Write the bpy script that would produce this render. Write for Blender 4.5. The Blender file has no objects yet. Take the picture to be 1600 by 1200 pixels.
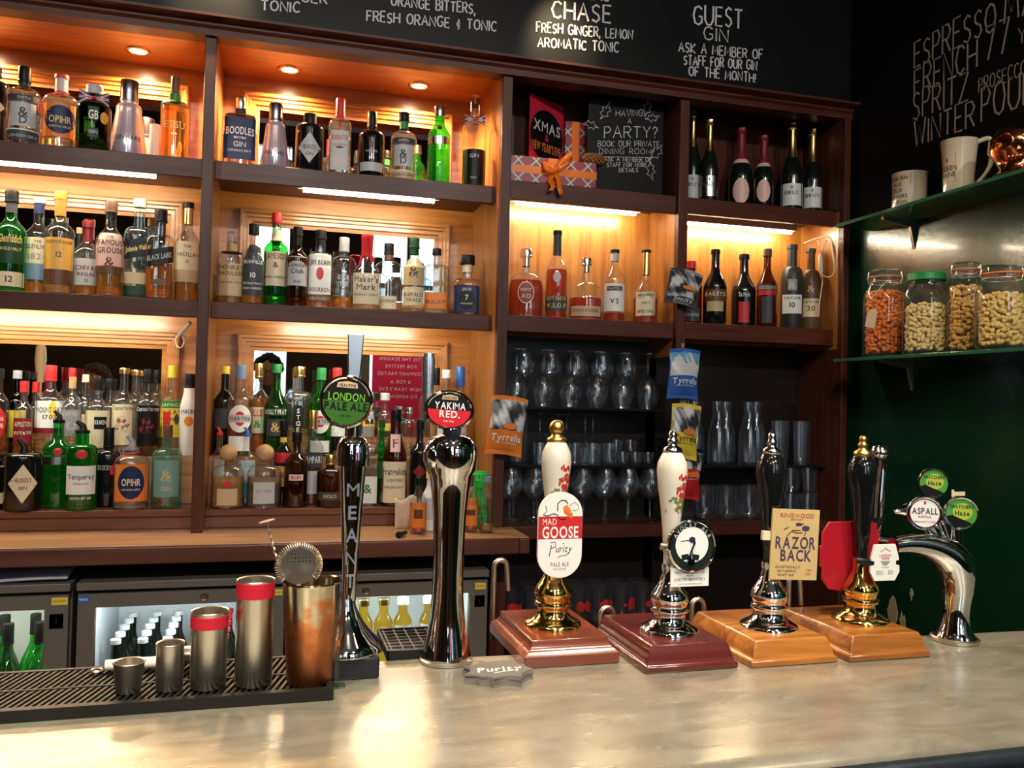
import bpy, math, random
from mathutils import Vector, Matrix

S = bpy.context.scene
C = S.collection
PI = math.pi
random.seed(11)

# ------------------------------------------------------------------ camera
cam_data = bpy.data.cameras.new('camera')
cam_data.sensor_width = 36.0
cam_data.lens = 36.0 * 1331.64 / 1600.0
cam_data.clip_start = 0.02
cam = bpy.data.objects.new('camera', cam_data)
C.objects.link(cam)
yaw, pitch, roll = 0.275881669, 0.0190118816, 0.0235906296
fwd = Vector((math.sin(yaw) * math.cos(pitch), math.cos(yaw) * math.cos(pitch), math.sin(pitch)))
rgt0 = Vector((math.cos(yaw), -math.sin(yaw), 0))
up0 = rgt0.cross(fwd)
rgt = math.cos(roll) * rgt0 + math.sin(roll) * up0
up = rgt.cross(fwd)
mw = Matrix((rgt, up, -fwd)).transposed().to_4x4()
mw.translation = (0, 0, 1.53)
cam.matrix_world = mw
S.camera = cam

# ------------------------------------------------------------------ world, view and light levels
w = bpy.data.worlds.new('world')
S.world = w
w.use_nodes = True
w.node_tree.nodes['Background'].inputs[0].default_value = (0.9, 0.95, 1.0, 1)
w.node_tree.nodes['Background'].inputs[1].default_value = 0.012
S.view_settings.view_transform = 'Standard'
S.view_settings.look = 'None'
S.view_settings.exposure = 0.62
S.view_settings.gamma = 1.0
S.view_settings.use_curve_mapping = False
S.cycles.transparent_max_bounces = 40
S.cycles.max_bounces = 10
S.cycles.transmission_bounces = 8
S.cycles.glossy_bounces = 5
S.cycles.diffuse_bounces = 3
S.cycles.use_denoising = True
S.cycles.sample_clamp_indirect = 4.0
S.cycles.caustics_reflective = False
S.cycles.caustics_refractive = False

STRIP = 95.0        # under-shelf tubes
STRIP_LOW = 110.0
DOWN = 34.0          # recessed spots, watts
WINDOW = 3.2        # daylight at the windows
LAMP = 122.0         # ceiling lamps over the bar
FRIDGE = 14.0
ROOM = 80.0        # added front fill from behind the camera
WARM = (1.0, 0.74, 0.42)


def light(name, kind, loc, power, color, size=0.1, rot=(0, 0, 0), size_y=None, spot=None, blend=0.5):
    d = bpy.data.lights.new(name, kind)
    d.energy = power
    d.color = color
    if kind == 'AREA':
        d.size = size
        if size_y:
            d.shape = 'RECTANGLE'
            d.size_y = size_y
    elif kind == 'SPOT':
        d.spot_size = spot
        d.spot_blend = blend
        d.shadow_soft_size = size
    else:
        d.shadow_soft_size = size
    o = bpy.data.objects.new(name, d)
    o.location = loc
    o.rotation_euler = rot
    C.objects.link(o)
    return o


for i, x in enumerate((-1.6, -0.55, 0.4, 1.35)):                # ceiling spots above the counter
    light('counter_spotlight', 'SPOT', (x, 0.55, 3.4), LAMP, (1.0, 0.9, 0.71), 0.05, (math.radians(15), 0, 0), spot=0.95, blend=0.7)
for x in (-1.2, 0.1, 1.3):                                       # fill spots added behind the camera to brighten the bar front
    light('room_fill_spot', 'SPOT', (x, -1.2, 3.38), ROOM, (1.0, 0.93, 0.85), 0.06, (math.radians(65), 0, 0), spot=1.35, blend=0.8)
light('jar_fill_spot', 'SPOT', (0.75, 0.5, 3.1), 46, (1.0, 0.85, 0.62), 0.04, (Vector((2.0, 2.15, 1.78)) - Vector((0.75, 0.5, 3.1))).to_track_quat('-Z', 'Y').to_euler(), spot=0.5, blend=0.7)  # extra fill added to brighten the snack jars
light('poster_fill_spot', 'SPOT', (1.36, -2.0, 2.7), 22, (1.0, 0.95, 0.9), 0.03, (Vector((1.36, -2.98, 1.5)) - Vector((1.36, -2.0, 2.7))).to_track_quat('-Z', 'Y').to_euler(), spot=0.9, blend=0.5)  # extra fill added so the poster reads in the mirror
for x in (-0.2, 0.93):                                           # picture lights washing the chalkboard
    light('chalkboard_spotlight', 'SPOT', (x, 2.42, 3.12), 38, (1.0, 0.78, 0.45), 0.03, (math.radians(40), 0, 0), spot=0.62, blend=0.9)

# ------------------------------------------------------------------ materials
MATS = {}


def principled(name):
    m = bpy.data.materials.new(name)
    m.use_nodes = True
    return m, m.node_tree.nodes, m.node_tree.links, m.node_tree.nodes['Principled BSDF']


def M(name, col=(0.8, 0.8, 0.8), rough=0.5, metal=0.0, coat=0.0, noise=0.0, nscale=30, bump=0.0, spec=0.5, emit=0, trans=0.0, ior=1.45):
    if name in MATS:
        return MATS[name]
    m, N, K, b = principled(name)
    b.inputs['Base Color'].default_value = (*col, 1)
    b.inputs['Roughness'].default_value = rough
    b.inputs['Metallic'].default_value = metal
    b.inputs['Coat Weight'].default_value = coat
    b.inputs['Coat Roughness'].default_value = 0.08
    b.inputs['Specular IOR Level'].default_value = spec
    b.inputs['IOR'].default_value = ior
    b.inputs['Transmission Weight'].default_value = trans
    if emit:
        b.inputs['Emission Color'].default_value = (*col, 1)
        b.inputs['Emission Strength'].default_value = emit
    if noise or bump:
        tc = N.new('ShaderNodeTexCoord')
        nz = N.new('ShaderNodeTexNoise')
        nz.inputs['Scale'].default_value = nscale
        nz.inputs['Detail'].default_value = 5
        K.new(tc.outputs['Object'], nz.inputs['Vector'])
        if noise:
            mx = N.new('ShaderNodeMix')
            mx.data_type = 'RGBA'
            K.new(nz.outputs['Fac'], mx.inputs['Factor'])
            mx.inputs['A'].default_value = (*[c * (1 - noise) for c in col], 1)
            mx.inputs['B'].default_value = (*[min(1, c * (1 + noise)) for c in col], 1)
            K.new(mx.outputs['Result'], b.inputs['Base Color'])
        if bump:
            bp = N.new('ShaderNodeBump')
            bp.inputs['Strength'].default_value = bump
            bp.inputs['Distance'].default_value = 0.002
            K.new(nz.outputs['Fac'], bp.inputs['Height'])
            K.new(bp.outputs['Normal'], b.inputs['Normal'])
    MATS[name] = m
    return m


def wood(name, dark, lite, axis='x', rough=0.35, coat=0.4, scale=1.0, contrast=1.0, spec=0.5):
    if name in MATS:
        return MATS[name]
    m, N, K, b = principled(name)
    tc = N.new('ShaderNodeTexCoord')
    mp = N.new('ShaderNodeMapping')
    s = {'x': (1.2, 16, 16), 'y': (16, 1.2, 16), 'z': (16, 16, 1.2)}[axis]
    mp.inputs['Scale'].default_value = [v * scale for v in s]
    nz = N.new('ShaderNodeTexNoise')
    nz.inputs['Scale'].default_value = 2.2
    nz.inputs['Detail'].default_value = 8
    nz.inputs['Roughness'].default_value = 0.62
    nz.inputs['Distortion'].default_value = 0.9
    cr = N.new('ShaderNodeValToRGB')
    cr.color_ramp.elements[0].position = 0.5 - 0.2 * contrast
    cr.color_ramp.elements[0].color = (*dark, 1)
    cr.color_ramp.elements[1].position = 0.5 + 0.2 * contrast
    cr.color_ramp.elements[1].color = (*lite, 1)
    K.new(tc.outputs['Object'], mp.inputs['Vector'])
    K.new(mp.outputs['Vector'], nz.inputs['Vector'])
    K.new(nz.outputs['Fac'], cr.inputs['Fac'])
    K.new(cr.outputs['Color'], b.inputs['Base Color'])
    b.inputs['Roughness'].default_value = rough
    b.inputs['Specular IOR Level'].default_value = spec
    b.inputs['Coat Weight'].default_value = coat
    b.inputs['Coat Roughness'].default_value = 0.2
    bp = N.new('ShaderNodeBump')
    bp.inputs['Strength'].default_value = 0.12
    bp.inputs['Distance'].default_value = 0.001
    K.new(nz.outputs['Fac'], bp.inputs['Height'])
    K.new(bp.outputs['Normal'], b.inputs['Normal'])
    MATS[name] = m
    return m


def glass(name, tint=(0.97, 0.98, 0.97), ior=1.5, rough=0.01, gloss=1.0, haze=0.0, hcol=(0.9, 0.92, 0.92), edge=0.5):
    """Thin-walled glass: tinted see-through sheet with Fresnel reflection."""
    if name in MATS:
        return MATS[name]
    m, N, K, b = principled(name)
    N.remove(b)
    tr = N.new('ShaderNodeBsdfTransparent')
    lw = N.new('ShaderNodeLayerWeight')                          # longer path through the wall towards the rim
    lw.inputs['Blend'].default_value = 0.5
    pw = N.new('ShaderNodeMath')
    pw.operation = 'POWER'
    pw.inputs[1].default_value = 3.0
    K.new(lw.outputs['Facing'], pw.inputs[0])
    tm = N.new('ShaderNodeMix')
    tm.data_type = 'RGBA'
    tm.inputs['A'].default_value = (*tint, 1)
    tm.inputs['B'].default_value = (*[c * edge for c in tint], 1)
    K.new(pw.outputs[0], tm.inputs['Factor'])
    K.new(tm.outputs['Result'], tr.inputs[0])
    gl = N.new('ShaderNodeBsdfGlossy')
    gl.inputs['Roughness'].default_value = rough
    gl.inputs['Color'].default_value = (gloss, gloss, gloss, 1)
    fr = N.new('ShaderNodeFresnel')
    geo = N.new('ShaderNodeNewGeometry')                         # same reflectance from both sides of the thin wall
    sw = N.new('ShaderNodeMapRange')
    K.new(geo.outputs['Backfacing'], sw.inputs['Value'])
    sw.inputs['To Min'].default_value = ior
    sw.inputs['To Max'].default_value = 1.0 / ior
    K.new(sw.outputs['Result'], fr.inputs['IOR'])
    mx = N.new('ShaderNodeMixShader')
    K.new(fr.outputs[0], mx.inputs[0])
    K.new(tr.outputs[0], mx.inputs[1])
    K.new(gl.outputs[0], mx.inputs[2])
    out = mx.outputs[0]
    if haze:                                                     # diffuse veil painting in reflections and dust
        df = N.new('ShaderNodeBsdfDiffuse')
        df.inputs[0].default_value = (*hcol, 1)
        tl = N.new('ShaderNodeBsdfTranslucent')
        tl.inputs[0].default_value = (*hcol, 1)
        m1 = N.new('ShaderNodeMixShader')
        m1.inputs[0].default_value = 0.5
        K.new(df.outputs[0], m1.inputs[1])
        K.new(tl.outputs[0], m1.inputs[2])
        m2 = N.new('ShaderNodeMixShader')
        m2.inputs[0].default_value = haze
        K.new(out, m2.inputs[1])
        K.new(m1.outputs[0], m2.inputs[2])
        out = m2.outputs[0]
    K.new(out, N['Material Output'].inputs['Surface'])
    MATS[name] = m
    return m


def emitter(name, col, strength):
    if name in MATS:
        return MATS[name]
    m, N, K, b = principled(name)
    N.remove(b)
    e = N.new('ShaderNodeEmission')
    e.inputs[0].default_value = (*col, 1)
    e.inputs[1].default_value = strength
    K.new(e.outputs[0], N['Material Output'].inputs['Surface'])
    MATS[name] = m
    return m


COL = dict(white=(0.8, 0.79, 0.75), cream=(0.72, 0.62, 0.4), tan=(0.55, 0.4, 0.22), black=(0.005, 0.005, 0.0055), navy=(0.015, 0.025, 0.09),
           red=(0.55, 0.02, 0.025), darkred=(0.2, 0.012, 0.02), orange=(0.75, 0.2, 0.03), amberlabel=(0.8, 0.42, 0.08), brown=(0.12, 0.05, 0.025),
           yellow=(0.8, 0.6, 0.06), green=(0.02, 0.2, 0.05), darkgreen=(0.012, 0.05, 0.022), lime=(0.3, 0.6, 0.08), blue=(0.03, 0.12, 0.42),
           teal=(0.05, 0.35, 0.38), pink=(0.75, 0.32, 0.3), palepink=(0.8, 0.5, 0.42), grey=(0.28, 0.28, 0.3), lightgrey=(0.5, 0.5, 0.5), slate=(0.055, 0.06, 0.07),
           cork=(0.5, 0.3, 0.13), lilac=(0.5, 0.42, 0.55), steelblue=(0.16, 0.25, 0.38), goldtext=(0.7, 0.5, 0.16), etch=(0.16, 0.3, 0.27), neon=(0.02, 0.75, 0.1))


def P(c):
    """paint / paper / plastic by colour name, or a metal."""
    if c == 'gold':
        return M('gold_foil', (0.85, 0.6, 0.22), 0.25, 1.0)
    if c == 'silver':
        return M('silver_metal', (0.75, 0.75, 0.76), 0.22, 1.0)
    if c == 'gunmetal':
        return M('gunmetal', (0.25, 0.27, 0.32), 0.28, 1.0)
    if c == 'glassy':
        return glass('stopper_glass', (0.85, 0.85, 0.85), 1.6)
    return M('paint_' + c, COL[c], 0.42, spec=0.25 if c in ('black', 'slate', 'darkgreen', 'navy') else 0.45)


oak = wood('honey_oak', (0.27, 0.083, 0.014), (0.5, 0.205, 0.04), 'z', 0.36, 0.35)
oak_h = wood('honey_oak_across', (0.27, 0.083, 0.014), (0.5, 0.205, 0.04), 'x', 0.36, 0.35)
dark = wood('dark_mahogany', (0.045, 0.0115, 0.0065), (0.1, 0.028, 0.0145), 'z', 0.42, 0.03, spec=0.28)
dark_h = wood('dark_mahogany_across', (0.045, 0.0115, 0.0065), (0.1, 0.028, 0.0145), 'x', 0.42, 0.03, spec=0.28)
ledge_w = wood('worn_ledge_wood', (0.3, 0.125, 0.05), (0.55, 0.29, 0.135), 'x', 0.38, 0.3)
chrome = M('chrome', (0.82, 0.82, 0.84), 0.05, 1.0)
brass = M('polished_brass', (0.85, 0.58, 0.18), 0.1, 1.0)
steel = M('brushed_steel', (0.64, 0.59, 0.51), 0.3, 1.0)
blackplastic = M('black_plastic', (0.007, 0.007, 0.008), 0.38, spec=0.3)
blackgloss = M('black_gloss', (0.006, 0.006, 0.007), 0.1, coat=0.6)
rubber = M('black_rubber', (0.008, 0.007, 0.006), 0.5, spec=0.35)
chalk = M('chalk', (0.62, 0.62, 0.62), 0.9)
chalk_warm = M('chalk_warm', (0.5, 0.42, 0.33), 0.9)
slate_board = M('chalkboard_black', (0.005, 0.005, 0.006), 0.4, noise=0.5, nscale=9, spec=0.22)
clear = glass('clear_glass')
mirror_m = M('mirror_silver', (0.86, 0.87, 0.86), 0.01, 1.0)


# ------------------------------------------------------------------ mesh collecting
class G:
    def __init__(s):
        s.v, s.f, s.m = [], [], []

    def add(s, vs, fs, mi=0, T=None):
        b = len(s.v)
        s.v += [tuple(T @ Vector(p)) if T else tuple(p) for p in vs]
        s.f += [[i + b for i in f] for f in fs]
        s.m += [mi] * len(fs)
        return s

    def box(s, x0, x1, y0, y1, z0, z1, mi=0, T=None):
        vs = [(x, y, z) for z in (z0, z1) for y in (y0, y1) for x in (x0, x1)]
        return s.add(vs, [(0, 2, 3, 1), (4, 5, 7, 6), (0, 1, 5, 4), (1, 3, 7, 5), (3, 2, 6, 7), (2, 0, 4, 6)], mi, T)

    def lathe(s, prof, seg=24, mi=0, T=None, n=2.0, ax=1.0, ay=1.0, flute=0, depth=0.0, zr=None):
        vs, fs, rings = [], [], []
        for (r, z) in prof:
            if r < 1e-6:
                rings.append([len(vs)])
                vs.append((0, 0, z))
                continue
            ring = []
            for j in range(seg):
                t = 2 * PI * (j + 0.5) / seg
                c, q = math.cos(t), math.sin(t)
                k = (abs(c) ** n + abs(q) ** n) ** (-1 / n)
                if flute and (zr is None or zr[0] <= z <= zr[1]):
                    k *= 1 - depth * (0.5 - 0.5 * math.cos(flute * t))
                ring.append(len(vs))
                vs.append((r * k * c * ax, r * k * q * ay, z))
            rings.append(ring)
        for a, b in zip(rings, rings[1:]):
            if len(a) == 1 and len(b) == 1:
                continue
            for j in range(seg):
                j2 = (j + 1) % seg
                if len(a) == 1:
                    fs.append((a[0], b[j2], b[j]))
                elif len(b) == 1:
                    fs.append((a[j], a[j2], b[0]))
                else:
                    fs.append((a[j], a[j2], b[j2], b[j]))
        return s.add(vs, fs, mi, T)

    def cyl(s, r, z0, z1, seg=20, mi=0, T=None, r2=None):
        r2 = r if r2 is None else r2
        return s.lathe([(0, z0), (r, z0), (r2, z1), (0, z1)], seg, mi, T)

    def tube(s, pts, r, seg=10, mi=0, T=None, caps=True):
        pts = [Vector(p) for p in pts]
        rr = r if isinstance(r, (list, tuple)) else [r] * len(pts)
        vs, fs = [], []
        ref = None
        for i, p in enumerate(pts):
            d = (pts[min(i + 1, len(pts) - 1)] - pts[max(i - 1, 0)])
            if d.length < 1e-9:
                d = Vector((0, 0, 1))
            d.normalize()
            if ref is None:
                ref = Vector((0, 0, 1)) if abs(d.z) < 0.9 else Vector((1, 0, 0))
                ref = (ref - d * ref.dot(d)).normalized()
            else:
                ref = (ref - d * ref.dot(d)).normalized()
            bi = d.cross(ref)
            for j in range(seg):
                t = 2 * PI * j / seg
                vs.append(p + (ref * math.cos(t) + bi * math.sin(t)) * rr[i])
        for i in range(len(pts) - 1):
            for j in range(seg):
                j2 = (j + 1) % seg
                fs.append((i * seg + j, i * seg + j2, (i + 1) * seg + j2, (i + 1) * seg + j))
        if caps:
            fs.append(list(range(seg))[::-1])
            fs.append([(len(pts) - 1) * seg + j for j in range(seg)])
        return s.add([tuple(v) for v in vs], fs, mi, T)

    def ball(s, c, r, seg=14, mi=0, sx=1, sy=1, sz=1, T=None):
        nr = max(5, seg // 2)
        prof = [(r * math.sin(PI * i / nr), -r * math.cos(PI * i / nr)) for i in range(nr + 1)]
        prof[0] = (0, -r)
        prof[-1] = (0, r)
        Q = Matrix.Translation(c) @ Matrix.Diagonal((sx, sy, sz, 1))
        return s.lathe(prof, seg, mi, (T @ Q) if T else Q)

    def prism(s, pts, y0, y1, mi=0, T=None, mside=None):
        """outline in x,z pushed from y0 (front) to y1 (back)."""
        k = len(pts)
        vs = [(x, y0, z) for x, z in pts] + [(x, y1, z) for x, z in pts]
        s.add(vs, [list(range(k)), list(range(2 * k - 1, k - 1, -1))], mi, T)
        b = len(s.v) - 2 * k
        for j in range(k):
            j2 = (j + 1) % k
            s.f.append([b + j, b + k + j, b + k + j2, b + j2])
            s.m.append(mi if mside is None else mside)
        return s

    def sweep_frame(s, x0, x1, z0, z1, prof, y, mi=0, T=None):
        """picture-frame moulding, prof = [(inset, forward)] around a rectangle in x,z."""
        k = len(prof)
        vs, fs = [], []
        for (cx, cz, sx, sz) in ((x0, z0, 1, 1), (x1, z0, -1, 1), (x1, z1, -1, -1), (x0, z1, 1, -1)):
            for (i, fw) in prof:
                vs.append((cx + sx * i, y - fw, cz + sz * i))
        for c in range(4):
            d = (c + 1) % 4
            for j in range(k - 1):
                fs.append((c * k + j, c * k + j + 1, d * k + j + 1, d * k + j))
        return s.add(vs, fs, mi, T)


def mk(name, g, mats, parent=None, loc=(0, 0, 0), rot=(0, 0, 0), smooth=38, bevel=0, seg=2):
    me = bpy.data.meshes.new(name)
    me.from_pydata(g.v, [], g.f)
    for m in (mats if isinstance(mats, (list, tuple)) else [mats]):
        me.materials.append(m)
    me.polygons.foreach_set('material_index', g.m)
    if smooth:
        me.polygons.foreach_set('use_smooth', [True] * len(g.f))
        me.set_sharp_from_angle(angle=math.radians(smooth))
    me.update()
    o = bpy.data.objects.new(name, me)
    o.location = loc
    o.rotation_euler = rot
    if parent:
        o.parent = parent
    C.objects.link(o)
    if bevel:
        b = o.modifiers.new('edge', 'BEVEL')
        b.width = bevel
        b.segments = seg
        b.limit_method = 'ANGLE'
        b.angle_limit = math.radians(40)
        b.harden_normals = False
    return o


def tag(o, label=None, cat=None, group=None, kind=None):
    if label:
        o['label'] = label
    if cat:
        o['category'] = cat
    if group:
        o['group'] = group
    if kind:
        o['kind'] = kind
    return o


def thing(name, loc, label, cat, group=None, rz=0.0):
    o = bpy.data.objects.new(name, None)
    o.empty_display_size = 0.05
    o.location = loc
    o.rotation_euler = (0, 0, rz)
    C.objects.link(o)
    return tag(o, label, cat, group)


def dup(root, loc, rz, label=None, group=None):
    r = root.copy()
    C.objects.link(r)
    r.location = loc
    r.rotation_euler = (0, 0, rz)
    if label:
        r['label'] = label
    if group:
        r['group'] = group
    for ch in list(root.children):
        c = ch.copy()
        C.objects.link(c)
        c.parent = r
        for gch in ch.children:
            d = gch.copy()
            C.objects.link(d)
            d.parent = c
    return r


def structure(name, g, mats, **k):
    return tag(mk(name, g, mats, **k), kind='structure')


# ------------------------------------------------------------------ lettering
_chars = sorted(set("ABCDEFGHIJKLMNOPQRSTUVWXYZabcdefghijklmnopqrstuvwxyz0123456789&'.,?!%-"))
GLY = {}


def _make_glyphs():
    made = []
    for bold in (0, 1):
        for ch in _chars:
            cu = bpy.data.curves.new('g', 'FONT')
            cu.body = ch
            cu.resolution_u = 3
            cu.fill_mode = 'FRONT'
            cu.offset = (0.0 if ch in 'MWNmw' else 0.02) if bold else 0.0
            o = bpy.data.objects.new('g', cu)
            C.objects.link(o)
            made.append((bold, ch, o, cu))
    dg = bpy.context.evaluated_depsgraph_get()
    for bold, ch, o, cu in made:
        me = o.evaluated_get(dg).to_mesh()
        vs = [(v.co.x, v.co.y) for v in me.vertices]
        fs = [list(p.vertices) for p in me.polygons]
        GLY[(bold, ch)] = [vs, fs]
        o.evaluated_get(dg).to_mesh_clear()
    for bold, ch, o, cu in made:
        bpy.data.objects.remove(o)
        bpy.data.curves.remove(cu)
    for bold in (0, 1):
        hh = max(v[1] for v in GLY[(bold, 'H')][0])
        for ch in _chars:
            vs, fs = GLY[(bold, ch)]
            x0 = min(v[0] for v in vs)
            x1 = max(v[0] for v in vs)
            GLY[(bold, ch)] = ([((v[0] - x0) / hh, v[1] / hh) for v in vs], fs, (x1 - x0) / hh)


_make_glyphs()


def text(g, body, h, uc, vc, mp, mi=0, bold=1, maxw=None, gap=0.16, slant=0.0, arc=0.0):
    """body centred at (uc, vc), cap height h, laid on a surface by mp(u, v)."""
    adv = []
    x = 0.0
    for ch in body:
        if ch == ' ':
            x += 0.42
            adv.append(None)
            continue
        k = GLY.get((bold, ch))
        if not k:
            adv.append(None)
            continue
        adv.append(x)
        x += k[2] + gap
    tw = (x - gap) * h
    sx = 1.0
    if maxw and tw > maxw:
        sx = maxw / tw
    for ch, a in zip(body, adv):
        if a is None:
            continue
        vs, fs, wd = GLY[(bold, ch)]
        out = []
        for (vx, vy) in vs:
            u = ((vx + a) * h - tw / 2) * sx + slant * vy * h
            v = (vy - 0.5) * h + arc * u * u
            out.append(tuple(mp(uc + u, vc + v)))
        g.add(out, fs, mi)
    return g


# chalk hand-lettering: strokes on a 0..1 x 0..1 cell (width factor first)
STROKES = {
    'A': (.8, '0,0 .5,1 1,0|.2,.38 .8,.38'), 'B': (.65, '0,0 0,1 .7,1 .9,.8 .7,.55 0,.53|.7,.55 1,.3 .8,0 0,0'), 'C': (.7, '1,.85 .7,1 .3,.95 0,.5 .25,.08 .65,0 1,.15'),
    'D': (.75, '0,0 0,1 .6,.92 1,.5 .6,.06 0,0'), 'E': (.6, '1,1 0,1 0,0 1,0|0,.52 .85,.52'), 'F': (.6, '1,1 0,1 0,0|0,.52 .8,.52'), 'G': (.8, '.95,.85 .6,1 .2,.9 0,.5 .2,.08 .6,0 .95,.15 .95,.45 .6,.45'),
    'H': (.75, '0,0 0,1|1,0 1,1|0,.5 1,.5'), 'I': (.06, '.5,0 .5,1'), 'J': (.5, '1,1 1,.2 .6,0 .1,.1'), 'K': (.7, '0,0 0,1|1,1 0,.45 1,0'), 'L': (.55, '0,1 0,0 1,0'), 'M': (.9, '0,0 .1,1 .5,.3 .9,1 1,0'),
    'N': (.75, '0,0 0,1 1,0 1,1'), 'O': (.8, '.5,1 .15,.85 0,.5 .15,.12 .5,0 .85,.12 1,.5 .85,.88 .5,1'), 'P': (.62, '0,0 0,1 .7,1 1,.75 .7,.48 0,.46'), 'Q': (.8, '.5,1 .1,.8 0,.5 .15,.1 .5,0 .9,.2 1,.5 .9,.85 .5,1|.6,.25 1,-.05'),
    'R': (.68, '0,0 0,1 .7,1 1,.75 .7,.5 0,.48|.45,.48 1,0'), 'S': (.62, '.95,.88 .55,1 .1,.85 .15,.6 .8,.42 .95,.2 .55,0 .05,.12'), 'T': (.72, '0,1 1,1|.5,1 .5,0'), 'U': (.75, '0,1 0,.25 .3,0 .7,0 1,.25 1,1'),
    'V': (.75, '0,1 .5,0 1,1'), 'W': (1.0, '0,1 .25,0 .5,.75 .75,0 1,1'), 'X': (.7, '0,0 1,1|0,1 1,0'), 'Y': (.7, '0,1 .5,.48 1,1|.5,.48 .5,0'), 'Z': (.7, '0,1 1,1 0,0 1,0'),
    '7': (.6, '0,1 1,1 .3,0'), '&': (.5, '1,.6 .2,.6 .2,.3 1,.3|.6,1 .6,-.1'), ',': (.1, '.5,.1 0,-.25'), '!': (.08, '.5,1 .5,.3|.5,.08 .5,0'), '?': (.5, '0,.8 .4,1 .9,.85 .9,.65 .45,.42 .45,.25|.45,.08 .45,0'), '.': (.06, '.5,.05 .5,0'),
}


def ribbon(g, pts, wd, mp, mi=0):
    """flat stroke of width wd through 2-D points, laid on a surface by mp(u, v)."""
    vs, fs = [], []
    for i, (a, b) in enumerate(pts):
        p, q = pts[max(i - 1, 0)], pts[min(i + 1, len(pts) - 1)]
        dx, dy = q[0] - p[0], q[1] - p[1]
        l = math.hypot(dx, dy) or 1
        nx, ny = -dy / l * wd / 2, dx / l * wd / 2
        vs += [tuple(mp(a + nx, b + ny)), tuple(mp(a - nx, b - ny))]
    for i in range(len(pts) - 1):
        fs.append((2 * i, 2 * i + 1, 2 * i + 3, 2 * i + 2))
    return g.add(vs, fs, mi)


def chalkline(g, body, p0, p1, h, off=(0, -0.002, 0), wd=None, mi=0, jit=0.035):
    """hand-lettered line whose baseline runs from p0 to p1 on an upright board."""
    p0, p1 = Vector(p0), Vector(p1)
    d = p1 - p0
    total = d.length
    e = d.normalized()
    off = Vector(off)
    wd = wd or h * 0.1
    wds = []
    for ch in body:
        wds.append(STROKES.get(ch, (.5, ''))[0] if ch != ' ' else .45)
    gap = 0.26
    sc = total / (sum(wds) + gap * (len(body) - 1))
    x = 0
    for ch, wi in zip(body, wds):
        if ch in STROKES:
            dy = random.uniform(-jit, jit)
            hs = 1 + random.uniform(-jit, jit) * 2
            for st in STROKES[ch][1].split('|'):
                pts = [tuple(float(q) for q in a.split(',')) for a in st.split()]
                q = [(x + a * wi * sc, (b * hs + dy) * h) for a, b in pts]
                ribbon(g, q, wd, lambda u, v: p0 + e * u + Vector((0, 0, v)) + off, mi)
        x += (wi + gap) * sc
    return g

# ================================================================== the room
green_paint = M('dark_green_gloss_paint', (0.004, 0.036, 0.015), 0.22, bump=0.25, nscale=45, coat=0.2)
wall_dark = M('dark_wall_paint', (0.1, 0.055, 0.03), 0.6)
structure('floor', G().box(-3.3, 2.3, -3.2, 3.4, -0.1, 0), M('dark_floorboards', (0.12, 0.065, 0.035), 0.4, noise=0.4))
structure('ceiling', G().box(-3.3, 2.3, -3.2, 3.4, 4.6, 4.7), M('ceiling_paint', (0.35, 0.3, 0.24), 0.8))
structure('wall_back', G().box(-3.3, 2.3, 3.3, 3.4, 0, 4.6), wall_dark)
structure('wall_right', G().box(2.1, 2.2, -3.2, 3.3, 0, 4.6), green_paint)
structure('wall_left', G().box(-3.4, -3.3, -3.2, 3.4, 0, 4.6), wall_dark)
WIN = [(-0.62, 0.2, 4.2), (0.86, 1.98, 3.55)]
gw = G()
xs = [-3.3, -0.62, 0.2, 0.86, 1.98, 2.1]
for a, b in ((-3.3, -0.62), (0.2, 0.86), (1.98, 2.1)):
    gw.box(a, b, -3.1, -3.0, 0, 4.6)
for a, b, zt in WIN:
    gw.box(a, b, -3.1, -3.0, 0, 1.15)
    gw.box(a, b, -3.1, -3.0, zt, 4.6)
structure('wall_front', gw, wall_dark)


def street_view():
    """bright overcast street seen through the panes, bluish with paler sky patches."""
    m, N, K, p = principled('overcast_street')
    N.remove(p)
    tc = N.new('ShaderNodeTexCoord')
    mp = N.new('ShaderNodeMapping')
    mp.inputs['Scale'].default_value = (1.3, 1, 0.8)
    nz = N.new('ShaderNodeTexNoise')
    nz.inputs['Scale'].default_value = 2.0
    nz.inputs['Detail'].default_value = 3
    cr = N.new('ShaderNodeValToRGB')
    e = cr.color_ramp.elements
    e[0].position = 0.36
    e[0].color = (0.1, 0.16, 0.2, 1)
    e[1].position = 0.62
    e[1].color = (0.8, 0.93, 1.0, 1)
    em = N.new('ShaderNodeEmission')
    em.inputs[1].default_value = WINDOW
    K.new(tc.outputs['Object'], mp.inputs['Vector'])
    K.new(mp.outputs['Vector'], nz.inputs['Vector'])
    K.new(nz.outputs['Fac'], cr.inputs['Fac'])
    K.new(cr.outputs['Color'], em.inputs[0])
    K.new(em.outputs[0], N['Material Output'].inputs['Surface'])
    return m


daylight = street_view()
for k, (a, b, zt) in enumerate(WIN):
    g = G().box(a, b, -3.09, -3.07, 1.15, zt)
    wn = structure('window_%d' % (k + 1), g, daylight)
    fr = G()
    for x in ((a, a + 0.05), (b - 0.05, b)) + (((a + b) / 2 - 0.02, (a + b) / 2 + 0.02),) * (k == 1):
        fr.box(x[0], x[1], -3.07, -2.99, 1.15, zt)
    for z in (1.15, 2.72, zt - 0.05):
        fr.box(a, b, -3.07, -2.99, z, z + 0.05)
    mk('window_frame', fr, dark, wn)

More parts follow.
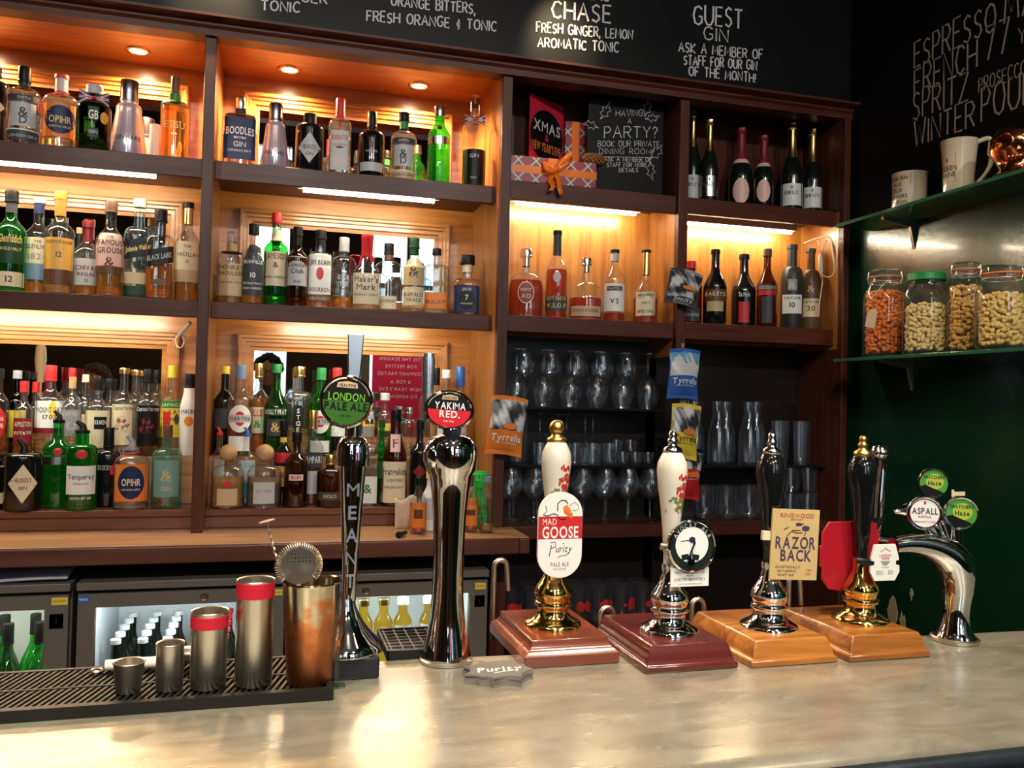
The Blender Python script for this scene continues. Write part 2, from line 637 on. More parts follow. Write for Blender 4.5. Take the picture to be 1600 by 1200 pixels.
# ================================================================== shelving along the back wall
YF, YL, YB = 2.75, 2.83, 3.15             # post fronts, shelf lips, back panel of the two left bays
ZS1, ZS1L, ZS2, ZS2L, ZS3 = 2.264, 2.204, 1.819, 1.766, 1.167
ZCEIL = 2.655
YL3, YB3 = 2.772, 2.99                    # the shallower right bays
ZLED = 1.105
cornice_z0, cornice_z1 = 2.620, 2.670

u1 = thing('spirits_shelving', (-0.68, YB, ZLED), 'left mirrored oak bay of the back bar shelving, nearest the left edge', 'shelving', 'tall oak shelf bays')
u2 = thing('spirits_shelving', (0.27, YB, ZLED), 'mirrored oak bay behind the two chrome beer fonts', 'shelving', 'tall oak shelf bays')
u3 = thing('glass_shelving', (1.07, YB3, ZLED), 'shallow oak bay with gift box on top and glassware below', 'shelving', 'narrow oak shelf bays')
u4 = thing('glass_shelving', (1.73, YB3, ZLED), 'shallow oak bay with champagne on top, beside the green wall', 'shelving', 'narrow oak shelf bays')


def part(name, g, m, root, **k):
    """geometry given in world coordinates, hung under its thing."""
    o = mk(name, g, m, root, **k)
    o.location = -Vector(root.location)
    return o


def bay(u, x0, x1, panel_left, panel_right, ztop):
    # back panel with top rails
    part('back_panel', G().box(x0, x1, YB, YB + 0.02, ZLED + 0.0006, 2.7), oak_h, u)
    part('top_panel', G().box(x0, x1, YF + 0.02, YB, ZCEIL, ZCEIL + 0.02), oak_h, u)
    for zt, zl in ((ZS1, ZS1L), (ZS2, ZS2L)):
        g = G().box(x0, x1, YL, YL + 0.022, zl, zt)
        g.box(x0, x1, YL + 0.022, YB, zt - 0.024, zt)
        o = part('shelf', g, dark_h, u, bevel=0.002)
    g = G().box(x0, x1, YL, YB, ZS3 - 0.022, ZS3)
    g.box(x0, x1, YL + 0.012, YL + 0.03, ZLED + 0.0006, ZS3 - 0.022)
    part('shelf', g, wood('red_mahogany', (0.1, 0.028, 0.015), (0.2, 0.062, 0.03), 'x', 0.35, 0.3), u, bevel=0.002)
    part('bottle_step', G().box(x0, x1, 2.9655, YB, ZS3 + 0.0005, ZS3 + 0.155), ledge_w, u, bevel=0.002)


bay(u1, -1.3, -0.222, 0, 0, 0)
bay(u2, -0.188, 0.723, 0, 0, 0)
dkA = (-0.221, -0.188)
g = G().box(dkA[0], dkA[1], YF, YF + 0.03, ZLED, 2.63)
part('post', g, dark, u2, bevel=0.002)
part('side_panel', G().box(dkA[0], dkA[1], YF + 0.03, YB + 0.02, ZLED + 0.0006, 2.675), oak, u2)
part('post', G().box(0.723, 0.758, YF, YF + 0.03, ZLED + 0.0006, 2.6195), dark, u2, bevel=0.002)
part('side_panel', G().box(0.723, 0.758, YF + 0.03, YB + 0.02, ZLED + 0.0006, 2.675), oak, u2)

R3 = dict(s1=(2.2772, 2.2122), s2=(1.8186, 1.763))
R4 = dict(s1=(2.2764, 2.217), s2=(1.8252, 1.7649))
ZG1, ZG2, ZG3 = 1.5092, 1.3086, ZLED
XD = 2.045


def bay34(u, x0, x1, R, levels):
    part('back_panel', G().box(x0, x1, YB3, YB3 + 0.02, R['s2'][1], R['s1'][0] - 0.01), oak, u)
    part('upper_back_panel', G().box(x0, x1, YB3, YB3 + 0.02, R['s1'][0] - 0.01, 2.67), dark, u)
    part('lower_back_panel', G().box(x0, x1, YB3, YB3 + 0.02, 0.62, R['s2'][1]), M('black_brown_panel', (0.012, 0.007, 0.006), 0.35), u)
    part('top_panel', G().box(x0, x1, YF + 0.02, YB3, ZCEIL, ZCEIL + 0.02), dark_h, u)
    for zt, zl in (R['s1'], R['s2']):
        g = G().box(x0, x1, YL3, YL3 + 0.02, zl, zt)
        g.box(x0, x1, YL3 + 0.02, YB3, zt - 0.022, zt)
        part('shelf', g, dark_h, u, bevel=0.002)
    for z in levels:
        part('glass_shelf', G().box(x0 + .001, x1 - .001, 2.80, YB3 - .001, z - 0.007, z), M('smoked_shelf_glass', (0.01, 0.012, 0.012), 0.12), u)
    part('shelf', G().box(x0, x1, 2.765, YB3, ZG3 - 0.045, ZG3), dark_h, u, bevel=0.002)
    part('shelf', G().box(x0, x1, 2.78, YB3, 0.70, 0.72), dark_h, u)


bay34(u3, 0.7588, 1.38, R3, (ZG1, ZG2))
bay34(u4, 1.4178, XD, R4, (ZG2,))
part('post', G().box(1.38, 1.417, YF, YF + 0.03, 1.70, 2.6195), dark, u3, bevel=0.002)
part('side_panel', G().box(1.38, 1.417, YF + 0.03, YB3 + 0.02, 1.70, 2.275), oak, u3)
part('upper_side_panel', G().box(1.38, 1.417, YF + 0.03, YB3 + 0.02, 2.275, 2.67), dark, u3)
part('lower_post', G().box(0.723, 0.775, YF + 0.012, YB3, 0.001, ZLED - 0.0535), dark, u3)
part('post', G().box(XD, 2.072, YF - 0.03, YF + 0.0, 0.001, 2.6195), dark, u4, bevel=0.003)
part('side_panel', G().box(XD, 2.072, YF, YB3 + 0.02, 1.75, 2.27), oak, u4)
part('upper_side_panel', G().box(XD, 2.072, YF, YB3 + 0.02, 2.27, 2.67), dark, u4)
part('lower_side_panel', G().box(XD, 2.072, YF, YB3 + 0.02, 0.001, 1.75), dark, u4)

# cornice moulding below the chalkboard
cg = G()
cp = [(2.80, cornice_z0), (2.735, cornice_z0), (2.735, cornice_z0 + 0.02), (2.725, cornice_z0 + 0.028), (2.725, cornice_z0 + 0.034), (2.705, cornice_z0 + 0.038), (2.69, cornice_z1 - 0.008), (2.69, cornice_z1), (2.80, cornice_z1)]
vs = [(x, y, z) for x in (-1.3, 2.095) for (y, z) in cp]
k = len(cp)
cg.add(vs, [[j, j + k, (j + 1) % k + k, (j + 1) % k] for j in range(k)] + [list(range(k))[::-1], list(range(k, 2 * k))])
tag(mk('trim_1', cg, dark_h, smooth=20), kind='structure')

# back-bar ledge
led = thing('back_bar_ledge', (-0.25, 2.86, ZLED), 'worn wooden ledge running under the bottle shelves above the fridges', 'ledge')
part('front_edge', G().box(-1.3, 0.7575, 2.545, 3.17, ZLED - 0.052, ZLED - 0.004).box(0.7575, 0.792, 2.545, 2.76, ZLED - 0.052, ZLED - 0.004), wood('ledge_front_mahogany', (0.075, 0.022, 0.012), (0.15, 0.05, 0.026), 'x', 0.4, 0.15), led, bevel=0.004, seg=2)
part('worn_top', G().box(-1.3, 0.7575, 2.549, 3.17, ZLED - 0.004, ZLED).box(0.7575, 0.79, 2.549, 2.76, ZLED - 0.004, ZLED), ledge_w, led, bevel=0.002)

# ------------------------------------------------------------------ framed mirrors
MIR = [(-1.25, -0.298, 2.2675, 2.592, 'framed mirror behind the gins on the left top shelf', 1), (-1.25, -0.304, ZS2 + 0.004, 2.185, 'framed mirror behind the whiskies on the left middle shelf', 1),
       (-1.25, -0.304, ZS3 + 0.159, 1.735, 'framed mirror behind the rums on the left lower shelf', 1), (-0.122, 0.632, 2.2675, 2.597, 'framed mirror behind the gins in the middle bay', 2),
       (-0.123, 0.632, ZS2 + 0.004, 2.183, 'framed mirror behind the bourbons in the middle bay', 2), (-0.117, 0.635, ZS3 + 0.159, 1.742, 'framed mirror behind the vermouths in the middle bay', 2)]
mould = [(0, 0), (0, 0.022), (0.006, 0.026), (0.014, 0.026), (0.018, 0.019), (0.026, 0.019), (0.03, 0.014), (0.042, 0.014), (0.046, 0.008), (0.058, 0.006), (0.06, 0.0)]
frame_m = wood('frame_oak', (0.3, 0.11, 0.025), (0.52, 0.23, 0.065), 'x', 0.3, 0.4)
for x0, x1, z0, z1, lab, _b in MIR:
    t = thing('framed_mirror', ((x0 + x1) / 2, YB, z0), lab, 'mirror', 'framed mirrors in the shelving')
    part('mirror_frame', G().sweep_frame(x0, x1, z0, z1, mould, YB - 0.0005), frame_m, t, smooth=25)
    part('mirror_glass', G().box(x0 + 0.056, x1 - 0.056, YB - 0.006, YB - 0.002, z0 + 0.056, z1 - 0.056), mirror_m, t)

# ------------------------------------------------------------------ downlights and strip lights
spot_glow = emitter('downlight_glow', (1.0, 0.82, 0.55), 45)
for x, lab in ((-0.93, 'recessed spotlight in the top of the left bay, out to the left'), (-0.452, 'recessed spotlight glowing above the left gins'), (0.032, 'recessed spotlight on the left over the middle gins'), (0.484, 'recessed spotlight on the right over the middle gins')):
    t = thing('downlight', (x, 3.03, ZCEIL), lab, 'spotlight', 'recessed spotlights over the gins')
    mk('trim_ring', G().lathe([(0.026, -0.001), (0.028, -0.006), (0.037, -0.005), (0.04, 0.0)], 32), M('aged_brass_trim', (0.6, 0.36, 0.16), 0.25, 1.0), t)
    mk('bulb', G().lathe([(0, -0.004), (0.018, -0.004), (0.026, -0.0005)], 28), spot_glow, t)
    light('downlight_beam', 'SPOT', (x, 3.03, ZCEIL - 0.02), DOWN, (1.0, 0.56, 0.25), 0.025, spot=2.6, blend=0.5)

tube_glow = emitter('fluorescent_tube', (1.0, 0.87, 0.62), STRIP)
tube_glow_low = emitter('fluorescent_tube_low', (1.0, 0.9, 0.68), STRIP_LOW)
for x0, x1, y, z, zt, lab, m in ((-1.15, -0.345, 2.87, ZS1 - 0.0242, 2.205, 'slim strip light under the left top shelf', tube_glow), (0.065, 0.54, 2.87, ZS1 - 0.0242, 2.203, 'slim strip light under the top shelf of the middle bay', tube_glow),
                                 (-1.15, -0.36, 2.885, ZS2 - 0.0242, 1.779, 'strip light hidden under the left middle shelf', tube_glow_low), (0.02, 0.56, 2.885, ZS2 - 0.0242, 1.779, 'strip light hidden under the bourbon shelf', tube_glow_low),
                                 (0.80, 1.30, 2.90, R3['s1'][0] - 0.0222, 2.229, 'strip light above the cognacs in the third bay', tube_glow), (1.44, 1.97, 2.915, R4['s1'][0] - 0.0222, 2.214, 'grey strip light above the ports in the right bay', tube_glow)):
    t = thing('strip_light', ((x0 + x1) / 2, y, z), lab, 'strip light', 'strip lights under the shelves')
    g = G().box(x0, x1, y - 0.011, y + 0.011, zt + 0.006, z)
    part('housing', g, M('lamp_housing_grey', (0.3, 0.28, 0.26), 0.4), t, bevel=0.002)
    c = G().tube([(x0 + 0.02, y, zt), (x1 - 0.02, y, zt)], 0.0062, 10)
    part('lamp_tube', c, m, t)

# ------------------------------------------------------------------ chalkboards
cb = thing('chalkboard', (0.4, YF, cornice_z1), 'long black gin chalkboard above the oak shelving', 'chalkboard')
part('board', G().box(-1.3, 2.095, YF, YF + 0.02, cornice_z1 + 0.007, 3.6), slate_board, cb)
g = G()
for body, a, b, h in (('TONIC', (-0.061, 2.75, 2.7244), (0.0548, 2.75, 2.7334), 0.031), ('GER', (0.0577, 2.75, 2.7705), (0.1386, 2.75, 2.7725), 0.03), ('ORANGE BITTERS,', (0.3411, 2.75, 2.7988), (0.6199, 2.75, 2.8126), 0.033),
                      ('FRESH ORANGE & TONIC', (0.2645, 2.75, 2.7374), (0.6938, 2.75, 2.7651), 0.033), ('WILLIAMS', (0.887, 2.75, 2.9138), (1.0982, 2.75, 2.9259), 0.035), ('CHASE', (0.8887, 2.75, 2.8412), (1.1048, 2.75, 2.8503), 0.06),
                      ('FRESH GINGER, LEMON', (0.8351, 2.75, 2.7829), (1.188, 2.75, 2.8057), 0.033), ('AROMATIC TONIC', (0.8408, 2.75, 2.7333), (1.1359, 2.75, 2.7533), 0.033), ('GUEST', (1.4222, 2.75, 2.8961), (1.6186, 2.75, 2.9056), 0.066),
                      ('GIN', (1.4642, 2.75, 2.8441), (1.5622, 2.75, 2.846), 0.045), ('ASK A MEMBER OF', (1.3665, 2.75, 2.7867), (1.7055, 2.75, 2.804), 0.034), ('STAFF FOR OUR GIN', (1.3876, 2.75, 2.7435), (1.6824, 2.75, 2.7608), 0.034),
                      ('OF THE MONTH!', (1.4086, 2.75, 2.707), (1.678, 2.75, 2.7153), 0.034)):
    part('chalk_lettering', chalkline(G(), body, a, b, h, wd=0.0052 if h < 0.05 else 0.0075), chalk, cb, smooth=0)

cb = thing('chalkboard', (2.1, 2.0, 2.29), 'black cocktail chalkboard on the right wall above the glass shelf', 'chalkboard')
part('board', G().box(2.087, 2.099, 1.0, 2.745, 2.23, 3.6), slate_board, cb)
g = G()
for body, a, b, h in (('ESPRESSO', (2.087, 2.4146, 2.696), (2.087, 2.0752, 2.6895), 0.09), ('MARTINI', (2.087, 2.0425, 2.6914), (2.087, 1.7353, 2.6869), 0.09), ('FRENCH', (2.087, 2.4127, 2.6006), (2.087, 2.1443, 2.5998), 0.09),
                      ('77', (2.087, 2.1123, 2.6037), (2.087, 2.025, 2.6033), 0.1), ('SPRITZ', (2.087, 2.417, 2.5162), (2.087, 2.1782, 2.5109), 0.09), ('WINTER', (2.087, 2.4092, 2.4238), (2.087, 2.1514, 2.4196), 0.085),
                      ('POUR', (2.087, 2.1241, 2.4232), (2.087, 1.9363, 2.4204), 0.1), ('PROSECCO', (2.087, 2.1355, 2.5185), (2.087, 1.9635, 2.5118), 0.042), ('Y', (2.087, 1.9913, 2.6091), (2.087, 1.967, 2.607), 0.05)):
    chalkline(g, body, a, b, h, off=(-0.002, 0, 0), wd=0.0068 if h > 0.05 else 0.0038)
    part('chalk_lettering', g, chalk_warm, cb, smooth=0)
    g = G()


# ================================================================== bottles
# (name, label, group, x, y, shelf height, height, width, shape, glass, (liquid, fill), (cap, height, radius[, kind]), labels, extras)
# a label is (outline, from, to, width, colour, lettering, slant, sideways shift), all in fractions of the bottle
BOTTLES = [
    ('gin_bottle', 'black squat gin bottle cut off at the left end of the top shelf', 'gin bottles on the top shelf', -0.8354, 2.9118, 2.264, 0.2395, 0.0896, 'hend', 'bk', None, ('black', 0.12, 1.3), [('d', 0.3, 0.62, 0.7, 'cream', (), 0, 0)], {}),
    ('gin_bottle', 'clear gin bottle with black neck and pale elephant label, left bay top shelf', 'gin bottles on the top shelf', -0.7425, 2.8768, 2.264, 0.2387, 0.0932, 'round', 'c', None, ('black', 0.2, 1.15), [('r', 0.52, 0.6, 0.9, 'slate', (('SMITH', 0.56, 0.035, 'lightgrey', None, {}),), 0, 0), ('r', 0.2, 0.5, 0.72, 'lightgrey', (('&', 0.38, 0.12, 'slate', None, {}), ('D', 0.28, 0.09, 'slate', None, {})), 0, 0), ('r', 0.02, 0.15, 0.9, 'slate', (('LONDON DRY', 0.08, 0.035, 'lightgrey', None, {}),), 0, 0), ('r', 0.15, 0.165, 0.94, 'white', (), 0, 0)], {'foil': ('darkgreen', 0.74)}),
    ('gin_bottle', 'clear squat gin bottle with navy oval label and red cord, top shelf', 'gin bottles on the top shelf', -0.6537, 2.9322, 2.264, 0.2459, 0.1059, 'squat', 'c', ('gold', 0.2), ('red', 0.05, 1.2), [('r', 0.16, 0.58, 0.9, 'orange', (), 0, 0), ('o', 0.2, 0.56, 0.8, 'navy', (('OPIHR', 0.38, 0.085, 'goldtext', None, {}), ('ORIENTAL SPICED', 0.29, 0.025, 'goldtext', None, {})), 0, 0)], {'tassel': 'red', 'foil': ('lightgrey', 0.78)}),
    ('gin_bottle', 'dark green gin bottle wearing a flag bow tie, left bay top shelf', 'gin bottles on the top shelf', -0.5477, 2.87, 2.264, 0.204, 0.0988, 'squat', 'dg', None, ('lightgrey', 0.14, 1.5), [('r', 0.42, 0.62, 0.3, 'darkgreen', (('GB', 0.5, 0.13, 'white', None, {}),), 0, 0), ('o', 0.38, 0.56, 0.22, 'amberlabel', (), 0, 0.3), ('r', 0.16, 0.3, 0.3, 'darkgreen', (('GIN', 0.24, 0.05, 'lightgrey', None, {}),), 0, 0)], {'bow': 0.78}),
    ('gin_bottle', 'mirrored lilac flared gin bottle in the left bay', 'gin bottles on the top shelf', -0.4609, 2.9499, 2.264, 0.258, 0.1189, 'mare', 'pk', None, ('gunmetal', 0.27, 1.05), [('r', 0.2, 0.3, 0.7, None, (('GIN MARE', 0.25, 0.055, 'slate', None, {}),), 0, 0)], {}),
    ('pot', 'small white pot behind the green shouldered bottle, top shelf', 'gin bottles on the top shelf', -0.3872, 3.0, 2.264, 0.1398, 0.0357, 'pot', 'wh', None, None, [], {}),
    ('gin_bottle', 'amber gold gin bottle with green shoulder at the end of left bay', 'gin bottles on the top shelf', -0.3187, 2.905, 2.264, 0.273, 0.086, 'round2', 'c', ('amber', 0.62), ('brown', 0.22, 0.8), [('r', 0.1, 0.6, 0.8, None, (('ETSU', 0.4, 0.08, 'goldtext', None, {}),), 0, 0)], {'foil': ('green', 0.66)}),
    ('gin_bottle', 'square shouldered gin bottle with big navy label, middle bay top shelf', 'gin bottles on the top shelf', -0.1195, 2.9217, 2.264, 0.2342, 0.1153, 'squat4', 'c', ('water', 0.5), ('silver', 0.16, 0.9), [('r', 0.1, 0.68, 0.84, 'navy', (('BOODLES', 0.5, 0.1, 'white', None, {'arc': -2}), ('BRITISH', 0.4, 0.03, 'white', None, {}), ('GIN', 0.31, 0.07, 'lightgrey', None, {}), ('LONDON DRY', 0.22, 0.03, 'lightgrey', None, {})), 0, 0)], {'foil': ('black', 0.74)}),
    ('gin_bottle', 'mirrored lilac flared gin bottle in the middle bay', 'gin bottles on the top shelf', -0.0079, 2.8883, 2.264, 0.217, 0.0965, 'mare', 'pk', None, ('gunmetal', 0.27, 1.05), [('r', 0.2, 0.3, 0.7, None, (('GIN MARE', 0.22, 0.055, 'slate', None, {}),), 0, 0)], {}),
    ('gin_bottle', 'black squat gin bottle with grey diamond label, middle bay top shelf', 'gin bottles on the top shelf', 0.1023, 2.905, 2.264, 0.2017, 0.0938, 'hend', 'bk', None, ('black', 0.2, 1.3), [('d', 0.14, 0.64, 0.78, 'lightgrey', (("HENDRICK'S", 0.4, 0.07, 'slate', None, {}), ('GIN', 0.29, 0.05, 'slate', None, {})), 0, 0)], {}),
    ('gin_bottle', 'clear square gin bottle with tall red cap and red lettering', 'gin bottles on the top shelf', 0.2003, 2.905, 2.264, 0.265, 0.0754, 'square', 'c', ('water', 0.5), ('red', 0.24, 1.1), [('r', 0.06, 0.56, 0.8, 'lightgrey', (('BEEFEATER', 0.47, 0.06, 'red', None, {}), ('LONDON', 0.38, 0.03, 'red', None, {}), ('GIN', 0.18, 0.09, 'palepink', None, {})), 0, 0), ('r', 0.57, 0.66, 0.12, 'red', (), 0, 0), ('o', 0.33, 0.36, 0.34, 'slate', (), 0, 0)], {}),
    ('gin_bottle', 'matt black gin bottle with a pale band near its base', 'gin bottles on the top shelf', 0.3071, 2.905, 2.264, 0.2318, 0.0892, 'round', 'bk', None, ('black', 0.23, 1.1), [('r', 0.36, 0.42, 0.5, None, (('WHITLEY', 0.38, 0.035, 'lightgrey', None, {}),), 0, 0), ('d', 0.42, 0.52, 0.16, 'darkred', (), 0, 0), ('r', 0.09, 0.22, 0.99, 'lightgrey', (), 0, 0)], {}),
    ('gin_bottle', 'clear gin bottle with black and green neck in the middle bay', 'gin bottles on the top shelf', 0.416, 2.905, 2.264, 0.2421, 0.0879, 'round', 'c', ('gold', 0.12), ('black', 0.13, 1.25), [('r', 0.52, 0.6, 0.9, 'slate', (('SMITH', 0.56, 0.035, 'lightgrey', None, {}),), 0, 0), ('r', 0.2, 0.5, 0.72, 'lightgrey', (('&', 0.38, 0.12, 'slate', None, {}), ('D', 0.28, 0.09, 'slate', None, {})), 0, 0), ('r', 0.03, 0.13, 0.9, 'tan', (('LONDON DRY', 0.08, 0.035, 'slate', None, {}),), 0, 0), ('r', 0.13, 0.145, 0.94, 'white', (), 0, 0)], {'foil': ('green', 0.76)}),
    ('gin_bottle', 'bright green fluted gin bottle with silver cap and band', 'gin bottles on the top shelf', 0.539, 2.905, 2.264, 0.2764, 0.0823, 'flute', 'g', None, ('silver', 0.13, 1.1), [('r', 0.5, 0.6, 0.98, 'silver', (), 0, 0), ('o', 0.68, 0.74, 0.24, 'darkred', (), 0, 0)], {}),
    ('gin_bottle', 'tall clear gin bottle in black wrap wearing a flag bow tie', 'gin bottles on the top shelf', 0.6644, 2.905, 2.264, 0.3318, 0.0832, 'tall', 'c', None, ('glassy', 0.2, 1.0), [('r', 0.02, 0.4, 0.96, 'black', (('GIN', 0.33, 0.04, 'lightgrey', None, {}), ('DRY', 0.1, 0.02, 'lightgrey', None, {})), 0, 0)], {'bow': 0.72}),
    ('whisky_bottle', 'green whisky bottle with black cap at the left end of middle shelf', 'whisky bottles on the middle shelf', -0.7793, 2.9277, 1.819, 0.3168, 0.0845, 'whisky', 'g', None, ('black', 0.12, 1.25), [('r', 0.28, 0.66, 0.8, 'darkgreen', (('Glenfiddich', 0.52, 0.075, 'goldtext', None, {}), ('SINGLE MALT', 0.42, 0.03, 'goldtext', None, {})), 0, 0), ('r', 0.06, 0.2, 0.94, 'cream', (('12', 0.13, 0.06, 'slate', None, {}),), 0, 0)], {'foil': ('slate', 0.78)}),
    ('whisky_bottle', 'clear whisky bottle with cream and blue label beside green one', 'whisky bottles on the middle shelf', -0.7174, 2.9877, 1.819, 0.3144, 0.0808, 'whisky', 'c', ('amber', 0.3), ('cream', 0.06, 1.25), [('r', 0.32, 0.58, 0.92, 'cream', (('THE', 0.54, 0.025, 'slate', None, {}), ('GLENLIVET', 0.49, 0.045, 'slate', None, {}), ('1824', 0.39, 0.06, 'grey', None, {})), 0, 0), ('r', 0.16, 0.32, 0.92, 'steelblue', (), 0, 0)], {'foil': ('navy', 0.84)}),
    ('whisky_bottle', 'tall clear whisky bottle with orange neck and orange label', 'whisky bottles on the middle shelf', -0.6429, 2.9237, 1.819, 0.3259, 0.0856, 'whisky', 'c', ('gold', 0.12), ('orange', 0.08, 1.15), [('r', 0.24, 0.54, 0.92, 'amberlabel', (('GLENMORANGIE', 0.5, 0.03, 'brown', None, {}), ('12', 0.38, 0.05, 'brown', None, {})), 0, 0), ('r', 0.1, 0.24, 0.92, 'brown', (), 0, 0)], {'foil': ('orange', 0.76)}),
    ('whisky_bottle', 'thin clear bottle with cork half hidden behind the orange label', 'whisky bottles on the middle shelf', -0.6097, 3.03, 1.819, 0.2357, 0.0311, 'slim', 'c', None, ('cork', 0.08, 1.2), [], {}),
    ('whisky_bottle', 'short whisky bottle with dark red neck and silver label', 'whisky bottles on the middle shelf', -0.5722, 2.9694, 1.819, 0.2483, 0.0753, 'whisky', 'c', ('amber', 0.45), ('darkred', 0.1, 1.25), [('r', 0.16, 0.5, 0.92, 'lightgrey', (('CHIVAS', 0.38, 0.06, 'darkred', None, {}), ('REGAL', 0.3, 0.045, 'darkred', None, {}), ('12', 0.22, 0.04, 'slate', None, {})), 0, 0)], {'foil': ('darkred', 0.72)}),
    ('whisky_bottle', 'whisky bottle with pale pink label, brown cap and red bird', 'whisky bottles on the middle shelf', -0.4985, 2.9243, 1.819, 0.3066, 0.0828, 'whisky', 'c', ('amber', 0.28), ('brown', 0.12, 1.25), [('r', 0.3, 0.66, 0.95, 'palepink', (('THE', 0.62, 0.025, 'brown', None, {}), ('FAMOUS', 0.56, 0.055, 'brown', None, {}), ('GROUSE', 0.48, 0.055, 'brown', None, {}), ('&', 0.36, 0.1, 'darkred', None, {})), 0, 0), ('r', 0.24, 0.32, 0.95, 'brown', (), 0, 0)], {'foil': ('black', 0.82)}),
    ('whisky_bottle', 'square pale blue whisky bottle with slanting black label and pale cap', 'whisky bottles on the middle shelf', -0.4236, 2.9808, 1.819, 0.3326, 0.0872, 'square', 'bl', ('gold', 0.3), ('cream', 0.08, 1.2), [('r', 0.42, 0.6, 0.96, 'black', (('Johnnie Walker', 0.51, 0.05, 'goldtext', None, {}),), 0.25, 0), ('r', 0.16, 0.27, 0.9, 'tan', (), 0, 0), ('r', 0.01, 0.14, 0.92, 'darkgreen', (), 0, 0)], {}),
    ('whisky_bottle', 'square whisky bottle with slanting black label and black cap', 'whisky bottles on the middle shelf', -0.3508, 2.9115, 1.819, 0.2898, 0.0836, 'square', 'c', ('orange', 0.4), ('black', 0.14, 1.25), [('r', 0.38, 0.56, 0.96, 'black', (('BLACK LABEL', 0.47, 0.055, 'lightgrey', None, {}),), 0.25, 0), ('r', 0.16, 0.22, 0.5, 'brown', (), 0, 0)], {}),
    ('whisky_bottle', 'whisky bottle with gold neck and cream label beside the left post', 'whisky bottles on the middle shelf', -0.2729, 2.955, 1.819, 0.3294, 0.0772, 'whisky', 'c', ('amber', 0.24), ('black', 0.06, 1.25), [('r', 0.32, 0.6, 0.9, 'cream', (('THE', 0.55, 0.025, 'slate', None, {}), ('MACALLAN', 0.47, 0.04, 'slate', None, {}), ('12', 0.4, 0.03, 'slate', None, {})), 0, 0), ('r', 0.2, 0.32, 0.9, 'tan', (), 0, 0)], {'foil': ('gold', 0.78)}),
    ('whisky_bottle', 'squat bottle with clear stopper and tan label beside the post', 'whisky bottles on the middle shelf', -0.1362, 2.97, 1.819, 0.2463, 0.0934, 'squat', 'c', ('amber', 0.2), ('glassy', 0.17, 1.05), [('r', 0.12, 0.55, 0.94, 'tan', (('MONKEY', 0.5, 0.055, 'brown', None, {}), ('SHOULDER', 0.42, 0.05, 'brown', None, {}), ('BLENDED MALT', 0.3, 0.025, 'brown', None, {})), 0, 0)], {'foil': ('cork', 0.72)}),
    ('whisky_bottle', 'bottle with rounded black label, left of the green cream-labelled one', 'whisky bottles on the middle shelf', -0.0662, 2.9177, 1.819, 0.2683, 0.0715, 'whisky', 'c', ('amber', 0.12), ('black', 0.13, 1.3), [('r', 0.12, 0.74, 0.9, 'slate', (('BUSHMILLS', 0.52, 0.04, 'white', None, {}), ('10', 0.36, 0.06, 'white', None, {}), ('SINGLE MALT', 0.26, 0.025, 'white', None, {}), ('IRISH WHISKEY', 0.2, 0.025, 'white', None, {})), 0, 0)], {}),
    ('whisky_bottle', 'green bottle with red cap and cream label, middle shelf', 'whisky bottles on the middle shelf', 0.0054, 2.9576, 1.819, 0.3189, 0.0805, 'whisky', 'g', None, ('red', 0.11, 1.2), [('r', 0.22, 0.58, 0.96, 'cream', (('JAMESON', 0.53, 0.06, 'brown', None, {'arc': -1}), ('&', 0.44, 0.06, 'darkred', None, {}), ('IRISH WHISKEY', 0.31, 0.028, 'slate', None, {})), 0, 0), ('r', 0.7, 0.82, 0.34, 'cream', (), 0, 0)], {'foil': ('darkred', 0.86)}),
    ('whisky_bottle', 'brown glass bottle with black neck and white label', 'whisky bottles on the middle shelf', 0.0737, 2.915, 1.819, 0.2696, 0.0703, 'whisky', 'br', None, ('black', 0.12, 1.25), [('r', 0.26, 0.62, 0.92, 'lightgrey', (('Canadian', 0.52, 0.055, 'slate', None, {}), ('Club', 0.44, 0.055, 'slate', None, {}), ('1858', 0.31, 0.03, 'slate', None, {})), 0, 0)], {'foil': ('black', 0.76)}),
    ('whisky_bottle', 'bourbon bottle with black cap and white label with red seal', 'whisky bottles on the middle shelf', 0.15, 2.95, 1.819, 0.2703, 0.0803, 'square', 'c', ('orange', 0.64), ('black', 0.12, 1.2), [('r', 0.18, 0.68, 0.9, 'white', (('JIM BEAM', 0.58, 0.06, 'brown', None, {}), ('BOURBON', 0.24, 0.05, 'brown', None, {})), 0, 0), ('o', 0.36, 0.52, 0.3, 'red', (), 0, 0), ('r', 0.09, 0.17, 0.9, 'brown', (('KENTUCKY', 0.13, 0.035, 'tan', None, {}),), 0, 0)], {'foil': ('black', 0.8)}),
    ('whisky_bottle', 'clear embossed bottle with grey cap, almost empty', 'whisky bottles on the middle shelf', 0.232, 2.9903, 1.819, 0.2593, 0.0831, 'squat', 'c', ('amber', 0.2), ('grey', 0.2, 1.3), [('r', 0.3, 0.55, 0.5, None, (('KNOB', 0.45, 0.06, 'lightgrey', None, {}), ('CREEK', 0.36, 0.06, 'lightgrey', None, {})), 0, 0)], {'flute': 14}),
    ('whisky_bottle', 'bourbon bottle dipped in red wax with cream label', 'whisky bottles on the middle shelf', 0.3033, 2.9205, 1.819, 0.2622, 0.1003, 'wax', 'c', ('gold', 0.1), ('red', 0.22, 1.2), [('r', 0.08, 0.48, 0.86, 'cream', (("Maker's", 0.4, 0.075, 'slate', None, {}), ('Mark', 0.3, 0.075, 'slate', None, {}), ('BOURBON WHISKY', 0.2, 0.025, 'slate', None, {})), 0, 0)], {'wax': 1}),
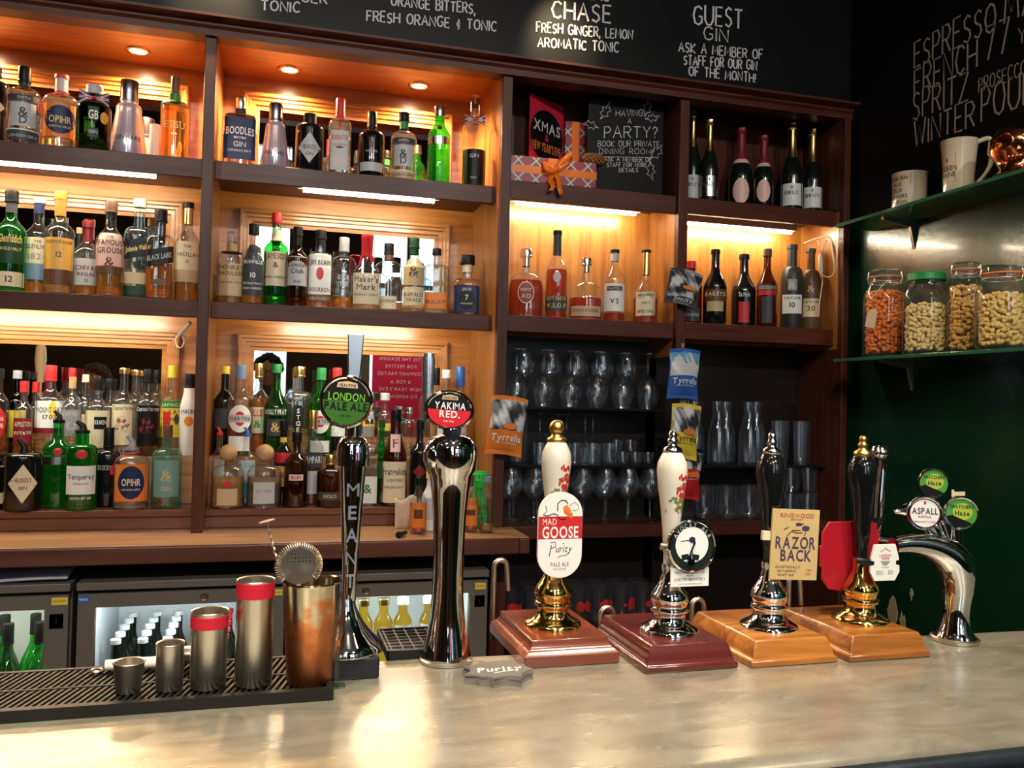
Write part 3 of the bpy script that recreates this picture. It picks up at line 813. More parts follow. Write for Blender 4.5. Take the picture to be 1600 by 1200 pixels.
    ('whisky_bottle', 'clear rounded bottle with black stopper and low yellow label', 'whisky bottles on the middle shelf', 0.386, 2.9851, 1.819, 0.2486, 0.0964, 'squat', 'c', ('amber', 0.06), ('black', 0.16, 1.1), [('r', 0.06, 0.24, 0.6, 'cream', (('WOODFORD', 0.17, 0.04, 'brown', None, {}),), 0, 0)], {'flute': 18, 'foil': ('brown', 0.76)}),
    ('whisky_bottle', 'clear bottle with dark green neck and cream buffalo label', 'whisky bottles on the middle shelf', 0.4653, 2.924, 1.819, 0.2633, 0.0842, 'whisky', 'c', ('gold', 0.06), ('darkgreen', 0.14, 1.2), [('r', 0.36, 0.72, 0.84, 'tan', (('&', 0.54, 0.14, 'brown', None, {}),), 0, 0), ('r', 0.1, 0.34, 0.84, 'cream', (('BUFFALO', 0.24, 0.05, 'brown', None, {}), ('TRACE', 0.17, 0.04, 'brown', None, {})), 0, 0)], {'foil': ('darkgreen', 0.78)}),
    ('whisky_bottle', 'bluish clear flask with black stopper and orange label', 'whisky bottles on the middle shelf', 0.5524, 2.9675, 1.819, 0.2403, 0.0894, 'squat4', 'bl', None, ('black', 0.1, 1.2), [('r', 0.1, 0.34, 0.9, 'orange', (('BULLEIT', 0.2, 0.05, 'brown', None, {}),), 0, 0)], {}),
    ('whisky_bottle', 'square decanter with black stopper and dark blue label by right post', 'whisky bottles on the middle shelf', 0.6583, 2.9423, 1.819, 0.2191, 0.0986, 'jack', 'c', ('brown', 0.5), ('black', 0.15, 1.5), [('r', 0.06, 0.48, 0.86, 'navy', (('JACK', 0.43, 0.04, 'lightgrey', None, {}),), 0, 0), ('o', 0.1, 0.42, 0.6, 'black', (('7', 0.3, 0.08, 'lightgrey', None, {}), ('SINGLE BARREL', 0.2, 0.025, 'lightgrey', None, {})), 0, 0)], {'foil': ('cream', 0.72)}),
    ('brandy_bottle', 'round fluted cognac decanter with red oval badge', 'brandy bottles in the third bay', 0.857, 2.8774, 1.8186, 0.245, 0.1312, 'decanter', 'c', ('red', 0.55), ('silver', 0.12, 1.6), [('o', 0.2, 0.52, 0.44, 'cream', (), 0, 0), ('o', 0.215, 0.505, 0.4, 'darkred', (('REMY', 0.4, 0.045, 'goldtext', None, {}), ('XO', 0.31, 0.06, 'goldtext', None, {})), 0, 0)], {'flute': 20, 'foil': ('silver', 0.75)}),
    ('brandy_bottle', 'tall dark capped cognac bottle with silver seal', 'brandy bottles in the third bay', 0.9559, 2.8326, 1.8186, 0.3104, 0.0787, 'slopey', 'c', ('red', 0.55), ('black', 0.05, 1.15), [('o', 0.4, 0.52, 0.36, 'lightgrey', (), 0, 0), ('r', 0.08, 0.25, 0.96, 'slate', (('REMY MARTIN', 0.22, 0.045, 'goldtext', None, {}), ('V.S.O.P', 0.14, 0.05, 'goldtext', None, {})), 0, 0)], {'foil': ('slate', 0.72)}),
    ('brandy_bottle', 'low bell shaped cognac decanter with silver stopper', 'brandy bottles in the third bay', 1.0744, 2.855, 1.8186, 0.2242, 0.1236, 'cour', 'c', ('red', 0.36), ('silver', 0.12, 1.6), [('r', 0.06, 0.22, 0.84, 'tan', (('COURVOISIER', 0.15, 0.05, 'brown', None, {}),), 0, 0)], {'foil': ('silver', 0.78)}),
    ('brandy_bottle', 'clear cognac bottle with tall white label', 'brandy bottles in the third bay', 1.1832, 2.855, 1.8186, 0.2629, 0.0832, 'sloper', 'c', ('red', 0.12), ('black', 0.05, 1.2), [('r', 0.14, 0.52, 0.86, 'white', (('VS', 0.28, 0.07, 'slate', None, {}),), 0, 0), ('r', 0.42, 0.48, 0.66, 'navy', (('MARTELL', 0.45, 0.035, 'goldtext', None, {}),), 0, 0)], {'foil': ('lightgrey', 0.84)}),
    ('brandy_bottle', 'cognac bottle with gold neck and cream label', 'brandy bottles in the third bay', 1.3063, 2.855, 1.8186, 0.2705, 0.0935, 'cour2', 'c', ('red', 0.34), ('black', 0.04, 1.2), [('r', 0.1, 0.42, 0.74, 'cream', (('HENNESSY', 0.38, 0.03, 'brown', None, {}), ('VERY', 0.27, 0.03, 'brown', None, {}), ('SPECIAL', 0.16, 0.04, 'brown', None, {})), 0.04, 0)], {'foil': ('gold', 0.66)}),
    ('liqueur_bottle', 'red capped bottle half hidden by the grey snack packet', 'liqueur and port bottles in the right bay', 1.5009, 2.8767, 1.8252, 0.2385, 0.0814, 'whisky', 'br', None, ('red', 0.12, 1.3), [('r', 0.05, 0.26, 0.8, 'slate', (('DISARONNO', 0.15, 0.05, 'lightgrey', None, {}),), 0, 0), ('r', 0.4, 0.55, 0.6, 'darkred', (), 0, 0)], {}),
    ('liqueur_bottle', 'black cream-liqueur bottle with brown arched label', 'liqueur and port bottles in the right bay', 1.5762, 2.8333, 1.8252, 0.2814, 0.0855, 'wine', 'bk', None, ('black', 0.06, 1.15), [('r', 0.3, 0.46, 0.94, 'brown', (('BAILEYS', 0.4, 0.05, 'cream', None, {'arc': -1}),), 0, 0), ('r', 0.17, 0.3, 0.7, 'tan', (), 0, 0)], {}),
    ('liqueur_bottle', 'black bottle with red front panel and white script', 'liqueur and port bottles in the right bay', 1.7281, 2.8866, 1.8252, 0.2824, 0.093, 'wine', 'bk', None, ('black', 0.07, 1.2), [('r', 0.4, 0.5, 0.5, None, (('Tia Maria', 0.44, 0.06, 'white', None, {}),), 0, 0), ('r', 0.06, 0.34, 0.42, 'red', (), 0, 0)], {}),
    ('port_bottle', 'dark brown bottle with pink red band, right of the red panel one', 'liqueur and port bottles in the right bay', 1.7888, 2.8234, 1.8252, 0.2972, 0.0748, 'wine', 'br', None, ('brown', 0.1, 1.2), [('r', 0.46, 0.53, 0.96, 'slate', (("COCKBURN'S", 0.495, 0.04, 'lightgrey', None, {}),), 0, 0), ('r', 0.4, 0.46, 0.96, 'red', (), 0, 0), ('r', 0.05, 0.38, 0.5, 'slate', (), 0, 0)], {}),
    ('port_bottle', 'matt black port bottle with white 10 label', 'liqueur and port bottles in the right bay', 1.9176, 2.855, 1.8252, 0.327, 0.0838, 'port', 'mb', None, ('slate', 0.05, 1.2), [('r', 0.18, 0.4, 0.84, 'white', (('TAYLOR', 0.36, 0.03, 'slate', None, {}), ('10', 0.28, 0.06, 'slate', None, {})), 0, 0), ('r', 0.45, 0.58, 0.4, 'grey', (('&', 0.51, 0.09, 'lightgrey', None, {}),), 0, 0)], {}),
    ('port_bottle', 'frosted brown port bottle with cream 20 label', 'liqueur and port bottles in the right bay', 2.0002, 2.855, 1.8252, 0.3181, 0.0744, 'port', 'mt', None, ('slate', 0.05, 1.2), [('r', 0.16, 0.38, 0.9, 'cream', (('TAYLOR', 0.34, 0.03, 'brown', None, {}), ('20', 0.26, 0.06, 'brown', None, {})), 0, 0), ('r', 0.43, 0.56, 0.4, 'brown', (('&', 0.5, 0.09, 'tan', None, {}),), 0, 0)], {}),
    ('champagne_bottle', 'gold necked sparkling wine bottle nearest the dividing post', 'sparkling wine bottles on the top right shelf', 1.5038, 2.8908, 2.2764, 0.3607, 0.07, 'champ', 'dbk', None, ('gold', 0.09, 1.25, 'wire'), [('r', 0.06, 0.3, 0.94, 'lightgrey', (('BRUT', 0.2, 0.04, 'slate', None, {}), ('&', 0.26, 0.03, 'slate', None, {})), 0, 0)], {'foil': ('gold', 0.6), 'foil2': None}),
    ('champagne_bottle', 'gold necked sparkling wine bottle just left of the pink ones', 'sparkling wine bottles on the top right shelf', 1.5413, 2.8292, 2.2764, 0.3129, 0.0664, 'champ', 'dbk', None, ('gold', 0.09, 1.25, 'wire'), [('r', 0.06, 0.3, 0.94, 'silver', (('BRUT', 0.2, 0.04, 'slate', None, {}), ('&', 0.26, 0.03, 'slate', None, {})), 0, 0)], {'foil': ('gold', 0.6), 'foil2': None}),
    ('champagne_bottle', 'pink necked sparkling wine bottle, the taller of two', 'sparkling wine bottles on the top right shelf', 1.7096, 2.8924, 2.2764, 0.3186, 0.0909, 'champ', 'dbk', None, ('darkred', 0.09, 1.25, 'wire'), [('o', 0.05, 0.36, 0.66, 'palepink', (), 0, 0)], {'foil': ('darkred', 0.6), 'foil2': ('palepink', 0.55)}),
    ('champagne_bottle', 'pink necked sparkling wine bottle, the shorter of two', 'sparkling wine bottles on the top right shelf', 1.7671, 2.8276, 2.2764, 0.2769, 0.0749, 'champ', 'dbk', None, ('darkred', 0.09, 1.25, 'wire'), [('o', 0.05, 0.36, 0.66, 'palepink', (), 0, 0)], {'foil': ('darkred', 0.6), 'foil2': ('palepink', 0.55)}),
    ('champagne_bottle', 'gold necked sparkling wine bottle right of the pink ones', 'sparkling wine bottles on the top right shelf', 1.9115, 2.86, 2.2764, 0.3501, 0.0841, 'champ', 'dbk', None, ('gold', 0.09, 1.25, 'wire'), [('r', 0.06, 0.3, 0.94, 'white', (('BRUT', 0.2, 0.04, 'slate', None, {}), ('&', 0.26, 0.03, 'slate', None, {})), 0, 0)], {'foil': ('gold', 0.6), 'foil2': None}),
    ('champagne_bottle', 'gold necked sparkling wine bottle at the far right end', 'sparkling wine bottles on the top right shelf', 2.0029, 2.86, 2.2764, 0.3361, 0.0773, 'champ', 'dbk', None, ('gold', 0.09, 1.25, 'wire'), [('r', 0.06, 0.3, 0.94, 'white', (('BRUT', 0.2, 0.04, 'slate', None, {}), ('&', 0.26, 0.03, 'slate', None, {})), 0, 0)], {'foil': ('gold', 0.6), 'foil2': None}),
    ('rum_bottle', 'dark rum bottle with round red label cut off at left', 'rum bottles on the raised step', -0.8155, 2.995, 1.322, 0.2691, 0.0638, 'whisky', 'c', ('brown', 0.5), ('black', 0.12, 1.2), [('o', 0.2, 0.55, 0.7, 'red', (('HAVANA', 0.42, 0.05, 'white', None, {}), ('CLUB', 0.34, 0.05, 'white', None, {})), 0, 0)], {}),
    ('rum_bottle', 'dark bottle with grey cap and yellow label at the left edge', 'rum bottles on the raised step', -0.778, 3.0489, 1.322, 0.2657, 0.0604, 'whisky', 'dg', None, ('grey', 0.1, 1.2), [('r', 0.2, 0.52, 0.9, 'yellow', (), 0, 0)], {}),
    ('rum_bottle', 'small rum bottle with red cap and dark red label', 'rum bottles on the raised step', -0.7442, 2.995, 1.322, 0.2311, 0.0543, 'whisky', 'c', ('orange', 0.5), ('red', 0.15, 1.25), [('r', 0.14, 0.5, 0.94, 'darkred', (('APPLETON', 0.42, 0.065, 'cream', None, {}), ('ESTATE', 0.3, 0.04, 'cream', None, {})), 0, 0)], {}),
    ('rum_bottle', 'clear bottle with red cap behind the small red-labelled rum', 'rum bottles on the raised step', -0.7327, 3.085, 1.322, 0.2307, 0.0479, 'whisky', 'c', None, ('red', 0.15, 1.25), [], {}),
    ('rum_bottle', 'broad rum bottle with red cap and white label with yellow island', 'rum bottles on the raised step', -0.6781, 3.0323, 1.322, 0.2846, 0.0872, 'squatn', 'c', ('gold', 0.15), ('red', 0.18, 1.2), [('r', 0.3, 0.6, 0.96, 'white', (('MOUNT GAY', 0.5, 0.06, 'slate', None, {}), ('1703', 0.42, 0.05, 'slate', None, {})), 0, 0), ('o', 0.4, 0.6, 0.24, 'yellow', (), 0, 0.1), ('r', 0.24, 0.3, 0.96, 'darkred', (), 0, 0)], {}),
    ('rum_bottle', 'clear bottle with red cap behind the white labelled rum', 'rum bottles on the raised step', -0.6272, 3.085, 1.322, 0.2793, 0.0496, 'whisky', 'c', None, ('red', 0.12, 1.25), [('r', 0.2, 0.5, 0.9, 'white', (), 0, 0)], {}),
    ('rum_bottle', 'clear bottle with cork and grey label', 'rum bottles on the raised step', -0.6066, 2.995, 1.322, 0.249, 0.0586, 'whisky', 'c', ('gold', 0.1), ('cork', 0.15, 1.0), [('r', 0.28, 0.58, 0.92, 'grey', (('EAST BAY', 0.53, 0.045, 'lightgrey', None, {}), ('O', 0.38, 0.1, 'lightgrey', None, {})), 0, 0)], {}),
    ('rum_bottle', 'clear bottle with pale cap behind the grey labelled one', 'rum bottles on the raised step', -0.5795, 3.0487, 1.322, 0.259, 0.0543, 'whisky', 'c', None, ('cream', 0.1, 1.1), [('r', 0.1, 0.5, 0.9, 'cream', (), 0, 0)], {}),
    ('rum_bottle', 'bottle with cream label and small black KRAKEN patch', 'rum bottles on the raised step', -0.531, 2.995, 1.322, 0.2475, 0.072, 'squatn', 'c', ('water', 0.2), ('black', 0.16, 1.2), [('r', 0.1, 0.58, 0.96, 'cream', (), 0, 0), ('r', 0.34, 0.5, 0.5, 'black', (('KRAKEN', 0.43, 0.055, 'white', None, {}),), 0, 0.12)], {}),
    ('rum_bottle', 'clear bottle with black cap behind the cream labelled rum', 'rum bottles on the raised step', -0.5106, 3.0807, 1.322, 0.2474, 0.0746, 'whisky', 'c', None, ('black', 0.14, 1.2), [], {}),
    ('rum_bottle', 'white rum bottle with gold cap and cream captain label', 'rum bottles on the raised step', -0.4601, 3.0219, 1.322, 0.2831, 0.0704, 'whisky', 'c', ('water', 0.5), ('gold', 0.07, 1.3), [('r', 0.12, 0.58, 0.94, 'cream', (('Captain Morgan', 0.54, 0.045, 'slate', None, {}), ('&', 0.36, 0.18, 'darkred', None, {})), 0, 0)], {}),
    ('rum_bottle', 'clear bottle with gold cap between the two captain labels', 'rum bottles on the raised step', -0.4314, 3.0841, 1.322, 0.2795, 0.0586, 'whisky', 'c', None, ('gold', 0.07, 1.3), [('r', 0.1, 0.5, 0.9, 'cream', (), 0, 0)], {}),
    ('rum_bottle', 'rum bottle with black captain label', 'rum bottles on the raised step', -0.3822, 2.995, 1.322, 0.2806, 0.0769, 'whisky', 'c', ('brown', 0.4), ('black', 0.16, 1.2), [('r', 0.12, 0.58, 0.94, 'black', (('Captain Morgan', 0.54, 0.045, 'lightgrey', None, {}), ('&', 0.36, 0.18, 'darkred', None, {})), 0, 0)], {}),
    ('rum_bottle', 'clear bottle with black cap behind the black captain label', 'rum bottles on the raised step', -0.3679, 3.085, 1.322, 0.2814, 0.0611, 'whisky', 'c', None, ('black', 0.16, 1.2), [('r', 0.1, 0.5, 0.9, 'slate', (), 0, 0)], {}),
    ('rum_bottle', 'rum bottle with yellow cap and green and yellow label', 'rum bottles on the raised step', -0.3136, 3.0343, 1.322, 0.2967, 0.0731, 'whisky', 'c', ('gold', 0.5), ('yellow', 0.14, 1.15), [('r', 0.2, 0.6, 0.95, 'yellow', (('WRAY', 0.48, 0.05, 'darkred', None, {}), ('NEPHEW', 0.4, 0.04, 'darkred', None, {})), 0, 0), ('r', 0.52, 0.6, 0.95, 'green', (('JAMAICA', 0.56, 0.035, 'cream', None, {}),), 0, 0), ('r', 0.28, 0.48, 0.3, 'red', (), 0, -0.2), ('o', 0.34, 0.46, 0.2, 'slate', (), 0, 0.22)], {}),
    ('rum_bottle', 'opaque white coconut liqueur bottle with black cap by the left post', 'rum bottles on the raised step', -0.2564, 2.995, 1.322, 0.2699, 0.057, 'malibu', 'wh', None, ('black', 0.18, 1.0), [('r', 0.4, 0.55, 0.9, None, (('MALIBU', 0.54, 0.05, 'slate', None, {'arc': -2}),), 0, 0), ('o', 0.36, 0.48, 0.5, 'orange', (), 0, 0)], {}),
    ('gin_bottle', 'black bottle with cream label cut off at the left edge, lowest shelf', 'gin bottles on the lowest shelf', -0.7899, 2.9138, 1.167, 0.164, 0.0893, 'hend', 'bk', None, ('black', 0.14, 1.3), [('r', 0.1, 0.3, 0.9, 'cream', (), 0, 0)], {}),
    ('gin_bottle', 'black squat gin bottle with cream diamond label on the lowest shelf', 'gin bottles on the lowest shelf', -0.7053, 2.86, 1.167, 0.2103, 0.1035, 'hend', 'bk', None, ('black', 0.24, 1.3, 'pour'), [('d', 0.12, 0.66, 0.74, 'cream', (("HENDRICK'S", 0.44, 0.06, 'brown', None, {}), ('GIN', 0.33, 0.045, 'brown', None, {})), 0, 0)], {}),
    ('gin_bottle', 'bright green gin bottle with black pourer and red seal, lowest shelf', 'gin bottles on the lowest shelf', -0.6256, 2.9167, 1.167, 0.297, 0.0845, 'whisky', 'g', None, ('black', 0.13, 1.0, 'pour'), [('r', 0.45, 0.53, 0.98, 'silver', (), 0, 0), ('o', 0.54, 0.62, 0.3, 'red', (), 0, 0)], {}),
    ('gin_bottle', 'green three-shouldered gin bottle with white label and red seal', 'gin bottles on the lowest shelf', -0.5475, 2.86, 1.167, 0.2683, 0.0898, 'tanq', 'g2', None, ('black', 0.14, 1.0, 'pour'), [('r', 0.18, 0.5, 0.88, 'white', (('Tanqueray', 0.38, 0.055, 'slate', None, {}), ('STRENGTH', 0.3, 0.02, 'slate', None, {})), 0, 0), ('o', 0.58, 0.68, 0.36, 'red', (), 0, 0), ('r', 0.12, 0.16, 0.7, None, (('LONDON DRY GIN', 0.14, 0.03, 'white', None, {}),), 0, 0)], {}),
    ('gin_bottle', 'tall glossy black gin bottle on the lowest shelf', 'gin bottles on the lowest shelf', -0.4839, 2.9225, 1.167, 0.2474, 0.0704, 'round', 'bk', None, ('black', 0.26, 1.3), [('r', 0.4, 0.56, 0.9, None, (('BROCKMANS', 0.5, 0.06, 'lightgrey', None, {}),), 0, 0)], {}),
    ('gin_bottle', 'squat gin bottle with dark oval label and pourer, lowest shelf', 'gin bottles on the lowest shelf', -0.4063, 2.8623, 1.167, 0.225, 0.1031, 'squat', 'c', ('water', 0.2), ('grey', 0.2, 0.8, 'pour'), [('r', 0.12, 0.62, 0.9, 'orange', (), 0, 0), ('o', 0.15, 0.6, 0.72, 'navy', (('OPIHR', 0.38, 0.09, 'cream', None, {}), ('LONDON DRY', 0.28, 0.025, 'goldtext', None, {})), 0, 0)], {'tassel': 'red'}),
    ('gin_bottle', 'pale teal gin bottle with brown stopper on the lowest shelf', 'gin bottles on the lowest shelf', -0.308, 2.8897, 1.167, 0.2591, 0.091, 'round', 'teal', None, ('brown', 0.17, 0.95), [('r', 0.14, 0.58, 0.8, 'etch', (('&', 0.4, 0.14, 'tan', None, {}), ('GIN', 0.24, 0.05, 'tan', None, {})), 0, 0), ('d', 0.03, 0.12, 0.2, 'darkred', (), 0, -0.2)], {}),
    ('vermouth_bottle', 'dark bottle with yellow cap at the left of the raised step', 'vermouth and liqueur bottles on the raised step', -0.1493, 3.055, 1.322, 0.3009, 0.0696, 'whisky', 'bk', None, ('yellow', 0.09, 1.2), [('r', 0.3, 0.52, 0.9, 'slate', (), 0, 0)], {}),
    ('vermouth_bottle', 'vermouth bottle with blue cap and round white label', 'vermouth and liqueur bottles on the raised step', -0.0961, 2.995, 1.322, 0.3052, 0.0837, 'whisky', 'c', ('brown', 0.34), ('steelblue', 0.16, 1.15), [('o', 0.26, 0.56, 0.86, 'white', (), 0, 0), ('o', 0.33, 0.49, 0.4, 'red', (), 0, 0), ('r', 0.37, 0.45, 0.84, 'lightgrey', (('MARTINI', 0.41, 0.045, 'slate', None, {}),), 0, 0), ('r', 0.06, 0.22, 0.8, 'white', (), 0, 0)], {}),
    ('vermouth_bottle', 'orange aperitif bottle with gold cap', 'vermouth and liqueur bottles on the raised step', -0.0396, 3.0552, 1.322, 0.3136, 0.0682, 'whisky', 'c', ('orange', 0.62), ('gold', 0.16, 1.15), [('r', 0.24, 0.52, 0.95, 'cream', (('LILLET', 0.46, 0.07, 'red', None, {}), ('&', 0.34, 0.08, 'green', None, {})), 0, 0)], {}),
    ('vermouth_bottle', 'green vermouth bottle with white lettering across it', 'vermouth and liqueur bottles on the raised step', 0.0192, 3.0033, 1.322, 0.3116, 0.0805, 'wine', 'dgg', None, ('green', 0.1, 1.2), [('r', 0.44, 0.52, 0.96, 'darkgreen', (('NOILLY PRAT', 0.48, 0.05, 'white', None, {}),), 0, 0), ('r', 0.22, 0.4, 0.7, 'slate', (('&', 0.32, 0.1, 'goldtext', None, {}),), 0, 0)], {}),
    ('vermouth_bottle', 'clear ribbed liqueur bottle with narrow black label', 'vermouth and liqueur bottles on the raised step', 0.0952, 3.0519, 1.322, 0.307, 0.0823, 'square', 'c', ('gold', 0.3), ('gold', 0.12, 1.3), [('r', 0.12, 0.56, 0.26, 'black', (('S', 0.5, 0.05, 'white', None, {}), ('T', 0.43, 0.05, 'white', None, {}), ('G', 0.36, 0.05, 'white', None, {}), ('E', 0.29, 0.05, 'white', None, {}), ('R', 0.22, 0.05, 'white', None, {})), 0, 0)], {'flute': 16}),
    ('vermouth_bottle', 'bright green vermouth bottle with round label beside the green badge', 'vermouth and liqueur bottles on the raised step', 0.167, 2.9962, 1.322, 0.3033, 0.0792, 'whisky', 'g', None, ('green', 0.14, 1.15), [('o', 0.26, 0.52, 0.8, 'white', (), 0, 0), ('o', 0.33, 0.46, 0.42, 'red', (), 0, 0.0), ('r', 0.36, 0.43, 0.8, 'lightgrey', (('MARTINI', 0.395, 0.042, 'slate', None, {}),), 0, 0), ('r', 0.05, 0.18, 0.8, 'white', (), 0, 0)], {}),
    ('vermouth_bottle', 'dark bottle with red cap partly behind the green badge', 'vermouth and liqueur bottles on the raised step', 0.2245, 3.054, 1.322, 0.3068, 0.0766, 'whisky', 'bk', None, ('red', 0.13, 1.2), [('r', 0.22, 0.34, 0.8, 'white', (), 0, 0), ('o', 0.35, 0.5, 0.6, 'red', (), 0, 0)], {}),
    ('vermouth_bottle', 'slim clear bottle with grey label right of the green badge', 'vermouth and liqueur bottles on the raised step', 0.3363, 3.0359, 1.322, 0.2263, 0.0498, 'slim', 'c', None, ('lightgrey', 0.1, 1.2), [('r', 0.3, 0.7, 0.8, 'grey', (), 0, 0), ('r', 0.46, 0.56, 0.84, 'yellow', (), 0, 0)], {}),
    ('vermouth_bottle', 'slim clear bottle with pale cap left of the red poster reflection', 'vermouth and liqueur bottles on the raised step', 0.3906, 3.0241, 1.322, 0.223, 0.0543, 'slim', 'c', ('water', 0.4), ('lightgrey', 0.12, 1.3), [('r', 0.4, 0.52, 0.8, 'yellow', (), 0, 0)], {}),
    ('liqueur_bottle', 'thin bright green bottle tucked behind the brown monk-shaped one', 'liqueur bottles on the lowest shelf', 0.3704, 2.93, 1.167, 0.2875, 0.0438, 'slim', 'g2', None, ('darkgreen', 0.1, 1.2), [('r', 0.3, 0.5, 0.8, 'green', (), 0, 0)], {}),
    ('vermouth_bottle', 'clear decanter behind the brown monk-shaped bottle', 'vermouth and liqueur bottles on the raised step', 0.4797, 3.03, 1.322, 0.1727, 0.064, 'squat', 'c', ('water', 0.4), ('silver', 0.14, 1.2), [], {}),
    ('liqueur_bottle', 'dark bottle between the monk-shaped one and chrome font', 'liqueur bottles on the lowest shelf', 0.5022, 2.9261, 1.167, 0.2898, 0.0665, 'whisky', 'bk', None, ('black', 0.12, 1.2), [('d', 0.3, 0.46, 0.7, 'darkred', (), 0, 0)], {}),
    ('vermouth_bottle', 'clear bottle with black cap behind the oval badge', 'vermouth and liqueur bottles on the raised step', 0.5797, 3.0624, 1.322, 0.319, 0.0653, 'whisky', 'c', None, ('black', 0.2, 1.2), [], {}),
    ('vermouth_bottle', 'clear bottle with white cap behind the oval badge', 'vermouth and liqueur bottles on the raised step', 0.604, 2.995, 1.322, 0.3107, 0.0709, 'whisky', 'c', None, ('white', 0.1, 1.2), [('r', 0.1, 0.5, 0.8, 'lightgrey', (), 0, 0)], {}),
    ('vermouth_bottle', 'clear bottle with blue cap near the right post', 'vermouth and liqueur bottles on the raised step', 0.6632, 3.0366, 1.322, 0.3255, 0.0629, 'slim', 'bl', None, ('blue', 0.22, 1.25), [('r', 0.2, 0.56, 0.9, 'lightgrey', (('BLUE', 0.4, 0.05, 'blue', None, {}),), 0, 0)], {}),
    ('liqueur_bottle', 'round golden tequila bottle with cork ball stopper', 'liqueur bottles on the lowest shelf', -0.1232, 2.86, 1.167, 0.1997, 0.1022, 'patron', 'c', ('gold', 0.5), ('cork', 0.2, 1.6, 'ball'), [('r', 0.06, 0.32, 0.6, 'tan', (), 0, 0), ('o', 0.34, 0.44, 0.3, 'red', (), 0, 0)], {}),
    ('liqueur_bottle', 'clear bottle with red collared pourer, left end of lowest shelf', 'liqueur bottles on the lowest shelf', -0.1545, 2.93, 1.167, 0.2519, 0.0409, 'slim', 'c', None, ('red', 0.1, 1.4, 'pour'), [('r', 0.3, 0.6, 0.8, 'lightgrey', (), 0, 0)], {}),
    ('liqueur_bottle', 'clear tequila bottle with blue collar and blue label', 'liqueur bottles on the lowest shelf', -0.0687, 2.9292, 1.167, 0.2531, 0.0608, 'whisky', 'c', ('water', 0.3), ('blue', 0.12, 1.3, 'pour'), [('r', 0.3, 0.58, 0.9, 'lightgrey', (('AZUL', 0.52, 0.05, 'teal', None, {}),), 0, 0), ('r', 0.1, 0.3, 0.9, 'teal', (), 0, 0)], {}),
    ('liqueur_bottle', 'round clear tequila bottle with cork ball stopper', 'liqueur bottles on the lowest shelf', -0.0111, 2.86, 1.167, 0.2007, 0.1082, 'patron', 'c', ('water', 0.5), ('cork', 0.2, 1.6, 'ball'), [('r', 0.08, 0.42, 0.6, 'lightgrey', (('SILVER', 0.28, 0.05, 'grey', None, {}),), 0, 0)], {}),
    ('liqueur_bottle', 'black coffee liqueur bottle with yellow and red label', 'liqueur bottles on the lowest shelf', 0.0464, 2.9293, 1.167, 0.2777, 0.0607, 'whisky', 'bk', None, ('black', 0.12, 1.2), [('r', 0.22, 0.46, 0.96, 'amberlabel', (('KAHLUA', 0.36, 0.07, 'darkred', None, {}),), 0, 0), ('r', 0.74, 0.8, 0.5, 'yellow', (), 0, 0), ('r', 0.5, 0.62, 0.9, 'red', (), 0, 0)], {}),
    ('liqueur_bottle', 'dark brown bottle with small pink label and black cap', 'liqueur bottles on the lowest shelf', 0.0879, 2.8677, 1.167, 0.2428, 0.0752, 'whisky', 'br', None, ('black', 0.14, 1.2), [('r', 0.36, 0.44, 0.6, 'palepink', (('RUM', 0.4, 0.04, 'darkred', None, {}),), 0, 0)], {}),
    ('liqueur_bottle', 'aperitif bottle with gold neck and white block lettering', 'liqueur bottles on the lowest shelf', 0.1403, 2.9241, 1.167, 0.3138, 0.0706, 'whisky', 'c', ('brown', 0.5), ('gold', 0.2, 1.15), [('r', 0.4, 0.54, 0.96, 'slate', (('CAMPARI', 0.48, 0.07, 'white', None, {}),), 0, 0), ('r', 0.12, 0.36, 0.8, 'lightgrey', (), 0, 0)], {}),
    ('liqueur_bottle', 'dark squat bottle with gold cap left of the chrome column', 'liqueur bottles on the lowest shelf', 0.1971, 2.8614, 1.167, 0.1708, 0.0884, 'squat', 'br', None, ('gold', 0.2, 1.3), [('r', 0.14, 0.3, 0.9, 'slate', (('GOLD', 0.22, 0.06, 'goldtext', None, {}),), 0, 0)], {}),
    ('liqueur_bottle', 'clear square bottle with white label and lime print', 'liqueur bottles on the lowest shelf', 0.3229, 2.8886, 1.167, 0.288, 0.0667, 'square', 'c', ('water', 0.6), ('silver', 0.06, 1.2), [('r', 0.03, 0.34, 0.9, 'white', (('&', 0.2, 0.1, 'green', None, {}),), 0, 0), ('r', 0.4, 0.5, 0.9, None, (('LIMONE', 0.46, 0.05, 'grey', None, {}),), 0, 0)], {}),
    ('liqueur_bottle', 'brown monk-shaped hazelnut liqueur bottle with cream label', 'liqueur bottles on the lowest shelf', 0.4085, 2.8657, 1.167, 0.3232, 0.0925, 'frang', 'br', None, ('black', 0.12, 1.1), [('r', 0.04, 0.46, 0.94, 'cream', (('Frangelico', 0.36, 0.07, 'slate', None, {}), ('LIQUORE', 0.27, 0.025, 'slate', None, {}), ('HAZELNUT', 0.2, 0.025, 'slate', None, {})), 0, 0), ('r', 0.56, 0.74, 0.36, 'palepink', (('F', 0.65, 0.09, 'darkred', None, {}),), 0, 0)], {}),
    ('sauce_bottle', 'small bottle with orange label and black cap on the ledge', 'small bottles on the wooden ledge', 0.4572, 2.66, 1.105, 0.1755, 0.0543, 'sauce', 'c', ('red', 0.1), ('black', 0.14, 1.2), [('r', 0.12, 0.56, 0.94, 'orange', (), 0, 0), ('r', 0.28, 0.44, 0.5, 'brown', (), 0, 0)], {}),
    ('sauce_bottle', 'small white bottle with yellow cap behind the orange labelled one', 'small bottles on the wooden ledge', 0.5006, 2.71, 1.105, 0.1892, 0.0494, 'sauce', 'wh', None, ('yellow', 0.12, 1.3), [('r', 0.2, 0.56, 0.9, 'lightgrey', (), 0, 0)], {}),
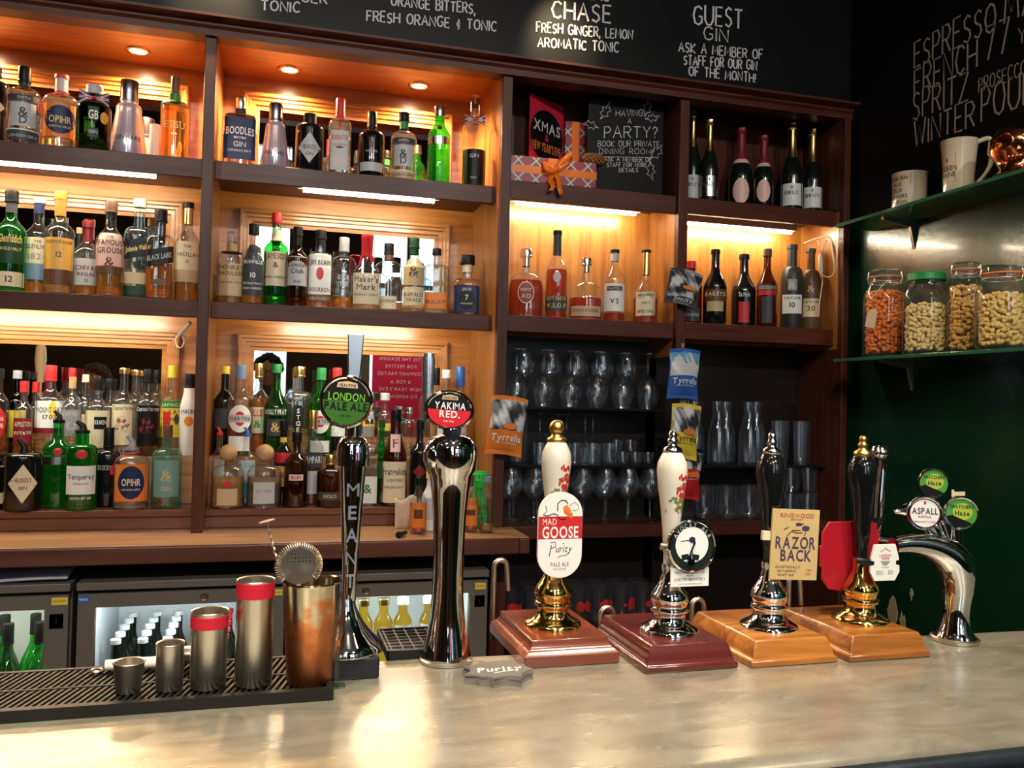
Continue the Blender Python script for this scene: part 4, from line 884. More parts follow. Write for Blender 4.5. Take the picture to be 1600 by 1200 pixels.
    ('sauce_bottle', 'small bottle with orange label right of the chrome column', 'small bottles on the wooden ledge', 0.6284, 2.674, 1.105, 0.182, 0.0494, 'sauce', 'c', ('red', 0.1), ('brown', 0.2, 1.0), [('r', 0.12, 0.6, 0.94, 'orange', (), 0, 0), ('r', 0.3, 0.4, 0.6, 'brown', (), 0, 0)], {}),
    ('sauce_bottle', 'small clear bottle with blue cap by the right post', 'small bottles on the wooden ledge', 0.6771, 2.656, 1.105, 0.1785, 0.0472, 'sauce2', 'bl', ('orange', 0.14), ('steelblue', 0.1, 1.3), [], {})
]

#          body top, neck foot, neck r, shoulder, top-of-body r, roundness, depth
SHAPES = dict(whisky=(.60, .74, .36, 'S', 1, 2, 1), round=(.60, .72, .34, 'r', 1, 2, 1), round2=(.64, .70, .4, 'r', 1, 2, 1), squat=(.60, .74, .33, 'r', 1, 2.3, 1), squatn=(.6, .74, .33, 'S', 1, 2.3, .9),
              squat4=(.68, .76, .3, 'r', 1, 4, .7), square=(.62, .72, .38, 'r', 1, 4.5, .95), hend=(.74, .82, .36, 'r', 1, 2, 1), mare=(.62, .70, .44, 'r', .66, 2, 1), flute=(.62, .8, .42, 'S', .96, 2, 1),
              tall=(.66, .7, .42, 'r', 1, 2, 1), slim=(.62, .74, .46, 'S', 1, 2, 1), wax=(.46, .68, .36, 'S', .97, 3, .85), jack=(.52, .62, .36, 'r', 1, 5, .9), decanter=(.34, .66, .2, 'r', 1, 2, .55),
              slopey=(.52, .74, .36, 'S', .98, 2, 1), cour=(.24, .62, .2, 'r', 1, 2, .7), cour2=(.36, .62, .32, 'S', 1, 2, .8), sloper=(.58, .78, .34, 'S', .94, 2, 1), wine=(.5, .76, .36, 'S', 1, 2, 1), port=(.56, .74, .42, 'r', 1, 2, 1),
              champ=(.4, .72, .34, 'S', 1, 2, 1), malibu=(.56, .82, .62, 'S', 1, 2, 1), tanq=(.64, .74, .42, 'r', 1, 2, 1), patron=(.5, .68, .34, 'r', 1, 2.4, .9), frang=(.46, .82, .36, 'S', .86, 2.3, .8),
              sauce=(.55, .78, .38, 'S', 1, 2, 1), sauce2=(.66, .8, .46, 'S', 1, 2.4, 1), pot=(.9, .95, .9, 'r', .95, 2, 1), beer=(.5, .76, .42, 'S', 1, 2, 1), cider=(.74, .86, .5, 'S', 1, 2, 1))
GLASS = dict(c=lambda: glass('bottle_glass_clear', (0.97, 0.98, 0.97), 1.85, haze=.016), g=lambda: glass('bottle_glass_green', (0.14, 0.66, 0.18), 1.6, haze=.09, hcol=(.03, .5, .08)), g2=lambda: glass('bottle_glass_bright_green', (0.06, 0.6, 0.12), 1.6, haze=.13, hcol=(.01, .45, .06)),
             dg=lambda: glass('bottle_glass_dark_green', (0.1, 0.24, 0.1)), dgg=lambda: glass('bottle_glass_olive', (0.1, 0.42, 0.12), 1.6, haze=.08, hcol=(.04, .3, .06)), br=lambda: glass('bottle_glass_brown', (0.32, 0.13, 0.04), 1.6, haze=.05, hcol=(.3, .1, .03)), am=lambda: glass('bottle_glass_golden', (0.93, 0.7, 0.2), 1.5), bl=lambda: glass('bottle_glass_bluish', (0.82, 0.93, 0.95), 1.85, haze=.025, hcol=(.6, .8, .85)),
             teal=lambda: glass('bottle_glass_teal', (0.6, 0.9, 0.85), 1.9, haze=.07, hcol=(.4, .75, .68)), bk=lambda: M('bottle_black', (0.006, 0.006, 0.007), 0.12, coat=0.3), dbk=lambda: M('bottle_near_black_green', (0.006, 0.01, 0.007), 0.08), mb=lambda: M('bottle_matt_black', (0.03, 0.028, 0.026), 0.42),
             mt=lambda: M('bottle_frosted_brown', (0.11, 0.06, 0.03), 0.4), pk=lambda: M('bottle_mirror_lilac', (0.86, 0.7, 0.8), 0.16, 0.6), wh=lambda: M('bottle_white', (0.75, 0.74, 0.7), 0.3))
LIQ = dict(amber=(1.0, 0.42, 0.05), gold=(1.0, 0.68, 0.2), red=(0.75, 0.09, 0.025), brown=(0.38, 0.11, 0.025), orange=(1.0, 0.3, 0.03), water=(0.97, 0.98, 0.98), yellow=(0.9, 0.75, 0.3))


def liquid_mat(c):
    return M('liquid_' + c, LIQ[c], 0.02, trans=0.97 if c == 'water' else 0.78, ior=1.36)  # diffuse share puts a lit-through glow into the liquid's colour


def bottle_profile(h, w, sh):
    hb, hs, rn, kind, tb = sh[:5]
    R = w / 2
    Rt = R * tb
    N = R * rn
    pr = [(0, 0.003), (R * .6, 0.003), (R * .8, 0.0), (R * .94, 0.0015), (R, h * .025), (R + (Rt - R) * .5, h * hb * .5), (Rt, h * hb * .96)]
    k = 7
    for i in range(k + 1):
        t = i / k
        if kind == 'r':
            a = t * PI / 2
            r = N + (Rt - N) * math.cos(a) ** .8
            z = hb + (hs - hb) * math.sin(a) ** .9
        else:
            s = 3 * t * t - 2 * t ** 3
            r = Rt + (N - Rt) * s
            z = hb + (hs - hb) * t
        pr.append((max(r, N), h * z))
    return pr, N


def radius_at(pr, z):
    for (r0, z0), (r1, z1) in zip(pr, pr[1:]):
        if z0 <= z <= z1 and z1 > z0:
            return r0 + (r1 - r0) * (z - z0) / (z1 - z0)
    return pr[-1][0]


def on_body(pr, sh, eps=0.0006):
    n, ay = sh[5], sh[6]

    def mp(u, v):
        r = radius_at(pr, v)
        q = min(abs(u) / max(r, 1e-5), 0.975)
        return (max(-r * .975, min(r * .975, u)), -(r * ay * (1 - q ** n) ** (1 / n) + eps), v)
    return mp


def patch(g, kind, u0, w, v0, v1, mp, mi=0, slant=0.0, nu=10, nv=8):
    vs, fs = [], []
    nv = {'o': 12, 'd': 8, 'r': 3}.get(kind, 3)
    for j in range(nv + 1):
        t = j / nv
        s = 2 * t - 1
        k = 1.0
        if kind == 'o':
            s = -math.cos(PI * t)
            k = math.sin(PI * t)
        elif kind == 'd':
            k = 1 - abs(s) * .98
        for i in range(nu + 1):
            u = u0 + w / 2 * k * (2 * i / nu - 1)
            vs.append(tuple(mp(u, (v0 + v1) / 2 + (v1 - v0) / 2 * s + slant * (u - u0))))
    for j in range(nv):
        for i in range(nu):
            a = j * (nu + 1) + i
            fs.append((a, a + 1, a + nu + 2, a + nu + 1))
    return g.add(vs, fs, mi)


def flag_bow(root, z, r, s):
    """bow tie with the red, white and navy flag pattern."""
    g = G()
    y = -r - 0.006
    for sg in (-1, 1):
        def mp(u, v, sg=sg, e=0.0):
            return (sg * u, y - 0.004 * math.sin(u / s * PI) - e, z + v)
        H = lambda u: s * (.07 + .5 * u / s)
        nu = 8
        vs = []
        for i in range(nu + 1):
            u = s * i / nu
            for q in (-1, 0, 1):
                vs.append(mp(u, q * H(u)))
        fs = []
        for i in range(nu):
            for q in (0, 1):
                a = i * 3 + q
                fs.append((a, a + 1, a + 4, a + 3))
        g.add(vs, fs, 0)
        for (v0, wd, mi, e) in ((0.0, .17, 1, .0006), (0.0, .09, 2, .001), (1, .1, 1, .0006), (-1, .1, 1, .0006), (1, .04, 2, .001), (-1, .04, 2, .001)):
            pts = [(s * t / 6, v0 * H(s * t / 6) * .8 * t / 6) for t in range(7)]
            ribbon(g, pts, wd * s, lambda u, v, e=e, mp=mp: mp(max(u, 0), v, e=e), mi)
    g.ball((0, y - 0.003, z), s * .16, 10, 2)
    mk('bow_tie', g, [P('navy'), P('white'), P('red')], root)


def make_bottle(spec):
    (name, label, group, x, y, z, h, w, style, gl, liq, cap, labels, ex) = spec
    sh = SHAPES[style]
    if name == 'pot':
        t = thing(name, (x, y, z + .0006), label, 'pot', group)
        mk('body', G().lathe([(0, 0.002), (w * .45, 0.0), (w * .5, h), (w * .44, h), (w * .4, 0.005), (0, 0.005)], 20), P('white'), t)
        mk('base_ring', G().lathe([(w * .455, 0.0), (w * .49, 0.002), (w * .49, 0.006), (w * .46, 0.008)], 20), P('lightgrey'), t)
        return t
    t = thing(name, (x, y, z + .0006), label, 'bottle', group, rz=-math.atan2(x, y) * 0.9)
    pr, N = bottle_profile(h, w, sh)
    cc, ch, cr = (cap + (0,))[:3] if cap else ('black', .05, 1)
    ckind = cap[3] if cap and len(cap) > 3 else ''
    ztop = h * (1 - ch * (0.75 if ckind != 'ball' else .85))
    body = pr + [(N * .98, ztop), (N * .8, ztop + .0005), (0, ztop + .0005)]
    fl = ex.get('flute', 12 if style == 'flute' else 0)
    g = G().lathe(body, 36 if fl else 28, 0, None, sh[5], 1, sh[6], fl, .05 if fl else 0, (h * .03, h * sh[0] * .97))
    mk('glass_body', g, GLASS[gl](), t, smooth=50)
    if liq:
        lv = liq[1] * h
        lp = [(0, 0.006)] + [(max(r * .93 - .0006, .001), max(zz, 0.007) if zz < .007 else zz) for r, zz in pr[3:] if zz < lv]
        lp += [(radius_at(pr, lv) * .93 - .0006, lv), (0, lv)]
        mk('liquid', G().lathe(lp, 24, 0, None, sh[5], 1, sh[6]), liquid_mat(liq[0]), t, smooth=50)
    # cap or stopper
    if cap:
        g = G()
        r = N * cr
        z0 = h * (1 - ch)
        if ckind == 'ball':
            g.ball((0, 0, h - r * .95), r, 16)
            g.cyl(N * .9, z0 - .004, h - r, 16)
        elif ckind == 'pour':
            g.cyl(N * 1.12, z0, z0 + h * .035, 16)
            g.tube([(0, 0, z0 + h * .03), (0, 0, z0 + h * ch * .6), (-N * .9, 0, h)], [N * .75, N * .5, N * .3], 10)
        elif ckind == 'wire':
            g.lathe([(0, z0), (r * .9, z0), (r * 1.12, z0 + h * .02), (r * .95, z0 + h * .04), (r * 1.05, h * .985), (r * .6, h), (0, h)], 16, 0, None, 2, 1, 1, 6, .12)
        elif ex.get('wax'):
            g.lathe([(N * 1.03, h * .70), (N * 1.1, h * .72), (N * 1.1, h * .93), (N * 1.2, h * .94), (N * 1.2, h * .985), (N, h), (0, h)], 20, 0, None, 2, 1, 1, 5, .05)
            for a in range(7):
                q = a * 2 * PI / 7
                l = (.05, .09, .03, .07, .1, .04, .08)[a] * h
                rr = radius_at(pr, h * .70 - l) + .0012
                g.tube([(math.cos(q) * N * 1.05, math.sin(q) * N * 1.05, h * .725), (math.cos(q) * (N * 1.04), math.sin(q) * (N * 1.04), h * .70), (math.cos(q) * rr, math.sin(q) * rr * sh[6], h * .70 - l)], [.004, .0042, .0026], 8)
        else:
            g.lathe([(0, z0), (r, z0), (r, z0 + h * ch * .1), (r * .985, z0 + h * ch * .5), (r, h - .003), (r * .94, h - .0005), (0, h)], 20)
            if ch > .09 and cc != 'glassy':
                g.lathe([(r * 1.01, z0 + .001), (r * 1.045, z0 + .002), (r * 1.045, z0 + .005), (r * 1.01, z0 + .006)], 20)
        mk('pourer' if ckind == 'pour' else ('stopper' if ckind == 'ball' or cc in ('glassy', 'cork') else 'cap'), g, P(cc), t)
    for key, zend in (('foil', None), ('foil2', None)):
        if ex.get(key):
            fc, f0 = ex[key]
            f1 = (1 - ch * .95) if key == 'foil' else ex['foil'][1] + .01
            zz = [f0 + (f1 - f0) * i / 5 for i in range(6)]
            pn = pr + [(N * .98, h)]
            mk('neck_foil' if key == 'foil' else 'neck_band', G().lathe([(radius_at(pn, q * h) + .0007, q * h) for q in zz], 20, 0, None, sh[5] if f0 < sh[1] else 2, 1, sh[6] if f0 < sh[1] else 1), P(fc), t)
    # labels
    for i, (kind, v0, v1, lw, col, lines, sl, us) in enumerate(labels):
        mp = on_body(pr, sh, 0.0006 + 0.0003 * i)
        mt = on_body(pr, sh, 0.001 + 0.0003 * i)
        g = G()
        mats = []
        if col:
            mats.append(P(col))
            patch(g, kind, us * w, lw * w, v0 * h, v1 * h, mp, 0, sl)
        for (body_, v, th, tc, mw, kw) in lines:
            m = P(tc)
            if m not in mats:
                mats.append(m)
            cu = us * w
            text(g, body_, th * h, cu, v * h, (lambda u, vv, mt=mt, sl=sl, cu=cu: mt(u, vv + sl * (u - cu))) if sl else mt, mats.index(m), 1, lw * w * (.72 if kind == 'o' else .56 if kind == 'd' else .9), arc=kw.get('arc', 0))
        if g.f:
            mk('label' if col else 'lettering', g, mats, t, smooth=0)
    if ex.get('bow'):
        flag_bow(t, ex['bow'] * h, N * 1.05, w * .42)
    if ex.get('tassel'):
        g = G()
        zc = h * .76
        g.tube([(math.cos(a) * (N + .003), math.sin(a) * (N + .003), zc + .004 * math.cos(a)) for a in [2 * PI * i / 18 for i in range(19)]], .0022, 6)
        sx = 1 if x > -0.6 and z > 2 else -1
        R = w / 2
        g.tube([(sx * N, -.004, zc), (sx * R * .75, -R * .4, h * .7), (sx * R * 1.04, -R * .3, h * .58)], .0018, 6)
        g.tube([(sx * R * 1.04, -R * .3, h * .585), (sx * R * 1.06, -R * .3, h * .56), (sx * R * 1.08, -R * .3, h * .47)], [.003, .006, .0045], 8)
        mk('tassel_cord', g, P(ex['tassel']), t)
    return t


for spec in BOTTLES:
    make_bottle(spec)

# ================================================================== the bar counter
ZC = 1.08


def zinc():
    m, N, K, b = principled('worn_pewter_top')
    tc = N.new('ShaderNodeTexCoord')
    mp = N.new('ShaderNodeMapping')
    mp.inputs['Scale'].default_value = (1.6, 5, 1)
    n1 = N.new('ShaderNodeTexNoise')
    n1.inputs['Scale'].default_value = 3.2
    n1.inputs['Detail'].default_value = 7
    n1.inputs['Roughness'].default_value = 0.62
    n1.inputs['Distortion'].default_value = 1.2
    cr = N.new('ShaderNodeValToRGB')
    cr.color_ramp.elements[0].position = 0.33
    cr.color_ramp.elements[0].color = (0.31, 0.28, 0.205, 1)
    cr.color_ramp.elements[1].position = 0.68
    cr.color_ramp.elements[1].color = (0.49, 0.45, 0.345, 1)
    K.new(tc.outputs['Object'], mp.inputs['Vector'])
    K.new(mp.outputs['Vector'], n1.inputs['Vector'])
    K.new(n1.outputs['Fac'], cr.inputs['Fac'])
    K.new(cr.outputs['Color'], b.inputs['Base Color'])
    n2 = N.new('ShaderNodeTexNoise')
    n2.inputs['Scale'].default_value = 9
    n2.inputs['Detail'].default_value = 6
    K.new(mp.outputs['Vector'], n2.inputs['Vector'])
    mr = N.new('ShaderNodeMapRange')
    mr.inputs['To Min'].default_value = 0.14
    mr.inputs['To Max'].default_value = 0.36
    K.new(n2.outputs['Fac'], mr.inputs['Value'])
    K.new(mr.outputs['Result'], b.inputs['Roughness'])
    b.inputs['Metallic'].default_value = 0.55
    bp = N.new('ShaderNodeBump')
    bp.inputs['Strength'].default_value = 0.05
    bp.inputs['Distance'].default_value = 0.004
    K.new(n2.outputs['Fac'], bp.inputs['Height'])
    K.new(bp.outputs['Normal'], b.inputs['Normal'])
    return m


def backedge(x):
    return 1.472 - 0.043 * x


pewter = zinc()
t = thing('bar_counter', (0.3, 1.2, 0), 'long pewter topped bar counter along the bottom of the picture', 'counter')
prof = [(1.2, ZC), (0.982, ZC), (0.967, ZC - 0.0008), (0.955, ZC - 0.004), (0.948, ZC - 0.009), (0.947, ZC - 0.012), (1.2, ZC - 0.012)]
xs = [-1.7, 1.98]
g = G()
vs = []
for x in xs:
    vs += [(x, backedge(x), ZC)] + [(x, a, b) for a, b in prof] + [(x, backedge(x), ZC - 0.012)]
k = len(prof) + 2
g.add(vs, [[j, (j + 1) % k, (j + 1) % k + k, j + k] for j in range(k)] + [list(range(k)), list(range(2 * k - 1, k - 1, -1))])
o = mk('counter_top', g, pewter, t, smooth=60)
o.location = -t.location
tp = [(0.9465, ZC - 0.0125), (0.938, ZC - 0.0135), (0.932, ZC - 0.019), (0.93, ZC - 0.028), (0.93, ZC - 0.06), (0.934, ZC - 0.066), (0.99, ZC - 0.066), (0.99, ZC - 0.0125)]
g = G()
k = len(tp)
g.add([(x, a, b) for x in xs for a, b in tp], [[j, (j + 1) % k, (j + 1) % k + k, j + k] for j in range(k)] + [list(range(k)), list(range(2 * k - 1, k - 1, -1))])
o = mk('front_edge_trim', g, M('dull_blue_steel', (0.1, 0.12, 0.15), 0.3, 0.9, noise=0.3, nscale=40), t, smooth=60)
o.location = -t.location
g = G().box(-1.68, 1.96, 0.99, 1.36, 0.0, ZC - 0.0125)
o = mk('counter_front', g, dark, t)
o.location = -t.location

# ------------------------------------------------------------------ hand pumps


def bell_profile(s=1.0):
    p = [(.0525, 0), (.053, .003), (.050, .007), (.040, .012), (.031, .018), (.0285, .023), (.0275, .03), (.0285, .034), (.031, .037), (.0315, .041), (.030, .045), (.0315, .049), (.034, .055), (.0345, .062), (.031, .07), (.0245, .079), (.0195, .088), (.0165, .097), (.0155, .108), (.0165, .115), (.0165, .12), (0, .12)]
    return [(r * s, z) for r, z in p]


def flat_map(y):
    return lambda u, v: (u, y, v)


def outline_fill(g, pts, y0, y1, mi=0, mside=None):
    g.prism(pts, y0, y1, mi, None, mside)


def rounded(w, h, r, n=6, cx=0, cz=0):
    pts = []
    for (sx, sz, a0) in ((1, -1, -90), (1, 1, 0), (-1, 1, 90), (-1, -1, 180)):
        for i in range(n + 1):
            a = math.radians(a0 + 90 * i / n)
            pts.append((cx + sx * (w / 2 - r) + r * math.cos(a), cz + sz * (h / 2 - r) + r * math.sin(a)))
    return pts


def ellipse(rx, rz, cx=0, cz=0, n=40):
    return [(cx + rx * math.cos(2 * PI * i / n), cz + rz * math.sin(2 * PI * i / n)) for i in range(n)]


def fan(g, pts, y, mi):
    g.add([(a, y, b) for a, b in pts], [list(range(len(pts)))], mi)


def base_block(g, w, d, h, ins, style):
    """moulded wooden plinth, centred on x, front at y=0."""
    if style == 'step':
        lv = [(0, 0), (0, .018), (.006, .024), (.010, .026), (.016, .034), (ins, .038), (ins, h)]
    else:
        lv = [(0, 0), (0, .010), (.0035, .0115), (.0055, .0135), (ins * .42, h * .45), (ins * .62, h * .7), (ins * .86, h * .93), (ins, h)]
    vs, fs = [], []
    for i_, z in lv:
        vs += [(-w / 2 + i_, i_ * .8, z), (w / 2 - i_, i_ * .8, z), (w / 2 - i_, d - i_ * .8, z), (-w / 2 + i_, d - i_ * .8, z)]
    for a in range(len(lv) - 1):
        for j in range(4):
            fs.append((a * 4 + j, a * 4 + (j + 1) % 4, a * 4 + 4 + (j + 1) % 4, a * 4 + 4 + j))
    fs.append((0, 3, 2, 1))
    e = 4 * (len(lv) - 1)
    fs.append((e, e + 1, e + 2, e + 3))
    g.add(vs, fs)


def hand_pump(x, y, bx, by, wood_m, style, metal, handle_m, finial_m, ball, label, spout_dx, spout_top, htop, lean=0.0, w=.172, d=.235):
    t = thing('beer_hand_pump', (x, y, ZC + .0006), label, 'beer pump', 'hand pumps on the bar')
    h = .043
    g = G()
    base_block(g, w, d, h, .016, style)
    mk('base_block', g, wood_m, t, loc=(bx, by - y, 0), bevel=.0015)
    bell = mk('pump_bell', G().lathe(bell_profile(), 40), metal, t, loc=(0, 0, h), smooth=60)
    mk('bell_collar', G().lathe([(.0305, .0335), (.0335, .0355), (.0345, .039), (.0335, .0425), (.0305, .0445)], 40), metal, bell)
    z1 = htop
    Lh = z1 - (h + .118)
    hp = [(0, 0), (.013, 0), (.0125, .02), (.0135, Lh * .12), (.0155, Lh * .3), (.0195, Lh * .5), (.0245, Lh * .68), (.0278, Lh * .83), (.0262, Lh * .91), (.0205, Lh * .97), (.0165, Lh), (0, Lh)]
    ho = mk('pump_handle', G().lathe(hp, 32), handle_m, t, loc=(0, 0, h + .118), smooth=60)
    if ball:
        g = G().lathe([(.0165, 0), (.0185, .003), (.0175, .007), (.011, .010), (.0095, .014)], 24)
        g.ball((0, 0, .026), .0145, 18)
    else:
        g = G().lathe([(.0165, 0), (.018, .003), (.0165, .008), (.009, .012), (.0075, .016), (.0095, .019), (.0095, .023), (.0065, .026), (.0075, .030), (.008, .033), (.005, .038), (0, .0395)], 24)
    mk('finial', g, finial_m, t, loc=(0, 0, z1), smooth=60)
    sx, sy = spout_dx, by - y + d + .012
    pts = [(sx, sy, -.02)] + [(sx + .013 - .013 * math.cos(a), sy, spout_top - .013 + .013 * math.sin(a)) for a in [PI * i / 10 for i in range(11)]] + [(sx + .03, sy, spout_top - .06)]
    mk('swan_neck_spout', G().tube(pts, .0052, 10), steel, t)
    return t, ho, Lh


mahog = wood('pump_mahogany', (0.12, 0.022, 0.01), (0.26, 0.055, 0.02), 'x', 0.16, 0.7)
cherry = wood('pump_cherry', (0.085, 0.012, 0.012), (0.14, 0.022, 0.018), 'x', 0.14, 0.8)
golden = wood('pump_golden_oak', (0.26, 0.07, 0.012), (0.56, 0.23, 0.045), 'x', 0.2, 0.6, 0.8, 0.7)
oakb = wood('pump_oak', (0.17, 0.05, 0.01), (0.42, 0.155, 0.03), 'x', 0.2, 0.6, 0.8, 0.7)
ceramic = M('cream_ceramic', (0.72, 0.66, 0.54), 0.16, coat=0.5)
gold_paint = M('old_gold', (0.62, 0.4, 0.12), 0.32, 1.0)


def hunt_scene(ho, L):
    """transfer-printed riders and greenery on a ceramic handle."""
    prof = [(.013, .0), (.0125, .02), (.0135, L * .12), (.0155, L * .3), (.0195, L * .5), (.0245, L * .68), (.0278, L * .83), (.0262, L * .91)]
    g = G()
    rnd = random.Random(5)

    def mp(u, v):
        r = radius_at(prof, v) + .0004
        a = u / max(r, .01)
        return (r * math.sin(a), -r * math.cos(a), v)
    for i in range(90):
        z = rnd.gauss(.60, .085) * L
        k = rnd.random()
        mi = 0 if (z > .60 * L and k < .65) else (1 if z < .60 * L and k < .8 else 2)
        patch(g, 'o', rnd.gauss(.012, .010), rnd.uniform(.002, .008), z - rnd.uniform(.001, .005), z + rnd.uniform(.001, .005), mp, mi, nu=4)
    mk('hunting_transfer', g, [P('red'), M('olive_print', (0.16, 0.2, 0.06), 0.4), M('chestnut_print', (0.25, 0.09, 0.03), 0.4)], ho, smooth=0)


# -- 1: white, red and white rounded clip
t, ho, Lh = hand_pump(.506, 1.478, .0015, 1.372, mahog, 'step', brass, ceramic, gold_paint, True, 'cream handled beer pump with brass bell and tall rounded white and red clip', -.075, .135, .375)
hunt_scene(ho, Lh)
g = G()
outline_fill(g, rounded(.083, .153, .0405, 10), 0, .006, 0)
y = -.0004
fan(g, [(-.0413, -.007), (.0413, -.007), (.0413, .033), (-.0413, .033)], y, 1)
fan(g, rounded(.079, .149, .0385, 10), -.0002, 0)
text(g, 'MAD', .0105, -.0205, .0235, flat_map(y - .0003), 2, 0, maxw=.026)
text(g, 'GOOSE', .0205, 0, .005, flat_map(y - .0003), 2, 1, maxw=.068)
for st, wd in (([(-.020, -.038), (-.0165, -.018)], .0016), ([(-.0185, -.014), (-.009, -.012), (-.0085, -.021), (-.0165, -.024)], .0014)):
    ribbon(g, st, wd, flat_map(y), 3)
text(g, 'urity', .0125, .0065, -.0245, flat_map(y), 3, 0, maxw=.03, slant=.18)
ribbon(g, [(-.004, -.0415), (.0, -.0375), (.012, -.0365), (.018, -.030)], .001, flat_map(y), 3)
fan(g, ellipse(.0014, .0014, .0065, -.0155, 10), y, 4)
text(g, 'PALE ALE', .007, 0, -.0525, flat_map(y), 3, 0, maxw=.034)
text(g, 'ALC 4.2% VOL', .0035, 0, -.0605, flat_map(y), 3, 0, maxw=.024)
# plain bird's head emblem
ribbon(g, [(-.033, .036), (-.026, .034), (-.013, .038), (-.007, .036), (-.002, .029), (.005, .027), (.010, .029)], .0016, flat_map(y - .0002), 3)
ribbon(g, [(-.006, .042), (-.006, .056), (.001, .062), (.009, .061), (.013, .055)], .0018, flat_map(y - .0002), 3)
ribbon(g, [(-.033, .036), (-.026, .043), (-.029, .052)], .0011, flat_map(y - .0002), 3)
ribbon(g, [(.016, .052), (.026, .058), (.034, .052), (.032, .044), (.022, .043)], .0008, flat_map(y - .0002), 3)
fan(g, [(.004, .049), (.011, .054), (.017, .047), (.023, .036), (.021, .029), (.014, .033), (.006, .040)], y - .0004, 5)
ribbon(g, [(.007, .042), (.014, .037), (.02, .034)], .0012, flat_map(y - .0006), 1)
cl = mk('pump_clip', g, [P('white'), P('red'), P('white'), P('black'), P('red'), P('orange')], t, loc=(-.001, -.034, .211), smooth=30)
mk('clip_bracket', G().box(-.006, .006, .006, .03, -.012, .012), blackplastic, cl)

# -- 2: bird roundel
t, ho, Lh = hand_pump(.7, 1.4, -.002, 1.305, cherry, 'cove', chrome, ceramic, chrome, False, 'cream handled beer pump with chrome bell and round bird badge', -.07, .05, .362)
hunt_scene(ho, Lh)
g = G()
outline_fill(g, ellipse(.046, .046), 0, .007, 0)
g.lathe([(.0455, 0), (.0465, .003), (.044, .005), (.0425, .003)], 48, 0, Matrix.Rotation(PI / 2, 4, 'X'))
fan(g, ellipse(.0435, .0435), -.0004, 1)
fan(g, ellipse(.032, .0315, 0, .0025), -.0008, 2)
fm = flat_map(-.0012)
# swimming bird: neck, body, beak
ribbon(g, [(-.022, .009), (-.004, .011)], .0014, fm, 1)
fan(g, ellipse(.0062, .0055, 0, .0115, 16), -.0014, 3)
g.tube([(.003, -.002, .012), (.0045, -.002, .006), (-.001, -.002, -.006), (-.0035, -.002, -.016), (-.002, -.002, -.024)], [.0022, .0026, .0026, .0046, .008], 10, 4)
ribbon(g, [(-.02, -.020), (-.008, -.018), (.004, -.019), (.014, -.021)], .010, flat_map(-.001), 1)
outline_fill(g, rounded(.014, .013, .003, 3, -.002, -.026), -.003, 0, 4)
for i, ch in enumerate('AVOCET ALE'):
    if ch != ' ':
        a = math.radians(150 - i * 13.5)
        q = Matrix.Rotation(PI / 2 - a, 4, 'Y')
        text(g, ch, .0068, 0, 0, (lambda u, v, a=a, q=q: tuple(q @ Vector((u, 0, v)) + Vector((.0378 * math.cos(a), -.0016, .0378 * math.sin(a))))), 5, 1)
cl = mk('pump_clip', g, [chrome, M('enamel_black_green', (0.012, 0.02, 0.018), 0.25), P('white'), P('navy'), chrome, P('lightgrey')], t, loc=(.024, -.034, .199), rot=(0, 0, 0), smooth=30)
mk('clip_bracket', G().tube([(-.045, .008, .001), (-.052, .012, .002), (-.05, .02, -.006), (-.03, .03, -.004), (-.02, .032, 0)], .003, 8), steel, cl)
g = G().box(-.037, .037, 0, .002, -.0165, .0165)
for s_, h_, z_ in (('ORGANIC REAL ALE', .0042, .0085), ('FROM', .0034, .0025), ('EXETER BREWERY', .0052, -.004), ('www.exeterbrewery.co.uk', .0026, -.0115)):
    text(g, s_, h_, 0, z_, flat_map(-.0004), 1, 0, maxw=.06)
mk('name_plate', g, [P('white'), P('slate')], cl, loc=(-.002, .001, -.0545), smooth=0)

# -- 3: tan rectangular clip
t, ho, Lh = hand_pump(.897, 1.39, -.005, 1.298, golden, 'cove', chrome, blackgloss, chrome, False, 'black handled beer pump with chrome bell and tan rectangular clip', -.075, .06, .362)
g = G().box(-.047, .047, 0, .004, -.064, .064)
y = -.0004
for s_, h_, z_, mi, mw, u_ in (('RINGWOOD', .0078, .053, 1, .074, .002), ('BREWERY', .0035, .0455, 1, .046, .002), ('RAZOR', .0215, .0035, 2, .08, .001), ('BACK', .0205, -.0195, 2, .062, .003), ('EXCEPTIONALLY', .004, -.041, 3, .05, -.012), ('REWARDING', .004, -.048, 3, .046, -.014), ('CRAFT ALE', .004, -.055, 3, .04, -.016), ('3.8%', .004, -.046, 1, .012, .03), ('ABV', .004, -.053, 1, .012, .03)):
    text(g, s_, h_, u_, z_, flat_map(y), mi, 1, maxw=mw)
for st in ([(-.024, .027), (-.014, .031)], [(-.017, .016), (-.006, .026), (.01, .026)], [(.0, .034), (.016, .039)], [(-.008, .024), (.003, .021), (.014, .022)], [(.018, .016), (.02, .023)]):
    ribbon(g, st, .0018, flat_map(y), 3)
fan(g, ellipse(.008, .0052, .02, .03, 14), y, 2)
fan(g, ellipse(.007, .003, .006, .037, 14), y, 2)
cl = mk('pump_clip', g, [M('kraft_board', (0.56, 0.39, 0.17), 0.5, noise=0.12, nscale=60), M('rust_ink', (0.4, 0.1, 0.03), 0.5), M('indigo_ink', (0.05, 0.035, 0.09), 0.5), P('brown')], t, loc=(.032, -.03, .198), rot=(0, math.radians(2.2), math.radians(-4)), smooth=0)
mk('clip_bracket', G().box(-.062, -.03, .004, .012, .006, .022), P('cream'), cl)

